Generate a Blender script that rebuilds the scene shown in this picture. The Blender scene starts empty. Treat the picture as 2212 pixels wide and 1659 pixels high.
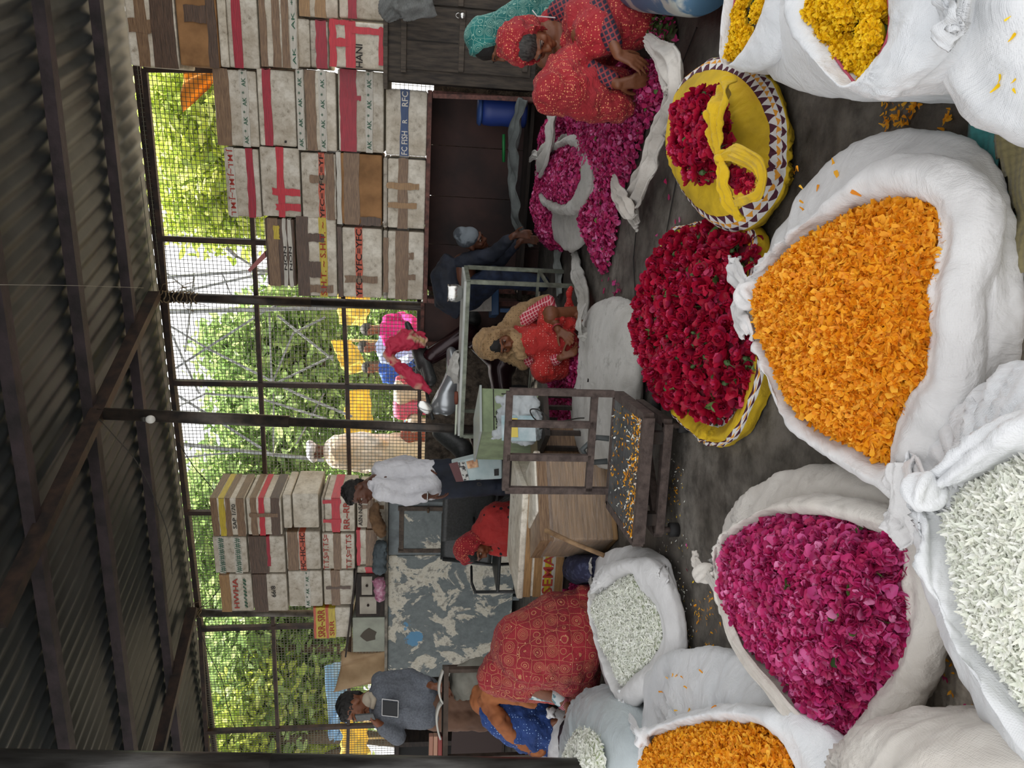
import bpy, bmesh, math, random
import numpy as np
from mathutils import Vector, Matrix, noise
random.seed(7); RNG = np.random.default_rng(7)
C = bpy.context.scene.collection
sc = bpy.context.scene
# ---------------- camera (phone held sideways: the picture lies on its side) ----------------
FPX = 1550.0; CAMZ = 1.05; PITCH = math.radians(6.7); ROLL = math.radians(1.5)
F_ = Vector((0, math.cos(PITCH), -math.sin(PITCH)))
U0 = Vector((0, math.sin(PITCH), math.cos(PITCH))); R0 = Vector((1, 0, 0))
R_ = R0*math.cos(ROLL) + U0*math.sin(ROLL); U_ = U0*math.cos(ROLL) - R0*math.sin(ROLL)
CAM = Vector((0, 0, CAMZ))
cd = bpy.data.cameras.new('camera'); cam = bpy.data.objects.new('camera', cd); C.objects.link(cam)
cd.sensor_fit = 'HORIZONTAL'; cd.sensor_width = 36; cd.lens = 36*FPX/2212; cd.clip_start = .05; cd.clip_end = 500
mx = Matrix((-U_, R_, -F_)).transposed().to_4x4(); mx.translation = CAM; cam.matrix_world = mx
sc.camera = cam
# ---------------- world, sun, exposure ----------------
w = bpy.data.worlds.new('world'); sc.world = w; w.use_nodes = True
nt = w.node_tree; nt.nodes.clear()
wo = nt.nodes.new('ShaderNodeOutputWorld'); bg = nt.nodes.new('ShaderNodeBackground')
sk = nt.nodes.new('ShaderNodeTexSky'); sk.sky_type = 'NISHITA'; sk.sun_disc = False
sk.sun_elevation = math.radians(55); sk.sun_rotation = math.radians(20); sk.air_density = 1; sk.dust_density = 5; sk.ozone_density = 1.5
mxn = nt.nodes.new('ShaderNodeMix'); mxn.data_type = 'RGBA'; mxn.inputs[0].default_value = .82
mxn.inputs[7].default_value = (1.0, .99, .98, 1)
bs = nt.nodes.new('ShaderNodeVectorMath'); bs.operation = 'SCALE'; bs.inputs[3].default_value = .12
nt.links.new(sk.outputs[0], bs.inputs[0]); nt.links.new(bs.outputs[0], mxn.inputs[6])
nt.links.new(mxn.outputs[2], bg.inputs[0]); bg.inputs[1].default_value = 1.75
nt.links.new(bg.outputs[0], wo.inputs[0])
sd = bpy.data.lights.new('sun', 'SUN'); sd.energy = 16.0; sd.angle = math.radians(2); sd.color = (1, .93, .8)
sun = bpy.data.objects.new('sun', sd); C.objects.link(sun)
sdir = Vector((-.05, .25, 1.0))          # towards the sun: behind the fence, high
sun.rotation_euler = sdir.to_track_quat('Z', 'Y').to_euler(); sun.location = (0, 12, 9)
sc.view_settings.view_transform = 'Standard'; sc.view_settings.look = 'None'
sc.view_settings.gamma = 1; sc.view_settings.use_curve_mapping = False; sc.view_settings.exposure = 0.18

# ---------------- pixel -> place ----------------
def ray(X, Y): return F_*FPX - U_*(X-1106) + R_*(829.5-Y)
def G(X, Y, z=0.0):
    d = ray(X, Y); return CAM + d*((z-CAMZ)/d.z)
def D(X, Y, y):
    d = ray(X, Y); return CAM + d*(y/d.y)
AZ = math.radians(20.9)
EW = Vector((math.cos(AZ), -math.sin(AZ), 0)); NW = Vector((-math.sin(AZ), -math.cos(AZ), 0)); PW = Vector((2.64, 6.5, 0))
def W(X, Y, t=0.0):      # point on the vertical plane of the back fence, t metres in front of it
    d = ray(X, Y); p = PW + NW*t; return CAM + d*((p-CAM).dot(NW)/d.dot(NW))
def WS(X, Y, t=0.0):
    p = W(X, Y, t); return (p-PW).dot(EW), p.z
def WP(s, t, z): p = PW + EW*s + NW*t; return Vector((p.x, p.y, z))

# ---------------- materials ----------------
MATS = {}
def nm(name):
    m = bpy.data.materials.new(name); m.use_nodes = True; t = m.node_tree
    return m, t, t.nodes['Principled BSDF']
def col4(c): return (c[0], c[1], c[2], 1)
def hexc(h):
    h = h.lstrip('#'); r = [int(h[i:i+2], 16)/255 for i in (0, 2, 4)]
    return tuple(x/12.92 if x <= .04045 else ((x+.055)/1.055)**2.4 for x in r)
def N(t, k, **kw):
    n = t.nodes.new(k)
    for a, b in kw.items(): setattr(n, a, b)
    return n
def noise_tex(t, scale, detail=4, vec=None, rough=.55, dist=0):
    n = N(t, 'ShaderNodeTexNoise'); n.inputs['Scale'].default_value = scale; n.inputs['Detail'].default_value = detail
    n.inputs['Roughness'].default_value = rough; n.inputs['Distortion'].default_value = dist
    if vec: t.links.new(vec, n.inputs['Vector'])
    return n
def ramp(t, fac, stops):
    r = N(t, 'ShaderNodeValToRGB'); t.links.new(fac, r.inputs[0]); e = r.color_ramp.elements
    while len(e) < len(stops): e.new(.5)
    for k, (p, c) in zip(e, stops): k.position = p; k.color = col4(c)
    return r
def objc(t, scale=(1, 1, 1), rot=(0, 0, 0), kind='Object'):
    c = N(t, 'ShaderNodeTexCoord'); m = N(t, 'ShaderNodeMapping'); m.inputs['Scale'].default_value = scale; m.inputs['Rotation'].default_value = rot
    t.links.new(c.outputs[kind], m.inputs[0]); return m.outputs[0]
def bump(t, b, h, st=.3, dist=.01):
    n = N(t, 'ShaderNodeBump'); n.inputs['Strength'].default_value = st; n.inputs['Distance'].default_value = dist
    t.links.new(h, n.inputs['Height'])
    if b.inputs['Normal'].is_linked: t.links.new(b.inputs['Normal'].links[0].from_socket, n.inputs['Normal'])
    t.links.new(n.outputs[0], b.inputs['Normal'])
def M(name, c, rough=.6, metal=0, c2=None, scale=8, lo=.35, hi=.65, bmp=0, bscale=None, bdist=.01, stretch=(1, 1, 1), spec=None, detail=5, alpha=None, trans=None, c3=None):
    """plain or two-tone procedural material"""
    if name in MATS: return MATS[name]
    m, t, b = nm(name); c = hexc(c) if isinstance(c, str) else c
    b.inputs['Base Color'].default_value = col4(c); b.inputs['Roughness'].default_value = rough; b.inputs['Metallic'].default_value = metal
    if spec is not None: b.inputs['Specular IOR Level'].default_value = spec
    v = objc(t, stretch)
    if c2 is not None:
        c2 = hexc(c2) if isinstance(c2, str) else c2
        n = noise_tex(t, scale, detail, v); st = [(lo, c), (hi, c2)]
        if c3 is not None: st.append((min(.99, hi+.12), hexc(c3)))
        r = ramp(t, n.outputs[0], st); t.links.new(r.outputs[0], b.inputs['Base Color'])
    if bmp:
        n2 = noise_tex(t, bscale or scale*3, 4, v); bump(t, b, n2.outputs[0], bmp, bdist)
    if alpha is not None: b.inputs['Alpha'].default_value = alpha
    if trans is not None: b.inputs['Transmission Weight'].default_value = trans
    MATS[name] = m; return m

# ---------------- mesh builder ----------------
ORG = {}
class MB:
    def __init__(s): s.v = []; s.f = []; s.mi = []; s.cur = 0
    def add(s, vs, fs):
        o = len(s.v); s.v += [Vector(p) for p in vs]; s.f += [tuple(i+o for i in f) for f in fs]; s.mi += [s.cur]*len(fs); return s
    def hexa(s, P): # 8 corners: bottom 4 then top 4
        return s.add(P, [(3, 2, 1, 0), (4, 5, 6, 7), (0, 1, 5, 4), (1, 2, 6, 5), (2, 3, 7, 6), (3, 0, 4, 7)])
    def box(s, c, sz, ex=Vector((1, 0, 0)), ey=Vector((0, 1, 0)), ez=Vector((0, 0, 1))):
        c = Vector(c); a, b, d = ex*sz[0]/2, ey*sz[1]/2, ez*sz[2]/2
        return s.hexa([c-a-b-d, c+a-b-d, c+a+b-d, c-a+b-d, c-a-b+d, c+a-b+d, c+a+b+d, c-a+b+d])
    def bar(s, p, q, w, h=None, up=Vector((0, 0, 1))):
        p, q = Vector(p), Vector(q); d = (q-p); L = d.length; d.normalize()
        if abs(d.dot(up)) > .95: up = Vector((EW.x, EW.y, 0))
        x = d.cross(up).normalized(); u = x.cross(d)
        return s.box((p+q)/2, (L, w, h or w), d, x, u)
    def tube(s, pts, r, n=8, caps=True, flat=1.0, up=None):
        pts = [Vector(p) for p in pts]; k = len(pts); rr = r if hasattr(r, '__len__') else [r]*k
        o = len(s.v); prev = None
        for i, p in enumerate(pts):
            d = (pts[min(i+1, k-1)]-pts[max(i-1, 0)]).normalized()
            if prev is None:
                a = up or (Vector((0, 0, 1)) if abs(d.z) < .9 else Vector((1, 0, 0)))
                x = d.cross(a).normalized()
            else:
                x = (prev - d*prev.dot(d)).normalized()
            prev = x; y = d.cross(x)
            for j in range(n):
                th = 2*math.pi*j/n; s.v.append(p + x*math.cos(th)*rr[i] + y*math.sin(th)*rr[i]*flat)
        for i in range(k-1):
            for j in range(n):
                a = o+i*n+j; b = o+i*n+(j+1) % n; s.f.append((a, b, b+n, a+n)); s.mi.append(s.cur)
        if caps:
            s.f.append(tuple(o+j for j in range(n))[::-1]); s.f.append(tuple(o+(k-1)*n+j for j in range(n))); s.mi += [s.cur]*2
        return s
    def cap(s, p, q, r0, r1, n=14):
        """tapered capsule"""
        p, q = Vector(p), Vector(q); d = q-p
        if d.length < 1e-5: d = Vector((0, 0, 1e-4)); q = p+d
        d.normalize(); P = []; Rr = []
        for k in (80, 55, 30): a = math.radians(k); P.append(p-d*math.sin(a)*r0); Rr.append(math.cos(a)*r0)
        P += [p, q]; Rr += [r0, r1]
        for k in (30, 55, 80): a = math.radians(k); P.append(q+d*math.sin(a)*r1); Rr.append(math.cos(a)*r1)
        return s.tube(P, Rr, n)
    def ell(s, c, r, rot=None, n=16, m=10):
        c = Vector(c); rot = rot or Matrix.Identity(3); o = len(s.v)
        for i in range(m+1):
            ph = math.pi*i/m
            for j in range(n):
                th = 2*math.pi*j/n
                s.v.append(c + rot @ Vector((r[0]*math.sin(ph)*math.cos(th), r[1]*math.sin(ph)*math.sin(th), r[2]*math.cos(ph))))
        for i in range(m):
            for j in range(n):
                a = o+i*n+j; b = o+i*n+(j+1) % n; s.f.append((a, a+n, b+n, b)); s.mi.append(s.cur)
        return s
    def poly(s, pts): return s.add(pts, [tuple(range(len(pts)))])
    def slab(s, pts, off):
        """flat polygon given thickness along off"""
        n = len(pts); pts = [Vector(p) for p in pts]
        return s.add(pts+[p+off for p in pts], [tuple(range(n))[::-1], tuple(range(n, 2*n))]+[(i, (i+1) % n, (i+1) % n+n, i+n) for i in range(n)])
    def lathe(s, c, prof, n=24, ax=None):
        c = Vector(c); o = len(s.v); rot = ax or Matrix.Identity(3)
        for (r, z) in prof:
            for j in range(n):
                th = 2*math.pi*j/n; s.v.append(c + rot @ Vector((r*math.cos(th), r*math.sin(th), z)))
        for i in range(len(prof)-1):
            for j in range(n):
                a = o+i*n+j; b = o+i*n+(j+1) % n; s.f.append((a, b, b+n, a+n)); s.mi.append(s.cur)
        return s
    def grid(s, f, nu, nv, closed=False):
        o = len(s.v)
        for i in range(nv+1):
            for j in range(nu if closed else nu+1): s.v.append(Vector(f(j/nu, i/nv)))
        k = nu if closed else nu+1
        for i in range(nv):
            for j in range(nu):
                a = o+i*k+j; b = o+i*k+(j+1) % k; s.f.append((a, b, b+k, a+k)); s.mi.append(s.cur)
        return s
    def build(s, name, m, parent=None, smooth=False, bevel=0, fix=False):
        me = bpy.data.meshes.new(name); org = ORG.get(parent.name, Vector()) if parent else Vector()
        me.from_pydata([tuple(p-org) for p in s.v], [], s.f)
        ms = m if isinstance(m, (list, tuple)) else [m]
        for q in ms: me.materials.append(q)
        if len(ms) > 1: me.polygons.foreach_set('material_index', s.mi)
        if fix:
            b = bmesh.new(); b.from_mesh(me); bmesh.ops.remove_doubles(b, verts=b.verts, dist=1e-5); bmesh.ops.recalc_face_normals(b, faces=b.faces); b.to_mesh(me); b.free()
        if smooth: me.polygons.foreach_set('use_smooth', [True]*len(me.polygons))
        me.update()
        o = bpy.data.objects.new(name, me); C.objects.link(o)
        if parent: o.parent = parent; ORG[o.name] = org
        if bevel:
            bv = o.modifiers.new('bevel', 'BEVEL'); bv.width = bevel; bv.segments = 2; bv.limit_method = 'ANGLE'
        return o
def tag(o, label=None, cat=None, group=None, kind=None):
    if label: o['label'] = label
    if cat: o['category'] = cat
    if group: o['group'] = group
    if kind: o['kind'] = kind
    return o
def thing(name, loc, label, cat, group=None):
    o = bpy.data.objects.new(name, None); C.objects.link(o); o.location = loc; o.empty_display_size = .05
    ORG[o.name] = Vector(loc); return tag(o, label, cat, group)
def rebase(o, loc):
    """move a top-level mesh's origin without moving its shape"""
    loc = Vector(loc); o.data.transform(Matrix.Translation(-loc)); o.location = loc; return o
def struct(o): o['kind'] = 'structure'; return o
def np_mesh(name, V, Fq, mats, parent=None, smooth=True, mi=None):
    me = bpy.data.meshes.new(name); k = Fq.shape[1]
    me.vertices.add(len(V)); me.vertices.foreach_set('co', V.astype(np.float32).ravel())
    me.loops.add(Fq.size); me.loops.foreach_set('vertex_index', Fq.astype(np.int32).ravel())
    me.polygons.add(len(Fq)); me.polygons.foreach_set('loop_start', np.arange(0, Fq.size, k, dtype=np.int32))
    me.polygons.foreach_set('loop_total', np.full(len(Fq), k, dtype=np.int32))
    for m in mats: me.materials.append(m)
    if mi is not None: me.polygons.foreach_set('material_index', mi.astype(np.int32))
    if smooth: me.polygons.foreach_set('use_smooth', np.ones(len(Fq), dtype=bool))
    me.update(calc_edges=True); me.validate()
    o = bpy.data.objects.new(name, me); C.objects.link(o)
    if parent: o.parent = parent; ORG[o.name] = ORG[parent.name]
    return o
def text_part(s, origin, xd, yd, size, m, parent, name='lettering', thick=.001, width=None):
    cu = bpy.data.curves.new('txt', 'FONT'); cu.body = s; cu.size = 1; cu.extrude = 0; cu.offset = .012; cu.resolution_u = 2
    to = bpy.data.objects.new('txt', cu); C.objects.link(to)
    bpy.context.view_layer.update()
    me = bpy.data.meshes.new_from_object(to.evaluated_get(bpy.context.evaluated_depsgraph_get())); bpy.data.objects.remove(to)
    me.name = name
    xs = [v.co.x for v in me.vertices]; wdt = (max(xs)-min(xs)) or 1; x0 = min(xs)
    sx = (width/wdt) if width else size
    org = ORG.get(parent.name, Vector()) if parent else Vector(); zd = xd.cross(yd)
    for v in me.vertices: v.co = Vector(origin)-org + xd*((v.co.x-x0)*sx) + yd*((v.co.y-.35)*size) + zd*thick
    me.materials.clear(); me.materials.append(m)
    o = bpy.data.objects.new(name, me); C.objects.link(o)
    if parent: o.parent = parent; ORG[o.name] = org
    return o
def copy_tree(o, parent=None):
    c = o.copy(); C.objects.link(c)
    if parent: c.parent = parent
    for ch in o.children: copy_tree(ch, c)
    return c
# ================= SHELL: floor, roof, fence =================
m, t, b = nm('floor_stone'); v = objc(t)
n1 = noise_tex(t, 1.4, 8, v, .6, .4); n2 = noise_tex(t, 9, 8, v, .7); n3 = noise_tex(t, 60, 3, v)
r1 = ramp(t, n1.outputs[0], [(.3, hexc('332f2a')), (.5, hexc('6b655d')), (.72, hexc('8d887f'))])
r2 = ramp(t, n2.outputs[0], [(.32, hexc('4a433b')), (.6, hexc('ffffff'))])
mm = N(t, 'ShaderNodeMix', data_type='RGBA', blend_type='MULTIPLY'); mm.inputs[0].default_value = .8
t.links.new(r1.outputs[0], mm.inputs[6]); t.links.new(r2.outputs[0], mm.inputs[7]); t.links.new(mm.outputs[2], b.inputs['Base Color'])
rr = ramp(t, n1.outputs[0], [(.35, (.35,)*3), (.6, (.8,)*3)]); t.links.new(rr.outputs[0], b.inputs['Roughness'])
bump(t, b, n2.outputs[0], .5, .02); bump(t, b, n3.outputs[0], .25, .004)
MATS['floor_stone'] = m
f = MB()
def fl(u, v_):
    x = -9+u*15; y = -2.5+v_*12.5
    return Vector((x, y, 0.006*noise.noise(Vector((x*1.3, y*1.3, 0)))-.004))
f.grid(fl, 120, 100)
fo = f.build('floor', m, smooth=True); struct(fo)
# stone slab kerb seams where the floor steps (long cracks across the floor)
M_seam = M('dark_seam', '1d1a17', .8)
def seam(pts, name):
    mb = MB(); P = [G(x, y, .004) for x, y in pts]
    mb.tube(P, [.004+.003*random.random() for _ in P], 6, flat=.5); o = mb.build(name, M_seam); struct(o)
seam([(1372, 640), (1368, 560), (1376, 480), (1380, 400), (1372, 520), (1378, 700), (1376, 800)][3::-1]+[(1374, 700), (1378, 790)], 'trim_1')
seam([(1505, 60), (1460, 170), (1478, 300), (1455, 420), (1440, 500)], 'trim_2')
# outside raised pavement beyond the fence
M_pav = M('pavement_dusty', 'a59a88', .9, c2='8a7d6b', scale=3, bmp=.3)
po = MB().hexa([WP(-18, -.35, .2), WP(12, -.35, .2), WP(12, -30, .2), WP(-18, -30, .2), WP(-18, -.35, .42), WP(12, -.35, .42), WP(12, -30, .42), WP(-18, -30, .42)]).build('floor_outside', M_pav); struct(po)
# low rubble wall the fence stands on
M_rub = M('rubble_wall_dark', '3a322b', .9, c2='6e6255', scale=14, bmp=.9, bscale=26, bdist=.05)
s0, _ = WS(900, 1640, 0); s1, _ = WS(900, -60, 0)
mb = MB(); mb.box(WP((s0+s1)/2-2, -.14, .53), (s1-s0+5, .2, 1.06), EW, NW, Vector((0, 0, 1)))
struct(mb.build('wall_back', M_rub))
# ---- roof ----
ea, eb = W(262, 0, -.1), W(452, 1630, -.1)
EZ = (ea.z+eb.z)/2
RAZ = math.radians(36); RD = Vector((-math.sin(RAZ), -math.cos(RAZ), 0))     # rib direction, towards the camera
SLP = math.tan(math.radians(1.2)); RD3 = Vector((RD.x, RD.y, -SLP)).normalized()
ed = (eb-ea).normalized()
RN = ed.cross(RD3).normalized()
def RP(X, Y, off=0):
    d = ray(X, Y); p = ea + Vector((0, 0, off)); return CAM + d*((p-CAM).dot(RN)/d.dot(RN))
m, t, b = nm('corrugated_roof'); v = objc(t)
n1 = noise_tex(t, 2.5, 6, v); r1 = ramp(t, n1.outputs[0], [(.3, hexc('2c3133')), (.7, hexc('44494a'))])
t.links.new(r1.outputs[0], b.inputs['Base Color']); b.inputs['Roughness'].default_value = .45; b.inputs['Metallic'].default_value = .35
MATS['corrugated_roof'] = m
L = (eb-ea).length; i0 = int(-3.2/.035); i1 = int((L+7)/.035)
V = []; Fq = []
wave = [0, 0, .018, .018]
dwn = RD3*6.3  # unseen near end lengthened to keep sun off and dim the front sacks
for i in range(i0, i1):
    q = ea + ed*(i*.035) + Vector((0, 0, wave[i % 4]))
    V += [q - RD3*.12, q+dwn*.5, q+dwn]
V = np.array([tuple(x) for x in V]); nI = i1-i0
k = np.arange(nI-1)*3; Fq = np.concatenate([np.stack([k, k+1, k+4, k+3], 1), np.stack([k+1, k+2, k+5, k+4], 1)])
ro = np_mesh('ceiling', V, Fq, [m], smooth=False); struct(ro)
# overlapping sheet seams
M_purl = M('rusty_purlin', '40363a', .6, .2, c2='282425', scale=6, bmp=.3)
M_steel_dk = M('dark_steel', '2a2625', .5, .5, c2='4a3a32', scale=9)
def lineup(name, p, q, wd, h, mt): 
    mb = MB(); mb.bar(p, q, wd, h); return struct(mb.build(name, mt))
tn = 3
for (a, bb, wd) in [((198, -80), (387, 1640), .07), ((78, -80), (286, 1640), .08), ((-60, 260), (150, 1650), .08)]:
    pa, pb = RP(*a, -.05), RP(*bb, -.05)
    lineup('trim_%d' % tn, pa, pb, wd, .08, M_purl); tn += 1
# rafters from the back posts towards the camera
for (a, bb) in [((332, 640), (-10, 1350)), ((415, 1318), (325, 1700))]:
    pa, pb = RP(*a, -.12), RP(*bb, -.12); d = (pb-pa)
    lineup('trim_%d' % tn, pa-d*.01, pb, .07, .1, M_steel_dk); tn += 1
# eave edge angle and thin shadow batten under it
lineup('trim_%d' % tn, ea-ed*3.4+Vector((0, 0, -.07)), eb+ed*5+Vector((0, 0, -.07)), .05, .06, M_steel_dk); tn += 1
# ---- fence: frame bars and wire ----
fence = thing('mesh_fence', WP(-2, 0, 1.06), 'tall dark framed wire mesh fence standing on the low rubble wall behind the stacked boxes', 'fence')
def rail(pts, w_=.045, nme='rail'):
    mb = MB(); P = [W(x, y, 0) for x, y in pts]
    for a, bb in zip(P, P[1:]): mb.bar(a, bb, w_, w_)
    return mb.build(nme, M_steel_dk, fence)
rail([(312, 148), (347, 512), (372, 828), (403, 1105), (432, 1345), (450, 1660)])
rail([(500, -40), (545, 470), (563, 830), (577, 1105), (590, 1345), (604, 1680)], .04)
rail([(735, 500), (750, 830), (757, 1105), (757, 1345), (750, 1680)], .04)
rail([(905, 500), (906, 830), (907, 1105), (905, 1345), (900, 1680)], .04)
for pts in [[(312, 150), (640, 152)], [(345, 515), (575, 524), (900, 533)], [(372, 826), (930, 838)], [(403, 1107), (900, 1107)], [(428, 1359), (790, 1347), (900, 1343)], [(446, 1580), (900, 1563)]]:
    rail(pts, .05, 'fence_post')
# wire mesh
sL, _ = WS(600, 1690, 0); sR, _ = WS(400, 130, 0)
V = []; Fq = []
def thin(a, bb, e1, e2, r=.0022):
    o = len(V)
    for p in (a, bb):
        for (x, y) in ((-1, -1), (1, -1), (1, 1), (-1, 1)): V.append(p+e1*x*r+e2*y*r)
    for j in range(4): Fq.append((o+j, o+(j+1) % 4, o+4+(j+1) % 4, o+4+j))
zt = 3.9; sp = .038
def ztop(s): return ea.z + (eb.z-ea.z)*(( (ea-PW).dot(EW)-s)/((ea-PW).dot(EW)-(eb-PW).dot(EW))) - .08
s = sL
while s < sR:
    thin(WP(s+.006*math.sin(s*5), -.03, 1.06), WP(s, -.03, ztop(s)), EW, NW); s += sp
z = 1.06
while z < 3.95:
    thin(WP(sL, -.034, z), WP(sR if z < ztop(sR) else sR-1, -.034, z+.002), NW, Vector((0, 0, 1))); z += sp
o = Vector(ORG[fence.name]); V = np.array([tuple(p-o) for p in V]); Fq = np.array(Fq)
np_mesh('wire_mesh', V, Fq, [M('wire_grey', '5d5f56', .6, .3)], fence, smooth=False)
# ---- posts ----
M_pole = M('black_painted_pipe', '33302e', .4, .5, c2='4d443d', scale=12, bmp=.15)
def pole(name, top, bot_g, r0, r1, label, mt=M_pole, extra=None):
    P = [Vector(bot_g), Vector(bot_g)*.4+Vector(top)*.6, Vector(top)]
    o = thing(name, bot_g, label, 'post')
    mb = MB(); mb.tube([P[0], P[1]], [r0, r0], 16); mb.build('lower_pipe', mt, o, True)
    mb = MB(); mb.tube([P[1], P[2]], [r1, r1], 16); mb.build('upper_pipe', mt, o, True)
    mb = MB(); mb.box(P[0]+Vector((0, 0, .006)), (.16, .16, .012), EW, NW); mb.build('base_plate', mt, o)
    return o
tp = RP(212, 893, -.12); 
bt = D(1228, 936, tp.y+.02); bt.z = 0
centre_pole = pole('support_pole', tp, bt, .036, .047, 'black round pipe post in the middle of the shed, behind the long table')
tp2 = W(332, 640, .08); bt2 = W(930, 662, .08); bt2.z = 0
pole('support_pole', tp2, bt2, .045, .045, 'dark pipe post at the end of the right box wall, rope wound on its top')
tp3 = W(415, 1324, .06); bt3 = W(700, 1331, .06); bt3.z = 0
M_pale = M('grey_pipe', '6b665e', .5, .4, c2='4a443d', scale=12)
pole('support_pole', tp3, bt3, .04, .04, 'grey pipe post behind the orange and yellow taped box', M_pale)
# near post at the far left, seen from top to floor
tp4 = D(-30, 1646, 3.1); bt4 = D(1390, 1668, 3.1); bt4.z = 0
M_near = M('worn_steel_post', '4b4a48', .35, .6, c2='2f2d2b', scale=7, stretch=(4, 4, .6), bmp=.2)
pole('support_pole', tp4, bt4, .05, .05, 'nearest worn dark steel post, running the whole height at the left edge of the shed', M_near)
# rope / straw wound on post tops and light bulb
M_rope = M('straw_rope', '8d7c5e', .9, c2='5b4c38', scale=40)
def windings(name, c, r, h, label, n=9, par=None):
    mb = MB(); P = []
    for i in range(n*12): a = i/12*2*math.pi; P.append(Vector(c)+Vector((math.cos(a)*r, math.sin(a)*r, -h*i/(n*12)+.012*math.sin(i*1.7))))
    mb.tube(P, .006, 5)
    for _ in range(7):
        a = random.random()*6.28; q = Vector(c)+Vector((math.cos(a)*r, math.sin(a)*r, -h*random.random()))
        mb.tube([q, q+Vector((math.cos(a)*.06, math.sin(a)*.06, -.02)), q+Vector((math.cos(a)*.10, math.sin(a)*.1, -.09-.08*random.random()))], .0035, 4)
    o = mb.build(name, M_rope, None, True); rebase(o, c); return tag(o, label, 'rope')
windings('rope_binding', tp2+Vector((0, 0, -.05)), .055, .35, 'straw rope wound round the top of the post beside the right box wall')
windings('rope_binding', tp3+Vector((0, 0, .02)), .05, .12, 'straw rope knotted where the grey post meets the eave')
bp = D(325, 906, tp.y-.07)
o = thing('light_bulb', bp+Vector((0, 0, .06)), 'small white light bulb hanging beside the top of the middle post', 'light bulb')
mb = MB(); mb.ell(bp, (.032, .032, .036)); mb.build('bulb', M('bulb_glass', 'd8d8d2', .2), o, True)
mb = MB(); mb.tube([bp+Vector((0, 0, .03)), bp+Vector((0, 0, .07))], .018, 12); mb.build('socket', M('socket_dark', '28251f', .5), o, True)
M_wire = M('black_wire', '16140f', .6)
def wire(pts, label, r=.004, mt=M_wire, nme='wire', cat='wire'):
    P = [Vector(p) for p in pts]; Q = []
    for i in range(len(P)-1):
        p0, p1, p2, p3 = P[max(i-1, 0)], P[i], P[i+1], P[min(i+2, len(P)-1)]
        for k in range(6):
            u = k/6; Q.append(.5*((2*p1)+(p2-p0)*u+(2*p0-5*p1+4*p2-p3)*u*u+(3*p1-p0-3*p2+p3)*u**3))
    Q.append(P[-1]); mb = MB(); mb.tube(Q, r, 6); o = mb.build(nme, mt, None, True); rebase(o, Q[0]); return tag(o, label, cat)
wire([D(x, y, tp.y-.1+k*.28) for k, (x, y) in enumerate([(215, 905), (250, 945), (290, 990), (318, 1040), (335, 1080), (352, 1120), (366, 1170), (372, 1240)])], 'black cable sagging from the middle post along under the roof')
wire([W(x, y, .15) for x, y in [(385, 955), (420, 1010), (455, 1050), (490, 1100), (508, 1150), (500, 1215), (478, 1265), (450, 1300), (418, 1322)]], 'thin black cable hanging across the left mesh panels and the left stack top')
wire([W(x, y, .12) for x, y in [(428, 1330), (435, 1370), (455, 1420), (480, 1470), (490, 1520), (508, 1575)]], 'thin black cable hanging in front of the far left mesh panel')
wire([D(x, y, yy) for x, y, yy in [(0, 615, 4.4), (160, 617, 5.2), (310, 622, 6.6)]], 'taut pale string running under the right part of the roof', .0015, M('pale_string', '9a968c', .8), 'string', 'string')
# ================= FISH BOX STACKS =================
def foam_mat(name, a, bb, c3='d9d4c8'):
    m, t, b = nm(name); v = objc(t); n1 = noise_tex(t, 16, 9, v, .72, .3); n2 = noise_tex(t, 3, 4, v)
    r = ramp(t, n1.outputs[0], [(.30, hexc(bb)), (.43, hexc(a)), (.62, hexc(c3))])
    r2 = ramp(t, n2.outputs[0], [(.3, hexc('b5a48c')), (.6, (1, 1, 1))])
    x = N(t, 'ShaderNodeMix', data_type='RGBA', blend_type='MULTIPLY'); x.inputs[0].default_value = .6
    t.links.new(r.outputs[0], x.inputs[6]); t.links.new(r2.outputs[0], x.inputs[7]); t.links.new(x.outputs[2], b.inputs['Base Color'])
    b.inputs['Roughness'].default_value = .7; n3 = noise_tex(t, 120, 3, v); bump(t, b, n3.outputs[0], .2, .003); bump(t, b, n1.outputs[0], .25, .006)
    MATS[name] = m; return m
FOAM = [foam_mat('foam_dirty', 'bfb7a8', '7a7061'), foam_mat('foam_cream', 'cbc4b5', '938775', 'e4ded0'), foam_mat('foam_grey', 'aea79b', '6b645a', 'cbc4b7')]
def tape_mat(name, a, bb, rough=.35):
    m, t, b = nm(name); v = objc(t, (2, 2, 28)); n1 = noise_tex(t, 6, 6, v, .6, .3)
    r = ramp(t, n1.outputs[0], [(.3, hexc(bb)), (.7, hexc(a))]); t.links.new(r.outputs[0], b.inputs['Base Color'])
    b.inputs['Roughness'].default_value = rough; bump(t, b, n1.outputs[0], .4, .004); MATS[name] = m; return m
TP = {'br': tape_mat('brown_tape', '95785a', '5a4231'), 'dk': tape_mat('dark_brown_tape', '6a5140', '35281f'), 'tan': tape_mat('tan_tape', 'b08a5c', '7d6040'),
      'red': tape_mat('red_tape', 'b32138', '84182a'), 'pk': tape_mat('bright_red_tape', 'd2293a', 'a51c2c'), 'or': tape_mat('orange_tape', 'd5603f', 'a8452e'),
      'bl': tape_mat('blue_tape', '33507f', '243a62'), 'ye': tape_mat('yellow_tape', 'd9c33c', 'a58d2a'), 'wh': tape_mat('white_tape', 'd4d0c6', 'aaa598'),
      'cb': M('cardboard', 'a4794e', .8, c2='7c5936', scale=5, bmp=.1), 'bk': M('black_label', '1d1b19', .6)}
INK = {'red': M('red_ink', 'a3372b', .7), 'gr': M('green_ink', '2f5e48', .7), 'bk': M('black_ink', '1b1614', .7), 'wh': M('white_ink', 'dcd8cd', .7)}
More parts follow.
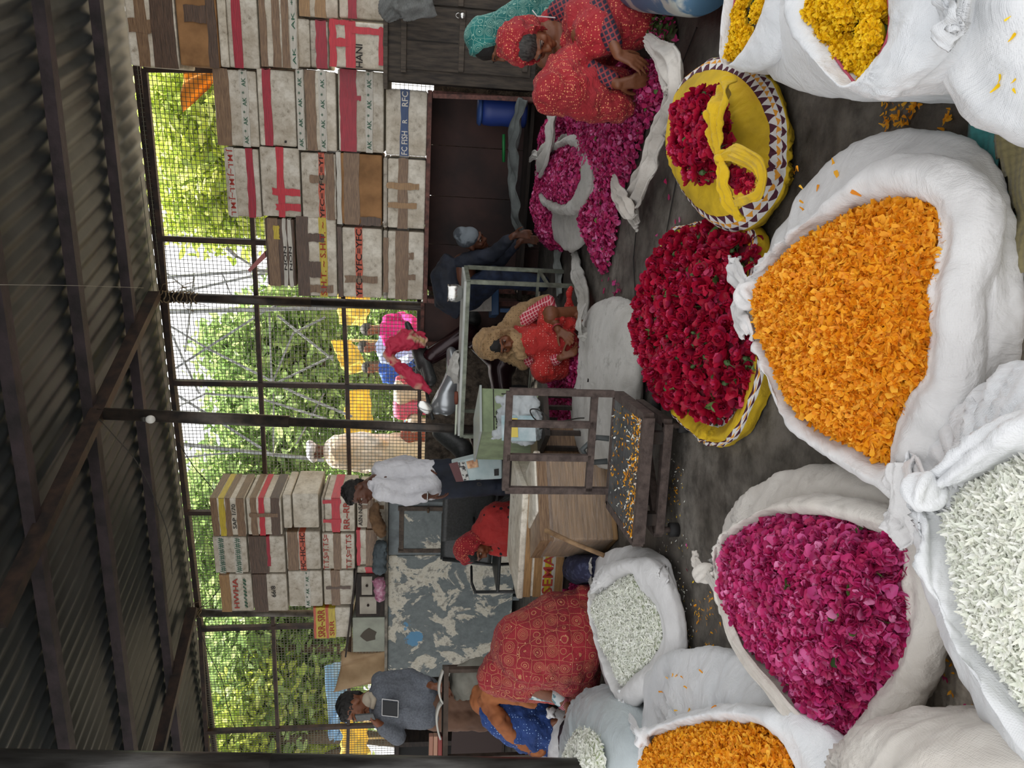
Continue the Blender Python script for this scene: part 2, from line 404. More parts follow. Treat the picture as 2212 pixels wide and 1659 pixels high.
def strip_poly(P, s0, s1, z0, z1, t, jag=.004, horiz=True):
    """irregular tape strip on the front plane (s along the wall, z up)"""
    pts = []; n = 7
    rj = lambda: random.uniform(-jag, jag)
    if horiz:
        for i in range(n+1): pts.append((s0+(s1-s0)*i/n, z0+(0 if z0 == z1 else rj())))
        pts.append((s1+rj()*2, (z0+z1)/2))
        for i in range(n, -1, -1): pts.append((s0+(s1-s0)*i/n, z1+rj()))
    else:
        for i in range(n+1): pts.append((s0+rj(), z0+(z1-z0)*i/n))
        pts.append(((s0+s1)/2, z1+rj()*3))
        for i in range(n, -1, -1): pts.append((s1+rj(), z0+(z1-z0)*i/n))
    return [P(a, c, t) for a, c in pts]
RG = 'fish boxes piled along the right part of the wall'; LG = 'fish boxes piled on the grey cabinet'
RACKZ = WS(919, 425, .6)[1]
def fishbox(X0, X1, Y0, Y1, t, lab, foam=0, tapes=(), texts=(), lid=.22, depth=.42, cat='box', group=None, name='fish_box', hole=None, z0=None, gapf=.004, ang=0):
    t += .4 if group != LG else 0
    Xm, Ym = (X0+X1)/2, (Y0+Y1)/2
    sL_, _ = WS(Xm, Y1, t); sR_, _ = WS(Xm, Y0, t); _, zt_ = WS(X0, Ym, t); _, zb = WS(X1, Ym, t)
    if z0 is not None: zb = z0
    if X1 == 917: zb = RACKZ+.002
    sL_ += gapf; sR_ -= gapf; zt_ -= .003
    cs = (sL_+sR_)/2; ca, sa = math.cos(ang), math.sin(ang)
    def P(s, z, tt):     # tt measured towards camera from front face
        ds, dt = (s-cs), tt
        return WP(cs+ds*ca-dt*sa, t+ds*sa+dt*ca, z)
    e1 = (P(1, 0, 0)-P(0, 0, 0)); n1 = (P(0, 0, 1)-P(0, 0, 0)); up = Vector((0, 0, 1))
    root = thing(name, P(cs, zb, -depth/2), lab, cat, group)
    H = zt_-zb; lz = zt_-H*lid if lid else zt_
    def bx(za, zb_, ins, nme, mt, bev=.012):
        mb = MB(); mb.box(P(cs, (za+zb_)/2, -depth/2), (sR_-sL_-ins*2, depth-ins*2, zb_-za), e1, n1, up); return mb.build(nme, mt, root, bevel=bev)
    fm = FOAM[foam] if isinstance(foam, int) else foam
    body = bx(zb, lz-.003, .0035, 'body', fm)
    if lid: bx(lz, zt_, 0, 'lid', FOAM[(foam+1) % 3] if isinstance(foam, int) else fm)
    tt = .0022
    for tp_ in tapes:
        f0, f1, g0, g1, c = tp_[:5]
        za, zb_ = zt_-f1*H, zt_-f0*H; sa_, sb_ = sR_-g1*(sR_-sL_), sR_-g0*(sR_-sL_)
        hz = (sb_-sa_) > (zb_-za) if len(tp_) < 6 else tp_[5]
        mb = MB(); pts = strip_poly(P, sa_, sb_, za, zb_, tt, .005, hz); mb.slab(pts, n1*.0012)
        if hz and g0 <= .01:   # wraps round the right side
            mb.hexa([P(sR_+.001, za, tt+.001), P(sR_+.0025, za, tt+.001), P(sR_+.0025, za, -depth*.98), P(sR_+.001, za, -depth*.98), P(sR_+.001, zb_, tt+.001), P(sR_+.0025, zb_, tt+.001), P(sR_+.0025, zb_, -depth*.98), P(sR_+.001, zb_, -depth*.98)])
        mb.build('tape', TP[c], root); tt += .0013
    for (st, f, g0, g1, ink, hf, *fl_) in texts:
        hgt = hf*H; flip = bool(fl_ and fl_[0])
        sa_, sb_ = sR_-g1*(sR_-sL_), sR_-g0*(sR_-sL_); z = zt_-f*H
        o_ = P(sb_ if flip else sa_, z, tt+.0015)
        text_part(st, o_, -e1 if flip else e1, -up if flip else up, hgt*1.35, INK[ink], root, width=abs(sb_-sa_))
    if hole:
        f, g, r = hole; mb = MB(); c0 = P(sR_-g*(sR_-sL_), zt_-f*H, tt)
        mb.slab([c0+e1*math.cos(a*.7)*r*random.uniform(.7, 1.1)+up*math.sin(a*.7)*r*random.uniform(.8, 1.1) for a in range(9)], n1*.001); mb.build('hole', TP['bk'], root)
    return root

def ak(f, n=4, hf=.1, flip=False): return [('AK  *', f, k/n+.02, (k+1)/n-.04, 'gr', hf, flip) for k in range(n)]
# column at the far right
fishbox(268, 377, -90, 146, .10, 'large white foam box in wide brown tape, topmost at the far right', 1, [(.2, .42, 0, 1, 'br'), (.5, .98, 0, 1, 'dk'), (.05, .5, .55, .68, 'br', False), (.05, .5, .15, .28, 'br', False)], group=RG, lid=.0)
fishbox(378, 467, -90, 145, .12, 'brown cardboard carton with torn dark tape, second from top at far right', TP['cb'], [(.02, 1, 0, .14, 'br', False), (.75, .98, 0, 1, 'dk'), (.2, .75, .42, .58, 'dk', False), (.45, .8, .22, .3, 'dk', False)], group=RG, lid=0, name='cardboard_box')
fishbox(468, 555, -90, 148, .12, 'grimy white foam box with one red tape band and a black hole near its corner', 0, [(.36, .58, 0, 1, 'red')], group=RG, hole=(.3, .2, .02))
fishbox(556, 641, -90, 147, .13, 'foam box with two broad brown tape bands under a box with one red band', 1, [(.02, .2, 0, 1, 'br'), (.34, .55, 0, 1, 'br'), (.6, .78, 0, 1, 'br'), (.82, .98, 0, 1, 'wh')], ak(.9, 3, .09), group=RG, lid=0)
fishbox(642, 709, 41, 148, .10, 'low grey foam box with a dark red tape band above the red and white box', 2, [(.6, .95, 0, 1, 'red')], group=RG, lid=.4)
fishbox(642, 729, -90, 39, .12, 'tan taped foam box with green letters at the right picture edge', 1, [(.02, .3, 0, 1, 'tan'), (.42, .7, 0, 1, 'tan')], [('AS', .86, .05, .4, 'gr', .2)], group=RG, lid=0)
fishbox(711, 832, 45, 149, .30, 'white foam box taped in a red grid with the word HANI half covered', 1, [(0, .12, 0, 1, 'pk'), (.28, .46, 0, 1, 'pk'), (.1, .35, 0, .1, 'pk', False), (.1, .35, .38, .55, 'pk', False), (.88, .97, .1, .9, 'pk'), (.4, .95, .12, .25, 'pk', False)], [('HANI', .53, .48, .98, 'bk', .13, False)], group=RG, lid=0)
fishbox(731, 832, -90, 43, .16, 'white foam box with red band at the right edge above the dark cupboard', 0, [(.2, .38, 0, 1, 'red')], group=RG)
# second column
fishbox(463, 556, 149, 317, .10, 'foam box with brown band and slanting AK tape, top of second stack', 0, [(.02, .36, 0, 1, 'br'), (.62, .8, 0, 1, 'wh')], ak(.71, 4, .1), group=RG)
fishbox(557, 638, 149, 317, .11, 'pale foam box with a single straight red band, second down in the second stack', 0, [(.14, .36, 0, 1, 'red')], group=RG, hole=(.7, .93, .012))
fishbox(639, 726, 151, 327, .13, 'foam box with AK tape either side of a brown band', 1, [(.02, .2, 0, 1, 'wh'), (.24, .5, 0, 1, 'br'), (.58, .76, 0, 1, 'wh')], ak(.11, 4, .1)+ak(.67, 4, .1), group=RG)
fishbox(730, 829, 151, 330, .14, 'foam box with a wide crumpled red band next to starred AK tape', 0, [(.04, .4, 0, 1, 'red'), (.4, .5, .3, .36, 'red', False), (.6, .76, 0, 1, 'wh')], ak(.68, 4, .1), group=RG)
fishbox(832, 917, 191, 339, .20, 'white foam box with blue RFC FISH tape standing on the rack', 1, [(.36, .56, 0, 1, 'bl')], [('RFC', .46, .03, .25, 'wh', .15), ('R', .46, .44, .5, 'wh', .12), ('FC FISH', .46, .62, .98, 'wh', .15)], group=RG, lid=0, gapf=.008)
# third column
fishbox(486, 561, 319, 470, .10, 'foam box printed J.M.L in red, top of the third stack', 0, [(.64, .85, 0, 1, 'red'), (.1, .3, 0, 1, 'wh')], [('J.M.L~J.M.L~J.M.L', .2, .02, .98, 'red', .15, True)], group=RG, lid=.0)
fishbox(562, 648, 317, 470, .11, 'foam box with a red band and two short red cross tapes', 0, [(.42, .6, 0, 1, 'pk'), (.28, 1, .58, .68, 'pk', False), (.35, 1, .8, .9, 'pk', False)], group=RG, lid=.0)
fishbox(650, 726, 329, 475, .12, 'foam box with orange YFC tape beside a brown strip, middle of the third stack', 0, [(.5, .68, 0, 1, 'or'), (.7, .95, 0, 1, 'br'), (.25, .7, .33, .45, 'br', False)], [('YFC=YFC=YF', .59, .02, .98, 'bk', .13)], group=RG, lid=0)
fishbox(727, 825, 331, 487, .15, 'brown cardboard box with a white foam lid and ragged dark tape', TP['cb'], [(.16, .5, 0, 1, 'br'), (.5, .98, .88, 1, 'dk', False), (.0, .1, 0, 1, 'wh')], group=RG, lid=0, name='cardboard_box')
fishbox(827, 917, 341, 496, .20, 'foam box with brown tape and two crossing strips beside RFC FISH box', 1, [(.35, .58, 0, 1, 'br'), (.1, .85, .34, .43, 'tan', False), (.1, .8, .62, .7, 'tan', False)], group=RG, lid=.1, gapf=.008)
# fourth column
fishbox(573, 638, 471, 619, .10, 'dark scuffed carton in glossy brown tape with black NON printing', TP['dk'], [(.1, .45, 0, 1, 'br'), (.6, .72, 0, 1, 'wh'), (.78, .9, 0, 1, 'wh'), (.3, .5, .1, .3, 'ye')], [('NON', .66, .4, .75, 'bk', .1), ('NON', .84, .4, .75, 'bk', .1)], group=RG, lid=0, name='cardboard_box')
fishbox(641, 727, 469, 641, .12, 'foam box with yellow S.H.T. tape torn over by ragged brown tape', 1, [(.0, .3, 0, 1, 'dk'), (.56, .76, 0, 1, 'ye'), (.3, .7, .2, .3, 'dk', False), (.3, .9, .85, .95, 'br', False), (.3, .6, .55, .75, 'dk', False)], [('S.H.T. ~ S.H.T. ~', .66, .05, .98, 'red', .15)], group=RG, lid=0)
fishbox(729, 825, 491, 644, .15, 'foam box with a clean orange YFC band and a brown cross strip', 1, [(.4, .56, 0, 1, 'or'), (.14, .9, .68, .78, 'br', False), (0, .1, 0, 1, 'dk')], [('YFC=YFC=YFC', .48, .02, .98, 'bk', .14)], group=RG, lid=.1)
fishbox(827, 917, 498, 649, .20, 'foam box with a twisted brown band, at the inner end of the rack top', 1, [(.3, .62, 0, 1, 'br'), (.0, .12, .1, .9, 'br'), (.62, .75, .3, .4, 'br', False), (.6, .8, .62, .7, 'br', False)], group=RG, lid=.1, gapf=.008)
# pink flap sticking out
mb = MB(); a, b_, c_, d_ = W(535, 583, .4), W(572, 543, .4), W(574, 556, .4), W(540, 588, .4); mb.slab([a, b_, c_, d_], NW*-.3)
o = mb.build('board', M('pink_board', 'a86a68', .7)); rebase(o, b_); tag(o, 'pinkish board sticking out from under the top of the dark carton', 'board')
# ---- left stack on the grey cabinet (its right faces show) ----
def lb(*a, **k): k.setdefault('group', LG); k.setdefault('depth', .5); k.setdefault('lid', 0); return fishbox(*a, **k)
lb(455, 530, 1075, 1158, .62, 'foam box striped with brown and yellow tape, top right of the left stack', 1, [(.02, .22, 0, 1, 'br'), (.25, .42, 0, 1, 'ye'), (.44, .6, 0, 1, 'br'), (.76, .98, 0, 1, 'br')], [('SAP 1/70', .68, .15, .8, 'bk', .12)])
lb(532, 608, 1075, 1157, .62, 'foam box in lattice of brown tape over a red band, high in left stack', 1, [(.12, .3, 0, 1, 'br'), (.36, .52, 0, 1, 'pk'), (.7, .96, 0, 1, 'dk'), (.1, .9, .4, .5, 'br', False)])
lb(610, 629, 1068, 1143, .64, 'bare yellowed foam slab lying loose on the plain foam box', 1, depth=.5, name='foam_slab')
lb(631, 688, 1066, 1142, .62, 'plain untaped foam box with fine pencil lines, middle of the left stack', 1)
lb(694, 766, 1075, 1150, .62, 'white foam box with bright red crossed tape and red RR letters', 1, [(.3, .56, 0, 1, 'pk'), (.05, .6, .05, .16, 'pk', False), (.05, .6, .62, .72, 'pk', False)], [('RR~RR', .75, .1, .9, 'red', .2)], lid=.08)
lb(770, 836, 1078, 1142, .62, 'foam box with brown cross tape and ASN print, at the foot of left stack', 1, [(.35, .6, 0, 1, 'br'), (.1, .9, .2, .32, 'br', False)], [('ASN NSA', .12, .1, .9, 'bk', .14)])
lb(460, 534, 1159, 1239, .60, 'foam box with two rows of green hatched tape, top of the middle column', 0, [(.15, .34, 0, 1, 'wh'), (.62, .84, 0, 1, 'wh')], [('/#/#/#/#/#/#', .25, .02, .98, 'gr', .16), ('/#/#/#/#/#/#', .73, .02, .98, 'gr', .16)])
lb(536, 615, 1158, 1239, .61, 'foam box half covered by dark brown tape, second in the middle column', 0, [(.03, .55, 0, 1, 'dk'), (.52, .6, 0, .8, 'red')])
lb(617, 692, 1148, 1232, .60, 'foam box with orange HC tape and ragged brown tape, in the middle column', 0, [(.05, .36, .0, 1, 'br'), (.4, .58, 0, 1, 'or')], [('HC~HC~HC', .49, .02, .98, 'bk', .15)])
lb(695, 766, 1152, 1231, .61, 'foam box with two rows of red T.T.S print and a brown band between', 1, [(.35, .58, 0, 1, 'br')], [('T.T.S=T.T.S=', .12, .02, .98, 'red', .17), ('T.T.S=T.T.S', .82, .02, .98, 'red', .17)])
lb(770, 836, 1144, 1222, .60, 'foam box with red rim tape and a wide brown band beside a grey bundle', 1, [(0, .12, 0, 1, 'pk'), (.3, .66, 0, 1, 'br')])
lb(474, 545, 1240, 1322, .60, 'foam box with brown band and red HWHA letters, outer top of the left stack', 0, [(.03, .34, 0, 1, 'tan')], [('HWHA', .5, .1, .9, 'red', .17), ('#/#/#', .78, .1, .9, 'gr', .1)])
lb(547, 620, 1240, 1322, .61, 'foam box with a dark brown band and pencilled figures, second in the outer column', 0, [(.0, .42, 0, 1, 'dk')], [('66/8', .6, .3, .6, 'bk', .14)])
lb(622, 696, 1233, 1312, .60, 'mostly bare foam box with a strip of AK tape, in the outer column', 0, [(.48, .66, 0, 1, 'wh')], ak(.57, 3, .1))
lb(698, 764, 1232, 1308, .61, 'dirty foam box with a torn dark tape strip, lowest whole box of the outer column', 0, [(.25, .55, 0, 1, 'br'), (.1, .9, .45, .52, 'dk', False)])
lb(766, 836, 1224, 1245, .60, 'end of a foam box with a red tape corner peeping behind the wooden drawer unit', 1, [(.3, .8, 0, 1, 'pk')])
lb(676, 757, 1312, 1379, .60, 'orange and yellow taped box printed SRR, resting on top of the wooden drawer unit', 1, [(.02, .42, 0, 1, 'or'), (.08, .34, 0, 1, 'ye'), (.42, .6, 0, .98, 'ye')], [('SRR~SRR', .22, .05, .95, 'red', .2), ('SRR', .5, .4, .9, 'red', .13)], z0=None)
# ================= CABINETS, RACK, TABLE, SCALE ... =================
UP = Vector((0, 0, 1))
def wallbox(mb, X0, X1, Y0, Y1, t, depth, zb=None, zt_=None):
    Xm, Ym = (X0+X1)/2, (Y0+Y1)/2
    a, _ = WS(Xm, Y1, t); b_, _ = WS(Xm, Y0, t); _, zt2 = WS(X0, Ym, t); _, z2 = WS(X1, Ym, t)
    z2 = z2 if zb is None else zb; zt2 = zt2 if zt_ is None else zt_
    return mb.box(WP((a+b_)/2, t-depth/2, (z2+zt2)/2), (b_-a, depth, zt2-z2), EW, NW, UP)
# -- grey painted cabinet with torn posters (left) --
m, t, b = nm('grey_paint_posters'); v = objc(t)
n1 = noise_tex(t, 2.6, 9, v, .62, .5); n2 = noise_tex(t, 14, 6, v, .7); n3 = noise_tex(t, 1.7, 7, objc(t, (1, 1, 1), (0, 0, 1)), .6)
pt = ramp(t, n1.outputs[0], [(.50, (0, 0, 0)), (.515, (1, 1, 1))]); pc = ramp(t, n2.outputs[0], [(.3, hexc('a39a86')), (.5, hexc('c9c4b4')), (.64, hexc('7c786d'))])
base = ramp(t, n2.outputs[0], [(.3, hexc('545b5c')), (.7, hexc('717a79'))])
x1 = N(t, 'ShaderNodeMix', data_type='RGBA'); t.links.new(pt.outputs[0], x1.inputs[0]); t.links.new(base.outputs[0], x1.inputs[6]); t.links.new(pc.outputs[0], x1.inputs[7])
bl = ramp(t, n3.outputs[0], [(.60, (0, 0, 0)), (.61, (1, 1, 1))]); x2 = N(t, 'ShaderNodeMix', data_type='RGBA'); t.links.new(bl.outputs[0], x2.inputs[0]); t.links.new(x1.outputs[2], x2.inputs[6]); x2.inputs[7].default_value = col4(hexc('4d86ab'))
t.links.new(x2.outputs[2], b.inputs['Base Color']); b.inputs['Roughness'].default_value = .55; bump(t, b, pt.outputs[0], .3, .004); MATS['posters'] = m; M_post = m
M_grey = M('grey_paint_metal', '687072', .5, .2, c2='4f5557', scale=8, bmp=.15)
c0 = W(1105, 1290, .62); c0.z = 0
cl = thing('metal_cabinet', c0, 'grey painted metal cabinet covered in torn peeling posters, under the left box stack', 'cabinet')
_, ztc = WS(838, 1290, .62); _, zbc = WS(1108, 1290, .62)
mb = MB(); wallbox(mb, 840, 1105, 1200, 1462, .62, .5, zbc, ztc); mb.build('body', M_post, cl, bevel=.008)
mb = MB(); wallbox(mb, 840, 1105, 1084, 1199, .62, .5, zbc, ztc); mb.build('door_bay', M_grey, cl, bevel=.008)
mb = MB(); wallbox(mb, 872, 1084, 1104, 1186, .632, .012); mb.build('door', M_post, cl, bevel=.004)
for r_ in [(862, 872, 1100, 1190), (1084, 1094, 1100, 1190), (860, 1096, 1096, 1104), (860, 1096, 1186, 1194)]:
    mb = MB(); wallbox(mb, *r_, .64, .02); mb.build('door_frame', M('rusted_wood_batten', '5a4d42', .8, c2='3b322b', scale=20), cl)
mb = MB(); mb.tube([W(925, 1107, .66), W(925, 1098, .66)], .012, 8); mb.build('latch', M('rusty_latch', '6b5a4a', .5, .7), cl)
mb = MB(); wallbox(mb, 833, 841, 1078, 1468, .68, .58, ztc, ztc+.03); mb.build('worktop_edge', M('paint_flaked_wood', '8e877a', .8, c2='4b463f', scale=10), cl)
for yy in (1095, 1190, 1290, 1450):
    p = W(1105, yy, .58); mb = MB(); mb.box(Vector((p.x, p.y, zbc/2)), (.05, .05, zbc), EW, NW); mb.build('leg', M_grey, cl)
# dark open shelf bay at the far left (behind the man)
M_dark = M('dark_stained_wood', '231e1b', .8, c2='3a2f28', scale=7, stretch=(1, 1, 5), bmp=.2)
c1 = W(1105, 1550, .5); c1.z = 0
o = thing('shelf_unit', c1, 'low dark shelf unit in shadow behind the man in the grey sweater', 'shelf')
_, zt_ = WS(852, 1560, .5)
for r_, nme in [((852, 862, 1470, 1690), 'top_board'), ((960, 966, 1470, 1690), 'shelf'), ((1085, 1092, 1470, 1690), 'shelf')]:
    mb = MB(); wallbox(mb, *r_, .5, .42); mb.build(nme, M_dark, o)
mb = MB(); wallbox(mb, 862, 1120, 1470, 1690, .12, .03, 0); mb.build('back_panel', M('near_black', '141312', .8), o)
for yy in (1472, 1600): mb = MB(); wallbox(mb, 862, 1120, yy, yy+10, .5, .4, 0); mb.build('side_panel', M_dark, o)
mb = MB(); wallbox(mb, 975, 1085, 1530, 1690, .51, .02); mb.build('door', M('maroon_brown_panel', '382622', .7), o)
for k in range(4):  # iron spikes / twigs on the shelf top
    pass
# -- wooden drawer unit with hole, tilted top, on the cabinet --
_, zz = WS(834, 1330, .62)
du = thing('drawer_unit', WP(WS(800, 1330, .62)[0], .4, zz), 'small dark framed drawer unit with pale panels and a ragged hole, on grey cabinet', 'drawer unit')
M_pale_w = M('pale_painted_board', '8f887b', .7, c2='b4ad9f', scale=5)
mb = MB(); wallbox(mb, 768, 832, 1240, 1332, .62, .36); mb.build('frame', M_dark, du, bevel=.004)
for r_ in [(772, 791, 1246, 1285), (768, 800, 1290, 1326)]:
    mb = MB(); r0 = tuple(r_); wallbox(mb, r_[0]+9, r_[1]+13, r_[2], r_[3], .632, .012); d_ = mb.build('drawer', M_pale_w, du)
    p = W((r_[0]+r_[1])/2+11, (r_[2]+r_[3])/2, .645); mb = MB(); mb.ell(p, (.014, .014, .014), None, 8, 6); mb.build('knob', M_dark, d_)
mb = MB(); wallbox(mb, 762, 831, 1334, 1408, .62, .36); pn = mb.build('side_box', M('pale_grey_green_board', 'a5a99a', .7, c2='8c8f82', scale=5), du, bevel=.004)
mb = MB(); cc = W(797, 1372, .623); mb.slab([cc+EW*math.cos(a*.57)*.085*random.uniform(.8, 1.15)+UP*math.sin(a*.57)*.085*random.uniform(.75, 1.15) for a in range(11)], NW*.002); mb.build('hole', M('hole_dark_card', '544d44', .9), pn)
mb = MB(); a, b_ = W(771, 1232, .66), W(748, 1420, .66); mb.hexa([a, b_, b_-NW*.42, a-NW*.42, a+UP*.018, b_+UP*.018, b_-NW*.42+UP*.018, a-NW*.42+UP*.018]); mb.build('top_board', M_dark, du)
# -- dark wooden cabinet (right) --
M_wood = M('weathered_dark_wood', '4d443a', .75, c2='2b2621', scale=5, stretch=(9, 9, 1.2), bmp=.35, detail=8)
M_wood2 = M('weathered_dark_batten', '5b5146', .75, c2='3a332c', scale=5, stretch=(9, 9, 1.2), bmp=.3)
cr = thing('wooden_cupboard', Vector((W(1165, 100, .75).x, W(1165, 100, .75).y, 0)), 'dark weathered wooden cupboard with battened doors and a round steel padlock, at the right', 'cupboard')
mb = MB(); wallbox(mb, 836, 1166, -120, 186, .75, .5); mb.build('body', M_wood, cr, bevel=.006)
mb = MB(); wallbox(mb, 828, 838, -120, 192, .79, .56); mb.build('top_board', M_wood2, cr, bevel=.004)
for (ya, yb) in [(20, 158), (-118, 16)]:
    mb = MB(); wallbox(mb, 866, 1150, ya, yb, .765, .015); dd = mb.build('door', M_wood, cr)
    for xa, xb in [(866, 878), (992, 1004), (1132, 1144)]:
        mb = MB(); wallbox(mb, xa, xb, ya+2, yb-2, .785, .02); mb.build('batten', M_wood2, dd, bevel=.003)
    mb = MB(); wallbox(mb, 880, 990, (ya+yb)//2, (ya+yb)//2+2, .768, .006); mb.build('plank_gap', MATS['dark_seam'], dd)
for yy in (-110, 165): mb = MB(); wallbox(mb, 1166, 1200, yy, yy+14, .75, .45, 0); mb.build('leg', M_wood, cr)
pl = W(996, 34, .80); M_chr = M('polished_steel', 'c9c9c6', .2, .9)
po_ = thing('padlock', pl, 'round shiny steel padlock hanging on the dark cupboard door', 'padlock')
rx = Matrix((EW, UP, NW)).transposed()
mb = MB(); mb.lathe(pl+UP*-.012, [(.001, .016), (.016, .016), (.023, .010), (.024, 0), (.023, -.008), (.001, -.008)], 20, rx); mb.build('lock_body', M_chr, po_, True)
mb = MB(); mb.tube([pl+EW*math.cos(a)*.018+UP*(.012+math.sin(a)*.028) for a in np.linspace(0, math.pi, 10)], .0035, 6); mb.build('shackle', M_chr, po_, True)
# -- steel rack with dark back, under the fish boxes --
M_rust = M('rust_red_angle_iron', '7a5148', .7, .2, c2='4a332e', scale=25, bmp=.3)
rk0 = W(1150, 420, .6); rk0.z = 0
rk = thing('metal_rack', rk0, 'rust red steel counter rack with dark panelled recess, carrying the right fish boxes', 'rack')
sA, _ = WS(920, 655, .62); sB, _ = WS(920, 194, .62); zr = RACKZ
for bx_ in fish_rack_fix if 'fish_rack_fix' in globals() else []: pass
mb = MB(); mb.box(WP((sA+sB)/2, .36, zr-.018), (sB-sA, .52, .035), EW, NW, UP); mb.build('top_frame', M_rust, rk)
for s_ in (sA+.02, sB-.02):
    for t_ in (.12, .6): mb = MB(); mb.box(WP(s_, t_, zr/2-.02), (.04, .04, zr-.04), EW, NW, UP); mb.build('leg', M_rust, rk)
M_mar = M('maroon_stained_panel', '4a322d', .75, c2='241b1a', scale=2.2, bmp=.1)
for k in range(4):
    w_ = (sB-sA)/4; mb = MB(); mb.box(WP(sA+w_*(k+.5), .10, zr/2-.005), (w_-.006, .015, zr-.03), EW, NW, UP); mb.build('back_panel', M_mar, rk)
mb = MB(); mb.box(WP((sA+sB)/2, .33, .22), (sB-sA-.1, .4, .03), EW, NW, UP); mb.build('lower_shelf', M_dark, rk)
# hinged rust frame door edge at the right of the rack
mb = MB(); p, q = W(935, 207, .7), W(1160, 215, .7); mb.bar(p, q, .035, .035); o = mb.build('steel_door_edge', M_rust); rebase(o, q); tag(o, 'narrow rust red steel upright beside the dark cupboard, at the rack mouth', 'frame')
# dark panel bay left of the rack
mb = MB(); wallbox(mb, 912, 1120, 658, 742, .5, .3); o = mb.build('panel_box', M_mar, bevel=.004); rebase(o, W(1120, 700, .35)); 
mb = MB(); bay = thing('wall_cabinet', W(1110, 700, .35), 'dark brown framed box panel between the rack end and the scooter', 'cabinet')
ORG[o.name] = o.location.copy(); o.parent = bay; o.matrix_parent_inverse = Matrix.Translation(-Vector(bay.location)); 
for r_ in [(908, 916, 655, 746), (908, 1125, 742, 750)]:
    mb = MB(); wallbox(mb, *r_, .53, .03); mb.build('frame_strip', M_rust, bay)
# blue drum in the rack
p = W(1110, 243, .45); p.z = .27
bd = thing('drum', p, 'blue plastic drum standing inside the dark rack beside the cupboard', 'drum')
mb = MB(); mb.lathe(p, [(.001, 0), (.115, 0), (.125, .02), (.12, .05), (.125, .12), (.118, .2), (.125, .3), (.12, .36), (.105, .38), (.001, .38)], 28); mb.build('barrel', M('blue_plastic', '28408a', .45), bd, True)
mb = MB(); mb.lathe(p, [(.1, .382), (.125, .385), (.128, .40), (.11, .42), (.001, .42)], 28); mb.build('lid', M('blue_plastic_lid', '3a568f', .45), bd, True)
# green tube
mb = MB(); a, b_ = W(1088, 290, .42), W(1088, 350, .42); mb.tube([a, b_], .014, 10); o = mb.build('tube_roll', M('green_plastic', '1e7a3c', .5), None, True); rebase(o, a); tag(o, 'short green plastic tube lying at the back of the rack', 'tube')
# cloth over the cupboard top
# ================= SACKS AND FLOWERS =================
def cloth_mat(name, c, c2=None, stain=None, weave=1500, rough=.85, wb=.12, transl=.0, stretch=(1, 1, 1), fold=.5):
    m, t, b = nm(name); v = objc(t, stretch); n1 = noise_tex(t, 3.5, 6, v, .6); c = hexc(c); c2 = hexc(c2) if c2 else tuple(x*.8 for x in c)
    r = ramp(t, n1.outputs[0], [(.3, c2), (.6, c)]); out = r.outputs[0]
    if stain:
        n2 = noise_tex(t, 7, 8, v, .7); r2 = ramp(t, n2.outputs[0], [(.56, (0, 0, 0)), (.75, (1, 1, 1))]); x = N(t, 'ShaderNodeMix', data_type='RGBA')
        t.links.new(r2.outputs[0], x.inputs[0]); t.links.new(out, x.inputs[6]); x.inputs[7].default_value = col4(hexc(stain)); out = x.outputs[2]
    t.links.new(out, b.inputs['Base Color']); b.inputs['Roughness'].default_value = rough; b.inputs['Specular IOR Level'].default_value = .2
    b.inputs['Sheen Weight'].default_value = .15
    nf = noise_tex(t, 9, 5, v, .6, 1.2); bump(t, b, nf.outputs[0], fold, .02)
    w1 = N(t, 'ShaderNodeTexWave'); w1.inputs['Scale'].default_value = weave/6.28/2; w1.inputs['Distortion'].default_value = 1.0; w1.inputs['Detail'].default_value = 1; t.links.new(v, w1.inputs[0])
    w2 = N(t, 'ShaderNodeTexWave'); w2.bands_direction = 'Y'; w2.inputs['Scale'].default_value = weave/6.28/2; w2.inputs['Distortion'].default_value = 1.0; w2.inputs['Detail'].default_value = 1; t.links.new(v, w2.inputs[0])
    bump(t, b, w1.outputs[0], wb, .002); bump(t, b, w2.outputs[0], wb, .002)
    if transl:
        tr = N(t, 'ShaderNodeBsdfTranslucent'); t.links.new(out, tr.inputs[0]); mx_ = N(t, 'ShaderNodeMixShader'); mx_.inputs[0].default_value = transl
        t.links.new(b.outputs[0], mx_.inputs[1]); t.links.new(tr.outputs[0], mx_.inputs[2]); t.links.new(mx_.outputs[0], t.nodes['Material Output'].inputs[0])
    MATS[name] = m; return m
CW = cloth_mat('white_cotton', 'e2e1e0', 'cbc9c8', transl=.12)
CW2 = cloth_mat('offwhite_cotton', 'd8d3cb', 'b9b1a7', stain='a8a097', transl=.1)
CWP = cloth_mat('white_woven_plastic', 'dadbdc', 'c6c9cc', weave=1500, rough=.5)
CG = cloth_mat('grimy_cotton', 'b9b7b1', '908c84', stain='6c675f')
CY = cloth_mat('yellow_cotton', 'd8b320', 'b08f1c', stain='8e7a1f')
def petal_mat(name, cols, rough=.5, transl=.25):
    m, t, b = nm(name); g = N(t, 'ShaderNodeNewGeometry'); st = [(i/(len(cols)-1) if len(cols) > 1 else 0, hexc(c)) for i, c in enumerate(cols)]
    r = ramp(t, g.outputs['Random Per Island'], st); t.links.new(r.outputs[0], b.inputs['Base Color']); b.inputs['Roughness'].default_value = rough
    b.inputs['Specular IOR Level'].default_value = .3
    if transl:
        tr = N(t, 'ShaderNodeBsdfTranslucent'); t.links.new(r.outputs[0], tr.inputs[0]); mx_ = N(t, 'ShaderNodeMixShader'); mx_.inputs[0].default_value = transl
        t.links.new(b.outputs[0], mx_.inputs[1]); t.links.new(tr.outputs[0], mx_.inputs[2]); t.links.new(mx_.outputs[0], t.nodes['Material Output'].inputs[0])
    MATS[name] = m; return m
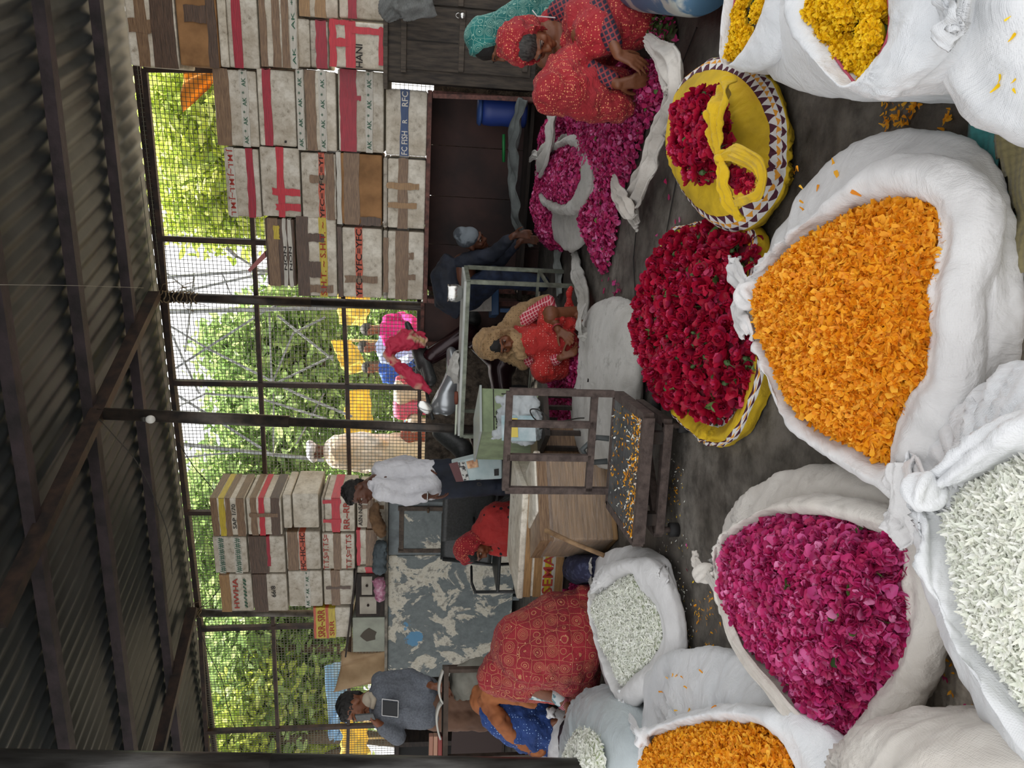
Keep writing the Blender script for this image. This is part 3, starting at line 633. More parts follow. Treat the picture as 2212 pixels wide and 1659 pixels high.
P_OR = petal_mat('marigold_petals', ['ee9e1c', 'f6b42c', 'e6901a', 'f8c040', 'f2a61c', 'dc8414'])
P_MG = petal_mat('magenta_rose_petals', ['b42060', 'd03c7c', 'a01a50', 'dc5c98', 'bc2c60', '901c48', 'c8488a', 'e68cb8'], .4)
P_WH = petal_mat('white_petals', ['f0f0e4', 'f6f6f0', 'e6eadc', 'fafaf6', 'ecefdf'])
P_RD = petal_mat('red_rose_petals', ['b81436', '980e2a', 'cc2044', 'a80e34', '800a28', 'd84070'], .45)
P_YE = petal_mat('yellow_marigold_petals', ['f0c414', 'f8d428', 'e6b408', 'f4cc1c'])
P_GR = petal_mat('green_bits', ['4a6a34', '6c8a4a', '35502a'])
# petal shapes: strips of 3x2 quads
def petal_grid(kind):
    if kind == 'strap':    # narrow marigold floret
        w = [.1, .24, .38, .3]; x = [0, .4, .8, 1.0]
    elif kind == 'round':
        w = [.22, .85, 1.0, .62]; x = [0, .38, .78, 1.02]
    elif kind == 'tear':
        w = [.12, .38, .4, .06]; x = [0, .35, .7, 1.05]
    elif kind == 'slim':
        w = [.08, .25, .27, .05]; x = [0, .35, .7, 1.05]
    v = []
    for xi, wi in zip(x, w):
        for s in (-1, 0, 1): v.append((xi-.5, s*wi*.5, 0))
    f = []
    for i in range(3):
        for j in range(2): a = i*3+j; f.append((a, a+1, a+4, a+3))
    return np.array(v), np.array(f)
def petals(P, Nn, size, kind, curl=.5, tilt=.6, lift=.003, szvar=.35, seed=1):
    """P: n x 3 centres, Nn: n x 3 normals -> vertices, faces"""
    rg = np.random.default_rng(seed); gv, gf = petal_grid(kind); n = len(P); k = len(gv)
    th = rg.uniform(0, 2*np.pi, n); t1 = np.stack([np.cos(th), np.sin(th), np.zeros(n)], 1)
    nn = Nn + rg.normal(0, tilt, (n, 3)); nn /= np.linalg.norm(nn, axis=1)[:, None]+1e-9
    ax = t1 - nn*(t1*nn).sum(1)[:, None]; ax /= np.linalg.norm(ax, axis=1)[:, None]+1e-9; ay = np.cross(nn, ax)
    s = size*(1+rg.uniform(-szvar, szvar, n)); cu = rg.normal(curl, curl*.5, n); cu2 = rg.normal(0, .25, n)
    lx = gv[None, :, 0]*np.ones((n, 1)); ly = gv[None, :, 1]*np.ones((n, 1))
    lz = cu[:, None]*(lx**2 + ly**2*1.6) + cu2[:, None]*lx*ly*2
    V = P[:, None, :] + nn[:, None, :]*lift + s[:, None, None]*(lx[..., None]*ax[:, None, :] + ly[..., None]*ay[:, None, :] + (lz-.1)[..., None]*nn[:, None, :])
    Fq = gf[None]+(np.arange(n)*k)[:, None, None]
    return V.reshape(-1, 3), Fq.reshape(-1, 4)
def inpoly(P, poly):
    x, y = P[:, 0], P[:, 1]; c = np.zeros(len(P), bool); n = len(poly)
    for i in range(n):
        x1, y1 = poly[i]; x2, y2 = poly[(i+1) % n]
        cond = ((y1 > y) != (y2 > y)); xi = (x2-x1)*(y-y1)/((y2-y1) if y2 != y1 else 1e-9)+x1
        c ^= cond & (x < xi)
    return c
def pdist(P, poly):
    d = np.full(len(P), 9.); n = len(poly)
    for i in range(n):
        a = np.array(poly[i]); b = np.array(poly[(i+1) % n]); ab = b-a; t = np.clip(((P-a)@ab)/(ab@ab+1e-12), 0, 1); q = a+t[:, None]*ab
        d = np.minimum(d, np.linalg.norm(P-q, axis=1))
    return d
def vnoise(P, sc_, seed=0):
    return np.array([noise.noise(Vector((p[0]*sc_+seed, p[1]*sc_, seed*1.7))) for p in P])
def ringpts(px, z):
    return [G(x, y, z) for x, y in px]
def smooth_closed(pts, per=6):
    P = [Vector(p) for p in pts]; n = len(P); Q = []
    for i in range(n):
        p0, p1, p2, p3 = P[i-1], P[i], P[(i+1) % n], P[(i+2) % n]
        for k in range(per):
            u = k/per; Q.append(.5*((2*p1)+(p2-p0)*u+(2*p0-5*p1+4*p2-p3)*u*u+(3*p1-p0-3*p2+p3)*u**3))
    return Q
def heap(name, px, z0, z1, mats, n, size, kind, label=None, cat=None, parent=None, curl=.5, tilt=.6, fall=.12, nscale=5, namp=.03, seed=1, base_col=None, world_poly=None, kindtag='stuff', grow=0, extra=None, zf=None):
    """a heap of petals: solid mound with petals strewn over it"""
    poly = world_poly or [(p.x, p.y) for p in smooth_closed(ringpts(px, z0), 3)]
    pa = np.array(poly); lo, hi = pa.min(0), pa.max(0)
    def hz(Q):
        d = pdist(Q, poly); k = 1-np.exp(-d/fall); zz = z0+(z1-z0)*k + namp*vnoise(Q, nscale, seed)*np.minimum(1, d/.05)
        return zz if zf is None else zz+zf(Q)
    rg = np.random.default_rng(seed)
    Q = np.zeros((0, 2))
    while len(Q) < n:
        c = rg.uniform(lo, hi, (n, 2)); Q = np.concatenate([Q, c[inpoly(c, poly)]])
    Q = Q[:n]; zq = hz(Q); e = .006
    gx = (hz(Q+[e, 0])-zq)/e; gy = (hz(Q+[0, e])-zq)/e; Nn = np.stack([-gx, -gy, np.ones(n)], 1); Nn /= np.linalg.norm(Nn, axis=1)[:, None]
    P = np.stack([Q[:, 0], Q[:, 1], zq], 1) + Nn*rg.uniform(-.3, .35, n)[:, None]*size
    V, Fq = petals(P, Nn, size, kind, curl, tilt, seed=seed); mi = np.zeros(len(Fq), int)
    if extra:
        frac, emi = extra; isl = rg.random(n) < frac; mi = np.repeat(isl, len(Fq)//n).astype(int)*emi
    # base mound
    st = max((hi-lo).max()/60, .004); xs = np.arange(lo[0], hi[0]+st, st); ys = np.arange(lo[1], hi[1]+st, st)
    gxg, gyg = np.meshgrid(xs, ys); GP = np.stack([gxg.ravel(), gyg.ravel()], 1); ins = inpoly(GP, poly) & (pdist(GP, poly) > -1)
    gz = np.where(ins, hz(GP)-size*.35, z0-.02); BV = np.stack([GP[:, 0], GP[:, 1], gz], 1); nx = len(xs); BF = []
    I = ins.reshape(len(ys), nx)
    for i in range(len(ys)-1):
        for j in range(nx-1):
            if I[i, j] and I[i, j+1] and I[i+1, j] and I[i+1, j+1]: a = i*nx+j; BF.append((a, a+1, a+nx+1, a+nx))
    BF = np.array(BF) if BF else np.zeros((0, 4), int)
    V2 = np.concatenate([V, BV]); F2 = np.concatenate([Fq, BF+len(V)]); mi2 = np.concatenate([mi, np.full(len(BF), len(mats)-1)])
    o = Vector(ORG[parent.name]) if parent else Vector((float(pa[:, 0].mean()), float(pa[:, 1].mean()), z0))
    ob = np_mesh(name, V2-np.array(tuple(o)), F2, mats, None, True, mi2)
    if parent: ob.parent = parent; ORG[ob.name] = o
    else: ob.location = o
    if label: ob['label'] = label
    if cat: ob['category'] = cat
    if kindtag: ob['kind'] = kindtag
    return ob
def resample_angle(pts, c, n, ph=0):
    P = np.array([(p.x-c[0], p.y-c[1], p.z) for p in smooth_closed(pts, 6)]); out = []
    A = P; B = np.roll(P, -1, 0)
    for i in range(n):
        th = 2*math.pi*i/n+ph; dx, dy = math.cos(th), math.sin(th)
        ex, ey = B[:, 0]-A[:, 0], B[:, 1]-A[:, 1]; den = dx*ey-dy*ex; den = np.where(abs(den) < 1e-12, 1e-12, den)
        r = (A[:, 0]*ey-A[:, 1]*ex)/den; s = (A[:, 0]*dy-A[:, 1]*dx)/den
        ok = (s >= -1e-6) & (s <= 1+1e-6) & (r > 0)
        if ok.any():
            k = np.argmax(np.where(ok, r, -1)); rr_ = r[k]; zz = A[k, 2]*(1-s[k])+B[k, 2]*s[k]
        else: rr_ = .05; zz = A[0, 2]
        out.append((rr_, zz))
    R_a = np.array([o[0] for o in out]); Z_a = np.array([o[1] for o in out])
    for _ in range(1): R_a = (np.roll(R_a, 1)+2*R_a+np.roll(R_a, -1))/4; Z_a = (np.roll(Z_a, 1)+2*Z_a+np.roll(Z_a, -1))/4
    return R_a, Z_a
def loft(name, rings, c, m, parent, n=220, sub=5, folds=(), wr=.006, seed=0, capb=True, rsc=9, uv=False):
    """rings: list of (radius[n], z[n]); smooth profile, folds radiate from given knots [(x,y,amp,freq,reach)]"""
    k = len(rings); prof = []
    for i in range(k-1):
        p0, p1, p2, p3 = rings[max(i-1, 0)], rings[i], rings[i+1], rings[min(i+2, k-1)]
        for s in range(sub):
            u = s/sub; f = lambda q: .5*((2*p1[q])+(p2[q]-p0[q])*u+(2*p0[q]-5*p1[q]+4*p2[q]-p3[q])*u*u+(3*p1[q]-p0[q]-3*p2[q]+p3[q])*u**3)
            prof.append((f(0), f(1)))
    prof.append(rings[-1]); th = np.arange(n)*2*np.pi/n
    V = np.stack([np.stack([c[0]+r*np.cos(th), c[1]+r*np.sin(th), z], 1) for r, z in prof])   # m x n x 3
    du = np.roll(V, -1, 1)-np.roll(V, 1, 1); dv = np.gradient(V, axis=0); Nn = np.cross(du, dv); Nn /= np.linalg.norm(Nn, axis=2)[..., None]+1e-9
    mm_ = V.shape[0]; disp = np.zeros(V.shape[:2])
    for i in range(mm_):
        for j in range(n):
            p = V[i, j]; d = wr*noise.noise(Vector((p[0]*rsc+seed, p[1]*rsc, p[2]*rsc*1.4))) + wr*.6*noise.noise(Vector((p[0]*rsc*3+seed, p[1]*rsc*3, p[2]*rsc*3))) + wr*.35*noise.noise(Vector((p[0]*rsc*8+seed, p[1]*rsc*5, p[2]*rsc*8)))
            for (fx, fy, amp, fr, reach) in folds:
                dx, dy = p[0]-fx, p[1]-fy; dd = math.hypot(dx, dy); a = math.atan2(dy, dx)
                d += amp*math.exp(-dd/reach)*(noise.noise(Vector((math.cos(a)*fr, math.sin(a)*fr, seed+dd*2)))*1.2+.5*noise.noise(Vector((math.cos(a)*fr*2.3, math.sin(a)*fr*2.3, seed+3))))
            disp[i, j] = d
    V = V + Nn*disp[..., None]; V[..., 2] = np.maximum(V[..., 2], .003)
    idx = np.arange(mm_*n).reshape(mm_, n); a = idx[:-1]; b_ = np.roll(idx, -1, 1)[:-1]; c2 = np.roll(idx, -1, 1)[1:]; d2 = idx[1:]
    Fq = np.stack([a, d2, c2, b_], 2).reshape(-1, 4); o = np.array(tuple(ORG[parent.name]))
    ob = np_mesh(name, V.reshape(-1, 3)-o, Fq, [m], parent)
    if uv:
        jj = np.tile(np.arange(n), mm_-1).reshape(mm_-1, n)/n; ii = (np.arange(mm_-1)/(mm_-1))[:, None]*np.ones((1, n)); e1_ = 1/n; e2_ = 1/(mm_-1)
        U = np.stack([np.stack([jj, ii], 2), np.stack([jj, ii+e2_], 2), np.stack([jj+e1_, ii+e2_], 2), np.stack([jj+e1_, ii], 2)], 2).reshape(-1, 2)
        ul = ob.data.uv_layers.new(name='UVMap'); ul.data.foreach_set('uv', U.astype(np.float32).ravel())
    return ob, prof
def knot(c, r, m, parent, tail=None, seed=0, name='knot', n=3):
    """a tied cloth knot: lumpy ball with wrapped bands and loose ears"""
    rs = random.Random(seed); mb = MB(); c = Vector(c)
    mb.ell(c, (r, r*.85, r*.8), None, 20, 12)
    for k in range(3):
        ax = Vector((rs.uniform(-1, 1), rs.uniform(-1, 1), rs.uniform(-.4, 1))).normalized(); x = ax.orthogonal().normalized(); y = ax.cross(x)
        mb.tube([c+(x*math.cos(a)+y*math.sin(a))*r*.95 for a in np.linspace(0, 6.28, 18)], r*.32, 8, False)
    o = mb.build(name, m, parent, True)
    dm = o.modifiers.new('s', 'REMESH'); dm.mode = 'VOXEL'; dm.voxel_size = max(r*.12, .0025)
    sm = o.modifiers.new('sm', 'SMOOTH'); sm.iterations = 3
    return o
def ribbon(pts, wd, m, parent=None, name='tail', thick=.006, seed=0, wob=.25, flat_up=None, n=11, pleat=.25):
    """folded strip of cloth following points, wd list of widths"""
    P = [Vector(p) for p in pts]; Q = []; Wd = []
    for i in range(len(P)-1):
        p0, p1, p2, p3 = P[max(i-1, 0)], P[i], P[i+1], P[min(i+2, len(P)-1)]
        for k in range(7):
            u = k/7; Q.append(.5*((2*p1)+(p2-p0)*u+(2*p0-5*p1+4*p2-p3)*u*u+(3*p1-p0-3*p2+p3)*u**3)); Wd.append(wd[i]*(1-u)+wd[i+1]*u)
    Q.append(P[-1]); Wd.append(wd[-1]); mb = MB(); k = len(Q)
    def f(u, v):
        i_ = v*(k-1); i = min(int(i_), k-2); fr_ = i_-i; d = (Q[min(i+1, k-1)]-Q[max(i-1, 0)]).normalized(); up = flat_up or Vector((0, 0, 1)); s = d.cross(up).normalized(); nn = s.cross(d)
        x = (u-.5)*Wd[i]*(1+.25*noise.noise(Vector((v*len(P)*.9, u*2, seed+9)))); L_ = v*len(P); h = math.sin(u*(n-1)*1.9+seed+2*noise.noise(Vector((v*6, seed, 0))))*pleat*.12*Wd[i] + Wd[i]*wob*.4*noise.noise(Vector((u*3, L_*1.6, seed))) + Wd[i]*.12*(noise.noise(Vector((u*4+L_*.5, L_*1.3, seed+4))))+Wd[i]*.05*noise.noise(Vector((u*12, L_*3, seed)))
        return Q[i]*(1-fr_)+Q[i+1]*fr_+s*x+nn*(h+.25*Wd[i]*(1-(2*u-1)**2)*.8)
    mb.grid(f, 34, (k-1)*2); o = mb.build(name, m, parent, True)
    so = o.modifiers.new('t', 'SOLIDIFY'); so.thickness = thick; so.offset = -1
    return o
from mathutils.bvhtree import BVHTree
BV = {}
def on(root, X, Y, dz=.02):
    """the point of a sack's cloth seen at pixel X, Y"""
    if root.name not in BV:
        o = [c for c in root.children if c.name.startswith('cloth')][0]; org = Vector(ORG[root.name])
        BV[root.name] = BVHTree.FromPolygons([v.co+org for v in o.data.vertices], [tuple(p.vertices) for p in o.data.polygons])
    h = BV[root.name].ray_cast(CAM, ray(X, Y).normalized())
    return (h[0] if h[0] else G(X, Y, .16)) + Vector((0, 0, dz))
def sack(label, open_px, rim_px, zf, zn, bulge_px=None, m=CW, folds_px=(), group=None, n=240, name='flower_sack', seed=0, wr=.007, inner_drop=.06, foot=.86, lipz=.02, bcl=.86):
    """zf / zn: rim height at the far and the near side of the mouth"""
    Xa, Xb = min(p[0] for p in rim_px), max(p[0] for p in rim_px)
    zr_ = lambda X: zf+(zn-zf)*min(max((X-Xa)/(Xb-Xa), -.1), 1.1)
    rp_ = lambda px, k, d: [G(x, y, max(zr_(x)*k+d, .02)) for x, y in px]
    ow = rp_(open_px, 1, -lipz); cx = sum(p.x for p in ow)/len(ow); cy = sum(p.y for p in ow)/len(ow); c = (cx, cy)
    root = thing(name, (cx, cy, 0), label, 'sack', group)
    ro, zo = resample_angle(ow, c, n); rr_, zr = resample_angle(rp_(rim_px, 1, 0), c, n); rr_ = np.maximum(rr_, ro+.012)
    rb, zb = resample_angle(rp_(bulge_px or rim_px, .5, 0), c, n); rb = np.maximum(rb, rr_*bcl); wdt = rr_-ro
    rings = [(ro*.93, zo-inner_drop), (ro, zo), (ro+wdt*.22, zr+.002), (ro+wdt*.6, zr+.012), (rr_, zr-.010), (rr_+.006, zr-.035), (rr_-.004, zr-.055),
             (rr_*.45+rb*.55, np.maximum(zr*.72-.02, .03)), (rb, zb), (rb*.99, zb*.5), (rb*(foot*.6+.4), zb*.12+.01), (rb*foot, zb*0+.004)]
    fw = [(G(x, y, zf).x, G(x, y, zf).y, amp, fr, reach) for (x, y, amp, fr, reach) in folds_px]
    loft('cloth', rings, c, m, root, n, 5, fw, wr, seed)
    th = np.arange(n)*2*np.pi/n; A = np.stack([np.ones(n), c[0]+ro*np.cos(th), c[1]+ro*np.sin(th)], 1); co = np.linalg.lstsq(A, zo, rcond=None)[0]
    plane = lambda Q: co[0]+co[1]*Q[:, 0]+co[2]*Q[:, 1]
    inner = [(c[0]+r*math.cos(2*math.pi*i/n), c[1]+r*math.sin(2*math.pi*i/n)) for i, r in enumerate(ro)]
    return root, inner[::3], plane
# ---- S1 big marigold sack ----
op1 = [(1990, 430), (2030, 470), (2018, 560), (2005, 640), (2012, 720), (2010, 790), (1990, 830), (1950, 880), (1935, 940), (1914, 1000), (1860, 968), (1800, 940), (1745, 905), (1710, 860), (1690, 800), (1665, 740), (1655, 690), (1656, 625), (1700, 560), (1760, 510), (1850, 455), (1920, 434)]
rim1 = [(1900, 345), (1990, 335), (2060, 370), (2110, 430), (2100, 540), (2078, 650), (2075, 760), (2060, 850), (2010, 930), (1985, 1030), (1960, 1100), (1900, 1060), (1810, 1010), (1730, 950), (1680, 880), (1650, 790), (1622, 700), (1612, 620), (1650, 555), (1740, 470), (1820, 395)]
bu1 = [(1860, 305), (1980, 280), (2080, 310), (2140, 400), (2165, 520), (2178, 640), (2170, 760), (2130, 860), (2060, 940), (1990, 1050), (1900, 1040), (1810, 1000), (1730, 940), (1680, 880), (1650, 780), (1640, 650), (1660, 540), (1720, 430), (1790, 350)]
s1, in1, pl1 = sack('large open white cloth sack heaped with orange marigold petals, knotted at its far corner', op1, rim1, .27, .14, bu1, CW, folds_px=[(1640, 645, .03, 9, .16), (1960, 1100, .02, 5, .14)], seed=1)
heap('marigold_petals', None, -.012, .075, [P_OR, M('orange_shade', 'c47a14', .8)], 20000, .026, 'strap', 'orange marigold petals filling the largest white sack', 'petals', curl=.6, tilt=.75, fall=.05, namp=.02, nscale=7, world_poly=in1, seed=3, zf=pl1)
kc = on(s1, 1632, 640, .012); knot(kc, .034, CW, s1, seed=2)
ribbon([kc, on(s1, 1600, 590, .012), on(s1, 1592, 555, .012)], [.03, .09, .06], CW, s1, 'knot_ear', seed=3)
ribbon([kc, on(s1, 1605, 665, .012), on(s1, 1615, 705, .012), on(s1, 1640, 720, .012)], [.03, .07, .06, .04], CW, s1, 'knot_ear', seed=5)
ribbon([on(s1, 1950, 1000, .012), on(s1, 1955, 1060, .012), on(s1, 1965, 1120, .012), on(s1, 1940, 1150, .012)], [.05, .07, .09, .07], CW, s1, 'cloth_corner', seed=8)
# ---- S2 magenta rose petals ----
op2 = [(1573, 1205), (1590, 1165), (1645, 1130), (1700, 1112), (1800, 1120), (1880, 1145), (1957, 1178), (1955, 1260), (1960, 1350), (1952, 1400), (1920, 1460), (1870, 1530), (1832, 1612), (1790, 1590), (1740, 1530), (1680, 1450), (1620, 1380), (1588, 1320), (1575, 1260)]
rim2 = [(1545, 1220), (1565, 1150), (1620, 1110), (1690, 1078), (1770, 1072), (1850, 1085), (1930, 1110), (2000, 1140), (2025, 1230), (2030, 1320), (1995, 1400), (1975, 1470), (1925, 1560), (1870, 1640), (1815, 1650), (1760, 1600), (1700, 1530), (1640, 1460), (1590, 1380), (1560, 1300)]
bu2 = [(1560, 1180), (1570, 1110), (1630, 1050), (1720, 1010), (1810, 1005), (1900, 1040), (1990, 1100), (2045, 1200), (2045, 1320), (2020, 1420), (1985, 1500), (1930, 1590), (1870, 1660), (1800, 1650), (1740, 1590), (1680, 1520), (1630, 1440), (1590, 1370), (1565, 1280)]
s2, in2, pl2 = sack('large open off-white sack full of magenta rose petals, with a pointed front left end', op2, rim2, .24, .10, bu2, CW2, folds_px=[(1548, 1222, .03, 9, .16)], seed=2)
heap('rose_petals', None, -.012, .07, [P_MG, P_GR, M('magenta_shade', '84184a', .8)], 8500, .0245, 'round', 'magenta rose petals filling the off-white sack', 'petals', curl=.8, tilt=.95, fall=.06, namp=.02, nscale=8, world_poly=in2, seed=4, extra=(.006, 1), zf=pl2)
kc = on(s2, 1532, 1238, .012); knot(kc, .034, CW2, s2, seed=4)
ribbon([kc, on(s2, 1512, 1215, .012), on(s2, 1508, 1190, .012)], [.03, .05, .04], CW2, s2, 'knot_ear', seed=3)
ribbon([kc, on(s2, 1565, 1290, .012), on(s2, 1600, 1390, .012), on(s2, 1680, 1500, .012), on(s2, 1775, 1600, .012), on(s2, 1825, 1650, .012)], [.03, .035, .045, .045, .05, .05], CW2, s2, 'twisted_edge', seed=6)
# ---- S3 marigold, lower left ----
op3 = [(1412, 1600), (1440, 1582), (1530, 1560), (1630, 1563), (1690, 1600), (1720, 1660), (1720, 1740), (1680, 1830), (1600, 1880), (1500, 1860), (1430, 1780), (1405, 1680)]
rim3 = [(1395, 1590), (1430, 1560), (1530, 1528), (1640, 1528), (1740, 1560), (1800, 1640), (1800, 1760), (1740, 1880), (1600, 1950), (1470, 1920), (1400, 1800), (1380, 1680)]
bu3 = [(1390, 1540), (1390, 1470), (1430, 1420), (1500, 1402), (1590, 1412), (1680, 1450), (1760, 1530), (1830, 1640), (1830, 1800), (1760, 1940), (1600, 2000), (1450, 1960), (1390, 1820), (1370, 1660)]
s3, in3, pl3 = sack('white cloth sack of orange marigold petals beside the nearest steel post', op3, rim3, .27, .2, bu3, CWP, folds_px=[(1395, 1590, .03, 9, .17)], seed=3)
heap('marigold_petals', None, -.012, .06, [P_OR, MATS['orange_shade']], 14000, .022, 'strap', 'orange marigold petals in the sack beside the near steel post', 'petals', curl=.6, tilt=.75, fall=.05, namp=.02, nscale=7, world_poly=in3, seed=5, zf=pl3)
kc = on(s3, 1395, 1592, .012); knot(kc, .03, CWP, s3, seed=5)
ribbon([kc, on(s3, 1370, 1560, .012), on(s3, 1350, 1530, .012), on(s3, 1345, 1490, .012)], [.03, .07, .08, .04], CWP, s3, 'knot_ear', seed=9)
ribbon([kc, on(s3, 1392, 1630, .012), on(s3, 1390, 1680, .012)], [.03, .045, .04], CWP, s3, 'knot_tail', seed=2)
# ---- S4 white flowers, middle left ----
op4 = [(1322, 1262), (1345, 1245), (1372, 1240), (1385, 1275), (1420, 1310), (1432, 1360), (1425, 1400), (1405, 1430), (1370, 1460), (1345, 1484), (1325, 1440), (1305, 1390), (1290, 1330), (1287, 1295)]
rim4 = [(1290, 1235), (1320, 1215), (1365, 1205), (1400, 1215), (1430, 1260), (1450, 1330), (1455, 1400), (1440, 1440), (1400, 1480), (1350, 1530), (1325, 1500), (1305, 1440), (1288, 1380), (1276, 1310)]
bu4 = [(1285, 1215), (1320, 1190), (1370, 1182), (1420, 1200), (1446, 1245), (1458, 1320), (1462, 1400), (1448, 1450), (1410, 1500), (1350, 1550), (1320, 1510), (1300, 1450), (1284, 1380), (1275, 1290)]
s4, in4, pl4 = sack('open white sack of tiny white petals between the scale and the big red shawl', op4, rim4, .22, .09, bu4, CW, folds_px=[(1288, 1270, .025, 9, .14)], seed=4, wr=.006)
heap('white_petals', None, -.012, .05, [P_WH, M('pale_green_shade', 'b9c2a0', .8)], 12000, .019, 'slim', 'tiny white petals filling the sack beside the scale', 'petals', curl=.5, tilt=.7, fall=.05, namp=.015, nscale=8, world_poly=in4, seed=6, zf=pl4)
kc = on(s4, 1288, 1285, .012); knot(kc, .026, CG, s4, seed=8)
ribbon([kc, on(s4, 1280, 1245, .012), on(s4, 1282, 1215, .012)], [.03, .07, .05], CG, s4, 'knot_ear', seed=3)
ribbon([on(s4, 1430, 1240, .012), on(s4, 1446, 1232, .012), on(s4, 1448, 1262, .012)], [.04, .05, .04], CW, s4, 'knot_ear', seed=3)
# ---- S5 white petals, nearest right-lower corner ----
op5 = [(2045, 1105), (2075, 1065), (2130, 1025), (2212, 985), (2300, 990), (2390, 1060), (2430, 1200), (2420, 1360), (2370, 1480), (2300, 1560), (2240, 1560), (2180, 1470), (2110, 1370), (2062, 1210)]
rim5 = [(1992, 1075), (2030, 1010), (2100, 940), (2200, 890), (2320, 880), (2440, 960), (2510, 1150), (2510, 1380), (2430, 1560), (2330, 1680), (2240, 1660), (2150, 1540), (2050, 1360), (1995, 1190)]
bu5 = [(1975, 1030), (2020, 940), (2110, 840), (2230, 770), (2370, 780), (2500, 900), (2580, 1120), (2570, 1400), (2470, 1620), (2340, 1740), (2230, 1690), (2130, 1560), (2030, 1360), (1980, 1180)]
s5, in5, pl5 = sack('nearest white sack, full of slender white petals, cut by the lower edge of the scene', op5, rim5, .30, .24, bu5, CWP, folds_px=[(2000, 1070, .035, 10, .17)], seed=5)
heap('white_petals', None, -.012, .06, [P_WH, MATS['pale_green_shade']], 16000, .022, 'slim', 'slender white petals filling the nearest white sack', 'petals', curl=.5, tilt=.7, fall=.05, namp=.015, nscale=8, world_poly=in5, seed=7, zf=pl5)
kc = on(s5, 2012, 1062, .012); knot(kc, .026, CWP, s5, seed=9)
ribbon([kc, on(s5, 1985, 1040, .012), on(s5, 1960, 1020, .012)], [.03, .07, .04], CWP, s5, 'knot_ear', seed=4)
ribbon([kc, on(s5, 1985, 1005, .012), on(s5, 1975, 1060, .012)], [.025, .05, .03], CWP, s5, 'knot_ear', seed=14)
# ---- S6 closed bulging sack, bottom ----
def mound(label, px, zm, prof, m, name='sack', n=160, folds_px=(), seed=0, wr=.01, z0=0, cat='sack', group=None, cpx=None):
    """closed full sack: outline px taken at height zm; prof = [(scale, z)] from ground to top"""
    ow = ringpts(px, zm); cx = sum(p.x for p in ow)/len(ow); cy = sum(p.y for p in ow)/len(ow)
    root = thing(name, (cx, cy, z0), label, cat, group); r, _ = resample_angle(ow, (cx, cy), n); o1 = np.ones(n)
    fw = [(G(x, y, zm).x, G(x, y, zm).y, amp, fr, reach) for (x, y, amp, fr, reach) in folds_px]
    loft('cloth', [(r*s+.0005, o1*z) for s, z in prof][::-1], (cx, cy), m, root, n, 5, fw, wr, seed)
    return root
BAG = lambda h, z0=0: [(.86, z0+.004), (.97, z0+h*.2), (1, z0+h*.45), (.93, z0+h*.75), (.7, z0+h*.95), (.35, z0+h*1.03), (.02, z0+h*1.04)]
s6 = mound('plump closed white sack at the front, left of the nearest petal sack', [(1850, 1680), (1875, 1600), (1940, 1545), (2030, 1525), (2130, 1540), (2212, 1590), (2290, 1700), (2290, 1850), (2200, 1960), (2050, 1990), (1920, 1930), (1850, 1800)], .14, BAG(.27), CW2, folds_px=[(1960, 1800, .03, 8, .2)], seed=11)
# ---- S7 white sack of whole yellow marigolds, right ----
op7 = [(1760, -60), (1765, 10), (1775, 60), (1800, 110), (1835, 160), (1858, 180), (1890, 140), (1918, 95), (1928, 50), (1925, 0), (1915, -60), (1840, -120)]
rim7 = [(1690, -110), (1690, 10), (1720, 90), (1770, 150), (1855, 205), (1940, 170), (2000, 100), (2030, 0), (2010, -110), (1840, -190)]
bu7 = [(1590, -100), (1600, 60), (1640, 140), (1710, 190), (1800, 208), (1900, 216), (2000, 208), (2080, 175), (2130, 120), (2145, 20), (2130, -140), (1990, -300), (1760, -300)]
s7, in7, pl7 = sack('big white woven sack of whole yellow marigolds with red stitched rim, front right', op7, rim7, .36, .33, bu7, CWP, folds_px=[(1860, 190, .006, 5, .15)], seed=7, wr=.006)
M_redst = M('red_stitching', 'a8455a', .7)
mb = MB(); mb.tube([Vector((x, y, pl7(np.array([[x, y]]))[0]+.004)) for x, y in in7], .0028, 6); mb.build('stitched_edge', M_redst, s7, True)
# second mouth of the same sack, further back
op7b = [(1583, 60), (1580, 120), (1600, 138), (1625, 90), (1650, 30), (1665, -40), (1650, -100), (1600, -90), (1590, 0)]
s7b, in7b, pl7b = sack('smaller white sack mouth of yellow marigolds at the right, beside the yellow bundle', op7b, [(1578, 60), (1574, 128), (1600, 150), (1650, 120), (1690, 20), (1700, -60), (1680, -130), (1590, -120), (1580, -20)], .28, .27, [(1578, 60), (1574, 128), (1600, 152), (1660, 150), (1720, 60), (1740, -60), (1700, -160), (1590, -140), (1578, -20)], CWP, seed=8, wr=.004)
mb = MB(); mb.tube([Vector((x, y, pl7b(np.array([[x, y]]))[0]+.004)) for x, y in in7b], .0028, 6); mb.build('stitched_edge', M_redst, s7b, True)
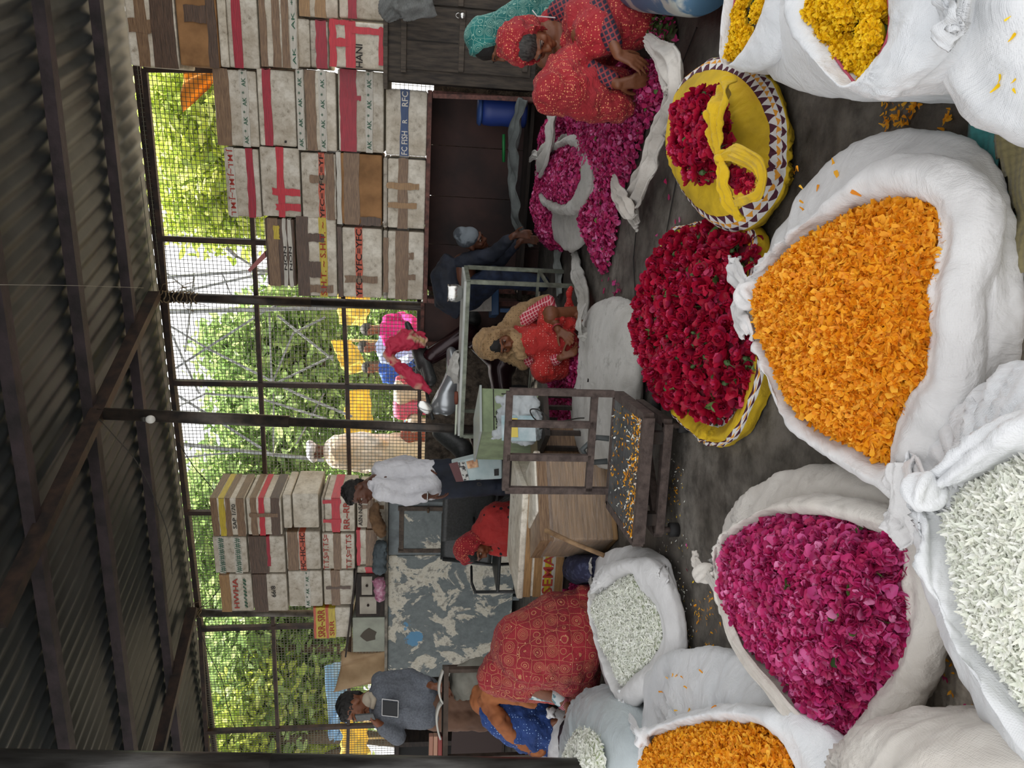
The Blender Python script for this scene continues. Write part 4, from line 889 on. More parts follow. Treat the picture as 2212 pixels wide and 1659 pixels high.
# marigold flower heads: one model, copied
def marigold(loc, r):
    root = thing('marigold', loc, 'x', 'flower', 'whole yellow marigolds in the right sacks')
    rg = np.random.default_rng(int(loc[0]*9999) % 9999); n = 420
    u = rg.uniform(-.25, 1, n); th = rg.uniform(0, 6.283, n); s_ = np.sqrt(np.maximum(0, 1-u*u)); Nn = np.stack([s_*np.cos(th), s_*np.sin(th), u], 1)
    P = Nn*[r, r, r*.72]*rg.uniform(.9, 1.0, n)[:, None]
    V, Fq = petals(P, Nn, r*.26, 'round', 1.2, .3, 0, seed=3)
    mb = MB(); mb.ell((0, 0, 0), (r*.85, r*.85, r*.6), None, 14, 8)
    bv = np.array([tuple(x) for x in mb.v]); bf = np.array(mb.f)+len(V)
    np_mesh('petal_head', np.concatenate([V, bv]), np.concatenate([Fq, bf]), [P_YE], root)
    mb = MB(); mb.lathe(Vector((0, 0, 0)), [(.001, -r*.95), (r*.15, -r*.9), (r*.35, -r*.6), (r*.5, -r*.35)], 10); cx_ = mb.build('calyx', M('calyx_green', '3f5a2c', .6), None, True); cx_.parent = root
    return root
mproto = None; spots = []
def scatter_flowers(inner, zc, dome, dmin, rad, labelf, gname, proto, seed, maxn=60):
    rg = random.Random(seed); pa = np.array(inner); lo, hi = pa.min(0), pa.max(0); pts = []; tries = 0
    while tries < 6000 and len(pts) < maxn:
        tries += 1; x, y = rg.uniform(lo[0], hi[0]), rg.uniform(lo[1], hi[1])
        if not inpoly(np.array([[x, y]]), inner)[0]: continue
        d = pdist(np.array([[x, y]]), inner)[0]
        if d < rad*.35: continue
        z = zc + dome*(1-math.exp(-d/.07))+rg.uniform(-.010, .010)
        if all((x-a)**2+(y-b)**2 > dmin**2 for a, b, _ in pts): pts.append((x, y, z))
    return pts
mproto = marigold(Vector((0.3, 0, 0)), .031); first = True
for inner, zc, dome, where, sd_, pz in [(in7, -.01, .03, 'yellow marigold flower head packed in the front right white sack', 1, pl7), (in7b, -.01, .03, 'yellow marigold flower head in the sack mouth beside the yellow bundle', 2, pl7b)]:
    for (x, y, z) in scatter_flowers(inner, zc, dome, .050, .02, None, None, None, sd_):
        o = mproto if first else copy_tree(mproto); first = False
        o.location = (x, y, z+float(pz(np.array([[x, y]]))[0])); o.rotation_euler = (random.uniform(-.4, .4), random.uniform(-.4, .4), random.uniform(0, 6)); s_ = random.uniform(.85, 1.1); o.scale = (s_,)*3
        o['label'] = where; o['group'] = 'marigolds in the front right sack' if sd_ == 1 else 'marigolds in the back right sack mouth'
# ---- S8 white sack at the lower right corner of the frame ----
s8 = mound('white closed sack in the near right corner with a few yellow petals on it', [(2085, -160), (2075, -40), (2105, 40), (2130, 120), (2160, 200), (2230, 300), (2340, 330), (2460, 200), (2480, -60), (2400, -220), (2200, -260)], .11, BAG(.26), CWP, folds_px=[(2110, -20, .02, 6, .25)], seed=12)
ribbon([on(s8, 2120, 20, .02), G(2090, -10, .33), G(2066, 10, .32), G(2060, 40, .3)], [.05, .1, .12, .05], CWP, s8, 'cloth_ear', seed=4)
# ---- S9 yellow bundle with triangle border ----
m, t, b = nm('yellow_triangle_cloth'); uv = N(t, 'ShaderNodeUVMap'); sp_ = N(t, 'ShaderNodeSeparateXYZ'); t.links.new(uv.outputs[0], sp_.inputs[0])
def mth(op, a, b_=None, c=None):
    n = N(t, 'ShaderNodeMath', operation=op)
    for i, x in enumerate((a, b_, c)):
        if x is None: continue
        if hasattr(x, 'links'): t.links.new(x, n.inputs[i])
        else: n.inputs[i].default_value = x
    return n.outputs[0]
def band(v0, v1): return mth('MULTIPLY', mth('GREATER_THAN', sp_.outputs[1], v0), mth('LESS_THAN', sp_.outputs[1], v1))
def tri(v0, v1, nn, ph=0):
    fu = mth('FRACT', mth('ADD', mth('MULTIPLY', sp_.outputs[0], nn), ph)); fv = mth('DIVIDE', mth('SUBTRACT', sp_.outputs[1], v0), v1-v0)
    d = mth('MULTIPLY', mth('ABSOLUTE', mth('SUBTRACT', fu, .5)), 2.0)
    return mth('MULTIPLY', mth('MULTIPLY', mth('LESS_THAN', mth('ADD', d, fv), .95), mth('GREATER_THAN', fv, 0)), mth('LESS_THAN', fv, 1))
nz = noise_tex(t, 5, 6, objc(t)); yc = ramp(t, nz.outputs[0], [(.3, hexc('a98c17')), (.55, hexc('d9b51e')), (.8, hexc('cf9a28'))])
def mixc(f, a, col):
    x = N(t, 'ShaderNodeMix', data_type='RGBA'); t.links.new(f, x.inputs[0]); t.links.new(a, x.inputs[6]); x.inputs[7].default_value = col4(hexc(col)); return x.outputs[2]
c_ = yc.outputs[0]
for v0, v1 in ((.50, .68), (.12, .24)):
    h = (v1-v0)
    c_ = mixc(band(v0, v1), c_, 'd5d3cf'); c_ = mixc(tri(v0, v0+h*.4, 46), c_, '4a1a2c'); c_ = mixc(tri(v0+h*.62, v1, 46, .5), c_, '4a1a2c'); c_ = mixc(tri(v0+h*.35, v0+h*.62, 60, .2), c_, 'd9952a')
t.links.new(c_, b.inputs['Base Color']); b.inputs['Roughness'].default_value = .85; nf = noise_tex(t, 14, 5, objc(t), .6, 1); bump(t, b, nf.outputs[0], .5, .015)
M_YT = m
def rose_like(r, mats, nm_, label, group, seed=1, cup=.9):
    root = thing(nm_, (0, 0, 0), label, 'flower', group); rg = np.random.default_rng(seed); Vs = []; Fs = []; o = 0
    for ring, (cnt, rad, tl, up_) in enumerate([(3, .18, 1.3, .5), (5, .42, .9, .32), (6, .7, .45, .1), (5, .85, .1, -.05)]):
        for k in range(cnt):
            a = 6.283*(k/cnt)+ring*.7+rg.uniform(-.2, .2); d = np.array([math.cos(a), math.sin(a), 0]); nn = np.array([-math.cos(a)*math.sin(tl), -math.sin(a)*math.sin(tl), math.cos(tl)])
            gv, gf = petal_grid('round'); ax = d*math.cos(tl)+np.array([0, 0, math.sin(tl)]); ay = np.cross(nn, ax); s = r*rg.uniform(.8, 1.05)
            lz = cup*(gv[:, 0]**2+gv[:, 1]**2)*1.2+rg.normal(0, .2)*gv[:, 0]*gv[:, 1]
            Vs.append(d*rad*r*.75+[0, 0, up_*r] + s*(gv[:, :1]*ax+gv[:, 1:2]*ay+lz[:, None]*nn)); Fs.append(gf+o); o += len(gv)
    np_mesh('petals', np.concatenate(Vs), np.concatenate(Fs), mats, root)
    mb = MB(); mb.lathe(Vector((0, 0, 0)), [(r*.03, -r*1.5), (r*.05, -r*.75), (r*.25, -r*.6), (r*.3, -r*.4), (r*.15, -r*.1)], 7)
    for k in range(5): a = k*1.256; p0 = Vector((math.cos(a)*r*.25, math.sin(a)*r*.25, -r*.5)); q0 = Vector((math.cos(a)*r*.8, math.sin(a)*r*.8, -r*.6)); sd_ = Vector((-math.sin(a), math.cos(a), 0))*r*.1; mb.add([p0-sd_, p0+sd_, q0], [(0, 1, 2)])
    c = mb.build('calyx', MATS['calyx_green'], None, True); c.parent = root
    return root
rp = rose_like(.030, [P_RD], 'rose', 'red rose head lying in the loose heap on the yellow cloth', 'loose red roses on the yellow cloth', 3)
rfirst = [True]
def put_roses(polyw, zf_, label, group, n, dmin, seed, tiltr=1.0, sc0=1.0):
    rg = random.Random(seed); pa = np.array(polyw); lo, hi = pa.min(0), pa.max(0); pts = []; tr = 0
    while len(pts) < n and tr < 20000:
        tr += 1; x, y = rg.uniform(lo[0], hi[0]), rg.uniform(lo[1], hi[1])
        if not inpoly(np.array([[x, y]]), polyw)[0] or any((x-a)**2+(y-b)**2 < dmin**2 for a, b in pts): continue
        pts.append((x, y)); o = rp if rfirst[0] else copy_tree(rp); rfirst[0] = False
        o.location = (x, y, zf_(x, y)+rg.uniform(-.004, .008)); o.rotation_euler = (rg.uniform(-tiltr, tiltr), rg.uniform(-tiltr, tiltr), rg.uniform(0, 6.28)); s = sc0*rg.uniform(.7, 1.15); o.scale = (s, s, s)
        o['label'] = label; o['group'] = group
# S10 cloth and heap
px10 = [(1440, 515), (1410, 590), (1388, 670), (1392, 760), (1418, 850), (1465, 885), (1525, 908), (1562, 902), (1600, 850), (1630, 780), (1628, 700), (1608, 620), (1618, 530), (1580, 490), (1500, 488)]
cl10 = [(1455, 500), (1400, 600), (1388, 700), (1403, 770), (1425, 850), (1480, 920), (1545, 962), (1590, 945), (1625, 880), (1650, 800), (1655, 700), (1630, 600), (1630, 500), (1560, 478)]
ow = ringpts(cl10, .05); c10 = (sum(p.x for p in ow)/len(ow), sum(p.y for p in ow)/len(ow))
r10 = thing('spread_cloth', (c10[0], c10[1], 0), 'yellow triangle bordered cloth spread open under the heap of loose red roses', 'cloth')
rr_, _ = resample_angle(ow, c10, 200); o1 = np.ones(200)
loft('cloth', [(rr_*.5, o1*.02), (rr_*.8, o1*.04), (rr_*.93, o1*.065), (rr_, o1*.06), (rr_*1.0, o1*.03), (rr_*.98, o1*.004)], c10, M_YT, r10, 200, 5, [(G(1560, 950).x, G(1560, 950).y, .02, 6, .15)], .008, 3, uv=True)
w10 = [(p.x, p.y) for p in smooth_closed(ringpts(px10, .08), 3)]
def z10(Q): d = pdist(Q, w10); return .06+.15*(1-np.exp(-d/.14))
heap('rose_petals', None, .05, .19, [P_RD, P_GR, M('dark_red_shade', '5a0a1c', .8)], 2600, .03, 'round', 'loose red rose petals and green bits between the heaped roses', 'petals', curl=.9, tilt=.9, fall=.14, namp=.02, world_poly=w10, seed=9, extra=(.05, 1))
put_roses(w10, lambda x, y: .065+.14*(1-math.exp(-pdist(np.array([[x, y]]), w10)[0]/.14)), 'red rose head lying in the loose heap on the yellow cloth', 'loose red roses on the yellow cloth', 170, .032, 5)
# S9 bundle
ow9 = [(1468, 240), (1500, 160), (1545, 122), (1610, 120), (1665, 165), (1700, 240), (1706, 320), (1698, 400), (1665, 460), (1610, 505), (1560, 500), (1505, 440), (1475, 370), (1462, 300)]
P9 = [G(x, y, .14-.11*(x-1462)/244) for x, y in ow9]; c9 = (sum(p.x for p in P9)/len(P9), sum(p.y for p in P9)/len(P9)); r9, z9 = resample_angle(P9, c9, 240); o1 = np.ones(240)
b9 = thing('cloth_bundle', (c9[0], c9[1], 0), 'knotted yellow cloth bundle with white and maroon triangle border, red roses bursting out', 'bundle')
k9 = G(1555, 343, .25)
dd9 = lambda rr, z: (rr, o1*z)
# centre of the gathers at the knot
def shift(rr, s, z, kx=1.0): return (rr*s, z*((1-s)*.9+s*z9/.105))
cl9, _ = loft('cloth', [shift(r9, .03, .225), shift(r9, .2, .215), shift(r9, .45, .2), shift(r9, .7, .18), shift(r9, .9, .145), shift(r9, .98, .1), shift(r9, .92, .04), shift(r9, .82, .005)], c9, M_YT, b9, 240, 6, [(k9.x, k9.y, .03, 10, .14)], .008, 5, uv=True)
kn = knot(k9+Vector((0, 0, -.01)), .022, CY, b9, seed=3)
ribbon([k9, G(1560, 380, .25), G(1570, 430, .23), G(1600, 470, .18)], [.02, .06, .07, .05], CY, b9, 'knot_tail', seed=3, pleat=.5)
ribbon([k9, G(1585, 330, .24), G(1640, 360, .22), G(1640, 410, .21), G(1590, 430, .22)], [.02, .05, .05, .05, .04], CY, b9, 'knot_tail', seed=7, pleat=.4)
ribbon([k9, G(1550, 300, .245), G(1555, 250, .235), G(1570, 200, .20)], [.02, .08, .12, .14], CY, b9, 'pleated_end', seed=9, pleat=.9, thick=.004)
po9 = [(1470, 250), (1490, 215), (1520, 185), (1540, 230), (1545, 290), (1552, 330), (1530, 350), (1510, 385), (1482, 378), (1466, 320)]
w9 = [(p.x, p.y) for p in smooth_closed(ringpts(po9, .22), 3)]
heap('rose_petals', None, .175, .24, [P_RD, P_GR, MATS['dark_red_shade']], 1500, .024, 'round', 'red rose petals spilling from the open side of the yellow bundle', 'petals', curl=.9, tilt=.9, fall=.05, world_poly=w9, seed=11, extra=(.06, 1))
put_roses(w9, lambda x, y: .23, 'red rose head bursting from the open side of the yellow bundle', 'roses in the yellow bundle', 40, .026, 6)
po9b = [(1568, 362), (1590, 372), (1615, 390), (1634, 412), (1600, 414), (1580, 392)]
w9b = [(p.x, p.y) for p in smooth_closed(ringpts(po9b, .215), 3)]
heap('rose_petals', None, .205, .225, [P_RD, MATS['dark_red_shade']], 260, .022, 'round', 'red rose petals showing in the small gap near the bundle knot', 'petals', curl=.9, tilt=.9, fall=.05, world_poly=w9b, seed=12)
# ---- S11 long closed sack in the middle ----
s11 = mound('dirty white closed sack lying in front of the squatting woman in red', [(1262, 800), (1266, 720), (1280, 665), (1320, 642), (1355, 655), (1372, 720), (1374, 800), (1366, 900), (1345, 985), (1300, 1010), (1262, 985), (1245, 920), (1250, 860)], .07, BAG(.145), CG, folds_px=[(1262, 735, .03, 9, .2)], seed=21)
kc = G(1262, 722, .15); knot(kc, .035, CG, s11, seed=21)
ribbon([kc, G(1252, 700, .19), G(1262, 665, .15)], [.04, .1, .08], CG, s11, 'knot_ear', seed=4)
px = [(1195, 790), (1240, 740), (1268, 745), (1275, 790), (1262, 860), (1250, 930), (1225, 950), (1195, 945), (1190, 880)]
heap('rose_petals', px, .01, .10, [P_MG, MATS['magenta_shade']], 3500, .024, 'round', 'magenta rose petals piled between the squatting woman and the closed sack', 'petals', fall=.1, seed=21)
# rolled white quilt edge behind
o = ribbon([G(1240, 545, .03), G(1250, 600, .05), G(1262, 640, .06), G(1265, 690, .05)], [.1, .16, .18, .14], CG, None, 'folded_cloth', seed=31, thick=.02); rebase(o, G(1250, 610)); tag(o, 'dirty white folded cloth lying behind the closed sack, under the red garment end', 'cloth')
# ---- S12 small slumped sack of roses and petal heaps, right ----
s12, in12, pl12 = sack('slumped grey-white sack with dark rose petals spilling from its mouth', [(1178, 345), (1215, 318), (1243, 318), (1255, 350), (1252, 400), (1222, 440), (1180, 425), (1172, 385)], [(1165, 350), (1210, 300), (1250, 300), (1268, 350), (1266, 410), (1230, 462), (1175, 445), (1160, 395)], .22, .15, [(1160, 370), (1200, 300), (1255, 300), (1275, 370), (1276, 450), (1262, 505), (1232, 540), (1200, 520), (1172, 460)], CG, folds_px=[(1170, 350, .03, 9, .2)], seed=12, wr=.012)
heap('rose_petals', None, -.01, .05, [P_MG, MATS['magenta_shade']], 2200, .024, 'round', 'dark rose petals in the slumped grey-white sack', 'petals', world_poly=in12, fall=.06, seed=22, zf=pl12)
ribbon([G(1172, 345, .25), G(1155, 335, .28), G(1145, 345, .27)], [.05, .08, .04], CG, s12, 'knot_ear', seed=4)
pxA = [(1232, 225), (1270, 170), (1330, 140), (1390, 130), (1440, 150), (1432, 220), (1400, 270), (1372, 350), (1345, 420), (1335, 500), (1320, 560), (1305, 592), (1288, 540), (1272, 470), (1262, 400), (1252, 330), (1238, 280)]
heap('rose_petals', pxA, .01, .13, [P_MG, P_GR, MATS['magenta_shade']], 11000, .024, 'round', 'wide spill of magenta rose petals on the floor at the feet of the right woman', 'petals', fall=.12, seed=23, nscale=4, namp=.05, extra=(.01, 1))
wB = [(q.x, q.y) for q in [W(1150, 235, .80), W(1150, 330, .80), W(1150, 430, .80), W(1150, 535, .80), G(1222, 540), G(1235, 470), G(1238, 400), G(1240, 320), G(1246, 225)]]
heap('rose_petals', None, .01, .24, [P_MG, MATS['magenta_shade']], 7000, .025, 'round', 'darker heap of rose petals behind the slumped sack, against the rack', 'petals', fall=.1, seed=24, nscale=4, namp=.05, world_poly=wB)
o = ribbon([G(1200, 238, .16), G(1196, 290, .2), G(1178, 340, .24), G(1165, 380, .2)], [.14, .2, .2, .12], CG, None, 'bunched_cloth', seed=32, thick=.01, pleat=.6); rebase(o, G(1196, 290)); tag(o, 'bunched grey-white cloth ridge between the two petal heaps', 'cloth')
o = ribbon([G(1395, 85, .12), G(1420, 110, .12), G(1452, 150, .14), G(1462, 200, .13), G(1440, 260, .09), G(1415, 320, .08), G(1395, 390, .07), G(1365, 440, .05), G(1378, 490, .03)], [.05, .1, .17, .17, .16, .17, .18, .15, .06], CW2, None, 'bunched_cloth', seed=33, thick=.01, pleat=.6); rebase(o, G(1420, 300)); tag(o, 'long rumpled white cloth edge lying along the front of the petal spill', 'cloth')
o = ribbon([G(1325, 385, .12), G(1335, 420, .13), G(1352, 450, .11), G(1370, 470, .07)], [.05, .1, .12, .08], CW2, None, 'cloth_flap', seed=36, thick=.008, pleat=.6); rebase(o, G(1335, 420)); tag(o, 'stiff upturned white cloth flap at the narrow end of the petal spill', 'cloth')
o = ribbon([W(1135, 215, .86), W(1120, 290, .84), W(1115, 380, .84), W(1118, 460, .84), W(1150, 530, .84)], [.25, .28, .25, .22, .1], M('grey_cloth', '6e7472', .9, c2='4b4f4e', scale=6, bmp=.3), None, 'sheet', seed=34, thick=.006, pleat=.5); rebase(o, W(1115, 380, .84)); tag(o, 'grey sheet rumpled over the petals in front of the rack', 'sheet')
o = ribbon([G(1205, 545, .02), G(1208, 590, .02), G(1210, 640, .02)], [.16, .15, .12], M('dusty_white_sheet', '8f9490', .9, c2='6c706c', scale=5, bmp=.3), None, 'sheet', seed=35, thick=.006); rebase(o, G(1170, 590)); tag(o, 'narrow dusty sheet on the floor under the long table legs', 'sheet')
# ---- left cluster ----
M_sheet = cloth_mat('thin_plastic_sheet', 'c9d2d4', 'a5aeb0', rough=.35, transl=.2)
s13 = mound('plump silvery plastic sack behind the white petal sack, by the near post', [(1262, 1540), (1290, 1490), (1330, 1490), (1375, 1535), (1400, 1600), (1405, 1690), (1380, 1760), (1300, 1780), (1250, 1700), (1245, 1610)], .14, BAG(.3), M_sheet, folds_px=[(1290, 1500, .03, 9, .2)], seed=31)
px = [(1242, 1590), (1262, 1568), (1285, 1580), (1300, 1605), (1308, 1640), (1300, 1680), (1255, 1690), (1238, 1640)]
heap('white_petals', px, .29, .36, [P_WH, MATS['pale_green_shade']], 3000, .02, 'tear', 'small pile of white petals on the silvery plastic sack', 'petals', fall=.05, seed=31)
s14 = mound('small knotted white cotton bag behind the dark cloth, near the post', [(1192, 1560), (1205, 1530), (1225, 1535), (1235, 1580), (1235, 1660), (1215, 1720), (1185, 1700), (1180, 1610)], .12, BAG(.24), CW, folds_px=[(1195, 1540, .03, 9, .2)], seed=33)
kc = G(1190, 1540, .27); knot(kc, .03, CW, s14, seed=5)
px = [(1158, 1500), (1180, 1490), (1190, 1530), (1188, 1580), (1175, 1610), (1160, 1590), (1152, 1540)]
heap('rose_petals', px, .1, .2, [P_MG, MATS['magenta_shade']], 1800, .028, 'round', 'rose petals heaped beside the woman in the blue patterned dress', 'petals', fall=.06, seed=32)
s15 = mound('dark maroon cloth bundle between the white bag and the silvery sack', [(1235, 1560), (1255, 1545), (1272, 1560), (1270, 1640), (1255, 1720), (1235, 1700)], .1, BAG(.2), M('dark_maroon_cloth', '33141f', .9, c2='1c0b12', bmp=.3), name='cloth_bundle', seed=35, cat='bundle')
# petals and dark bag beside the taped crate
px = [(1250, 1240), (1285, 1245), (1290, 1275), (1255, 1300), (1240, 1280)]
heap('rose_petals', px, .05, .16, [P_MG, MATS['magenta_shade']], 900, .026, 'round', 'rose petals showing between the taped crate and the big red shawl', 'petals', fall=.05, seed=33)
s16 = mound('dark blue patterned bag squeezed beside the taped crate', [(1255, 1200), (1290, 1205), (1290, 1250), (1265, 1262), (1250, 1240)], .1, BAG(.22), M('dark_blue_cloth', '23263f', .9, c2='4a4f6a', scale=30, lo=.5, hi=.7), name='bag', seed=37, cat='bag')
# ---- mats and tarps on the floor ----
def mat_flat(name, px, m, label, cat, z=.008, amp=.012, sc_=8, seed=0):
    poly = [(p.x, p.y) for p in smooth_closed(ringpts(px, z), 3)]; pa = np.array(poly); lo, hi = pa.min(0), pa.max(0); st = .012
    xs = np.arange(lo[0], hi[0], st); ys = np.arange(lo[1], hi[1], st); gx, gy = np.meshgrid(xs, ys); P = np.stack([gx.ravel(), gy.ravel()], 1); I = inpoly(P, poly).reshape(len(ys), len(xs))
    zz = z+amp*np.abs(vnoise(P*[1, 2.2], sc_, seed)); V = np.stack([P[:, 0], P[:, 1], zz], 1); nx = len(xs)
    F2 = [(i*nx+j, i*nx+j+1, (i+1)*nx+j+1, (i+1)*nx+j) for i in range(len(ys)-1) for j in range(nx-1) if I[i, j] and I[i, j+1] and I[i+1, j] and I[i+1, j+1]]
    o = np_mesh(name, V-[pa[:, 0].mean(), pa[:, 1].mean(), 0], np.array(F2), [m]); o.location = (pa[:, 0].mean(), pa[:, 1].mean(), 0)
    s = o.modifiers.new('t', 'SOLIDIFY'); s.thickness = .004; return tag(o, label, cat)
M_teal = cloth_mat('teal_woven', '5fa3a0', '3f8583', weave=300, wb=.6)
M_burl = cloth_mat('burlap', '9d9370', '7d744f', weave=280, wb=.7)
M_matg = cloth_mat('grey_jute_mat', 'b5ab9c', '8d8478', weave=220, wb=.8)
mat_flat('tarp', [(2140, 120), (2180, 195), (2168, 320), (2190, 420), (2205, 560), (2175, 640), (2145, 520), (2100, 330), (2094, 270), (2112, 200), (2122, 140)], M_teal, 'teal woven plastic tarp strip on the floor at the right edge', 'tarp', .008, .03)
mat_flat('burlap_sheet', [(2180, 200), (2260, 180), (2330, 300), (2330, 520), (2230, 600), (2168, 592), (2185, 460), (2155, 320), (2152, 255)], M_burl, 'olive burlap sheet crumpled over the teal tarp', 'sheet', .022, .03, seed=5)
mat_flat('floor_mat', [(2060, 880), (2130, 700), (2170, 590), (2280, 560), (2460, 700), (2460, 1600), (2200, 1680), (1960, 1640), (1880, 1560), (1920, 1480), (2000, 1380), (2030, 1250), (2040, 1000)], M_matg, 'grey brown jute mat on the floor between the nearest sacks', 'mat', .004, .012, seed=8)
# ---- loose petals ----
def strew(name, areas, mats, size, kind, label, seed=0, zz=None, z=.006, extra=None):
    rg = np.random.default_rng(seed); P = []
    for (X0, X1, Y0, Y1, n) in areas:
        k = max(1, n//9)
        cs = [(rg.uniform(X0, X1), rg.uniform(Y0, Y1)) for _ in range(k)]
        for _ in range(n):
            c = cs[rg.integers(k)]; w_ = rg.random() < .45
            X, Y = (rg.uniform(X0, X1), rg.uniform(Y0, Y1)) if w_ else (c[0]+rg.normal(0, (X1-X0)*.08), c[1]+rg.normal(0, (Y1-Y0)*.08)); P.append(tuple(G(X, Y, z)))
    P = np.array(P); Nn = np.tile([0, 0, 1.], (len(P), 1)); V, Fq = petals(P, Nn, size, kind, .5, .25, .001, seed=seed); c = P.mean(0)
    mi = np.repeat(rg.integers(0, len(mats), len(P)), len(Fq)//len(P)) if len(mats) > 1 else None
    o = np_mesh(name, V-c, Fq, mats, mi=mi); o.location = c; o['kind'] = 'stuff'; return tag(o, label, 'petals')
strew('fallen_petals', [(1905, 1990, 205, 270, 70), (2030, 2070, 230, 280, 14), (1700, 1740, 340, 400, 3)], [P_OR], .017, 'strap', 'orange petals fallen on the dark floor between the marigold sack and the yellow marigold sack', 1)
strew('fallen_petals', [(1420, 1480, 990, 1260, 110), (1460, 1500, 1250, 1400, 60)], [P_WH, P_WH, P_YE], .010, 'tear', 'small white and yellow petals fallen on the floor beside the scale', 2)
strew('fallen_petals', [(1500, 1560, 1270, 1410, 60), (1445, 1475, 1010, 1090, 26)], [P_OR], .014, 'strap', 'orange petals fallen on the floor between the white petal sack and the magenta sack', 3)
strew('fallen_petals', [(1380, 1460, 380, 640, 16), (1290, 1340, 600, 660, 22), (1375, 1400, 640, 900, 6), (1440, 1560, 1150, 1250, 4)], [P_MG], .02, 'round', 'single magenta petals scattered over the middle of the floor', 4)
strew('fallen_petals', [(1985, 2060, 1330, 1520, 22), (2080, 2120, 1490, 1530, 6)], [P_MG, P_OR], .013, 'tear', 'magenta and orange petals fallen on the jute mat', 5, z=.02)
# ================= TABLE, SCALE, CRATES, CHAIRS, SCOOTER =================
M_grn = M('chipped_green_metal', '8e9483', .5, .3, c2='5f6358', scale=14, bmp=.15)
M_white_s = M('worn_white_laminate', 'c3c6c2', .5, c2='a5a8a2', scale=4)
# long table, facing the camera: front edge at depth y
A = D(1003, 608, 5.15); tz = A.z; ex = EW.copy(); ey = -NW; B = A-ex*1.22; A.z = B.z = 0; TL = 1.22
tb = thing('long_table', B, 'long white topped table on a thin greenish steel frame, steel bowl standing on it', 'table')
def tp_(s, d, z): return B+ex*s+ey*d+Vector((0, 0, z))
LT = TL; DT = .5
mb = MB(); mb.box(tp_(LT/2, DT/2, tz-.008), (LT, DT, .016), ex, ey); mb.build('tabletop', M_white_s, tb)
for (s0, d0, s1_, d1) in [(0, 0, LT, 0), (0, DT, LT, DT), (0, 0, 0, DT), (LT, 0, LT, DT)]:
    mb = MB(); mb.bar(tp_(s0, d0, tz-.03), tp_(s1_, d1, tz-.03), .028, .028); mb.build('rail', M_grn, tb)
for s0, d0 in [(0, 0), (LT, 0), (0, DT), (LT, DT)]:
    mb = MB(); mb.bar(tp_(s0, d0, 0), tp_(s0, d0, tz-.045), .028, .028); mb.build('leg', M_grn, tb)
for (s0, d0, s1_, d1) in [(LT, 0, LT, DT), (LT, DT, 0, DT)]:
    mb = MB(); mb.bar(tp_(s0, d0, .2), tp_(s1_, d1, .2), .02, .02); mb.build('stretcher', M_grn, tb)
pb = G(975, 641, tz+.0); d_ = ray(968, 641); pb = tp_(0, 0, 0) ; 
pb = tp_(1.10, .13, tz+.001)
bw = thing('steel_bowl', pb, 'shiny round steel bowl standing at the right end of the long table', 'bowl')
mb = MB(); mb.lathe(pb, [(.001, 0), (.035, .002), (.056, .018), (.068, .05), (.066, .085), (.060, .10), (.066, .112), (.062, .112), (.056, .10), (.062, .05), (.03, .012), (.001, .010)], 28); mb.build('bowl_body', M_chr, bw, True)
# knife and cloth on the table
kp = tp_(.22, .12, tz)
kn_ = thing('knife', kp, 'knife with brown wooden handle lying near the left end of the long table', 'knife')
mb = MB(); mb.tube([kp+ex*.10+Vector((0, 0, .02)), kp+ex*.04+Vector((0, 0, .018)), kp-ex*.0+Vector((0, 0, .016))], [.014, .017, .014], 10); mb.build('handle', M('brown_handle', '6e3522', .5), kn_, True)
mb = MB(); mb.hexa([kp-ex*.0+ey*.015+Vector((0, 0, .010)), kp-ex*.0-ey*.02+Vector((0, 0, .010)), kp-ex*.25-ey*.02+Vector((0, 0, .006)), kp-ex*.27+ey*.0+Vector((0, 0, .006)), kp+ey*.015+Vector((0, 0, .02)), kp-ey*.02+Vector((0, 0, .02)), kp-ex*.25-ey*.02+Vector((0, 0, .02)), kp-ex*.27+ey*.0+Vector((0, 0, .02))]); mb.build('blade', M('dull_blade', 'b9bfae', .35, .6), kn_)
o = ribbon([tp_(.62, .2, tz+.02), tp_(.48, .2, tz+.03), tp_(.38, .2, tz+.02)], [.1, .22, .12], CG, None, 'cleaning_cloth', seed=61, thick=.01, pleat=.5); rebase(o, tp_(.48, .2, tz)); tag(o, 'crumpled pale cloth in the middle of the long table', 'cloth')
# ---- green metal box ----
M_gbox = M('olive_painted_box', '8a9a74', .55, .1, c2='6f7d5e', scale=9, bmp=.1)
M_gside = M_gbox
gb0 = G(1172, 860, 0); fL = D(1030, 932, 4.62); fR = D(1035, 838, 4.75)
gx = Vector((fR.x-fL.x, fR.y-fL.y, 0)); gw = gx.length; gx.normalize(); gy = Vector((-gx.y, gx.x, 0)); gz0 = D(1168, 885, 4.68).z; gz1 = D(1040, 885, 4.68).z
gz0 = max(gz0, .28); fL.z = 0
gb = thing('metal_box', fL+gx*gw/2, 'olive green metal box with scribbled black writing under the long table', 'box')
mb = MB(); mb.box(fL+gx*gw/2+gy*.28+Vector((0, 0, (gz0+gz1)/2)), (gw, .56, gz1-gz0), gx, gy); mb.build('body', M_gbox, gb, bevel=.006)
mb = MB(); mb.box(fL+gx*gw/2+gy*.275+Vector((0, 0, gz1+.006)), (gw+.02, .6, .014), gx, gy); mb.build('lid', M('pale_zinc', '9ba3a0', .4, .4), gb)
mb = MB(); mb.box(fL+gx*gw/2-gy*.003+Vector((0, 0, gz1-.08)), (gw*.96, .004, .006), gx, gy); mb.build('front_seam', MATS['dark_seam'], gb)
for k, (s_, z_, w_) in enumerate([('ravi 9 dal', .62, .8), ('c c l o', .42, .5), ('nkju lsB', .28, .85), ('ugle', .75, .4)]):
    text_part(s_, fL+gx*gw*.08-gy*.004+Vector((0, 0, gz0+(gz1-gz0)*z_)), gx, Vector((0, 0, 1)), .045, INK['bk'], gb, width=gw*w_)
mb = MB(); 
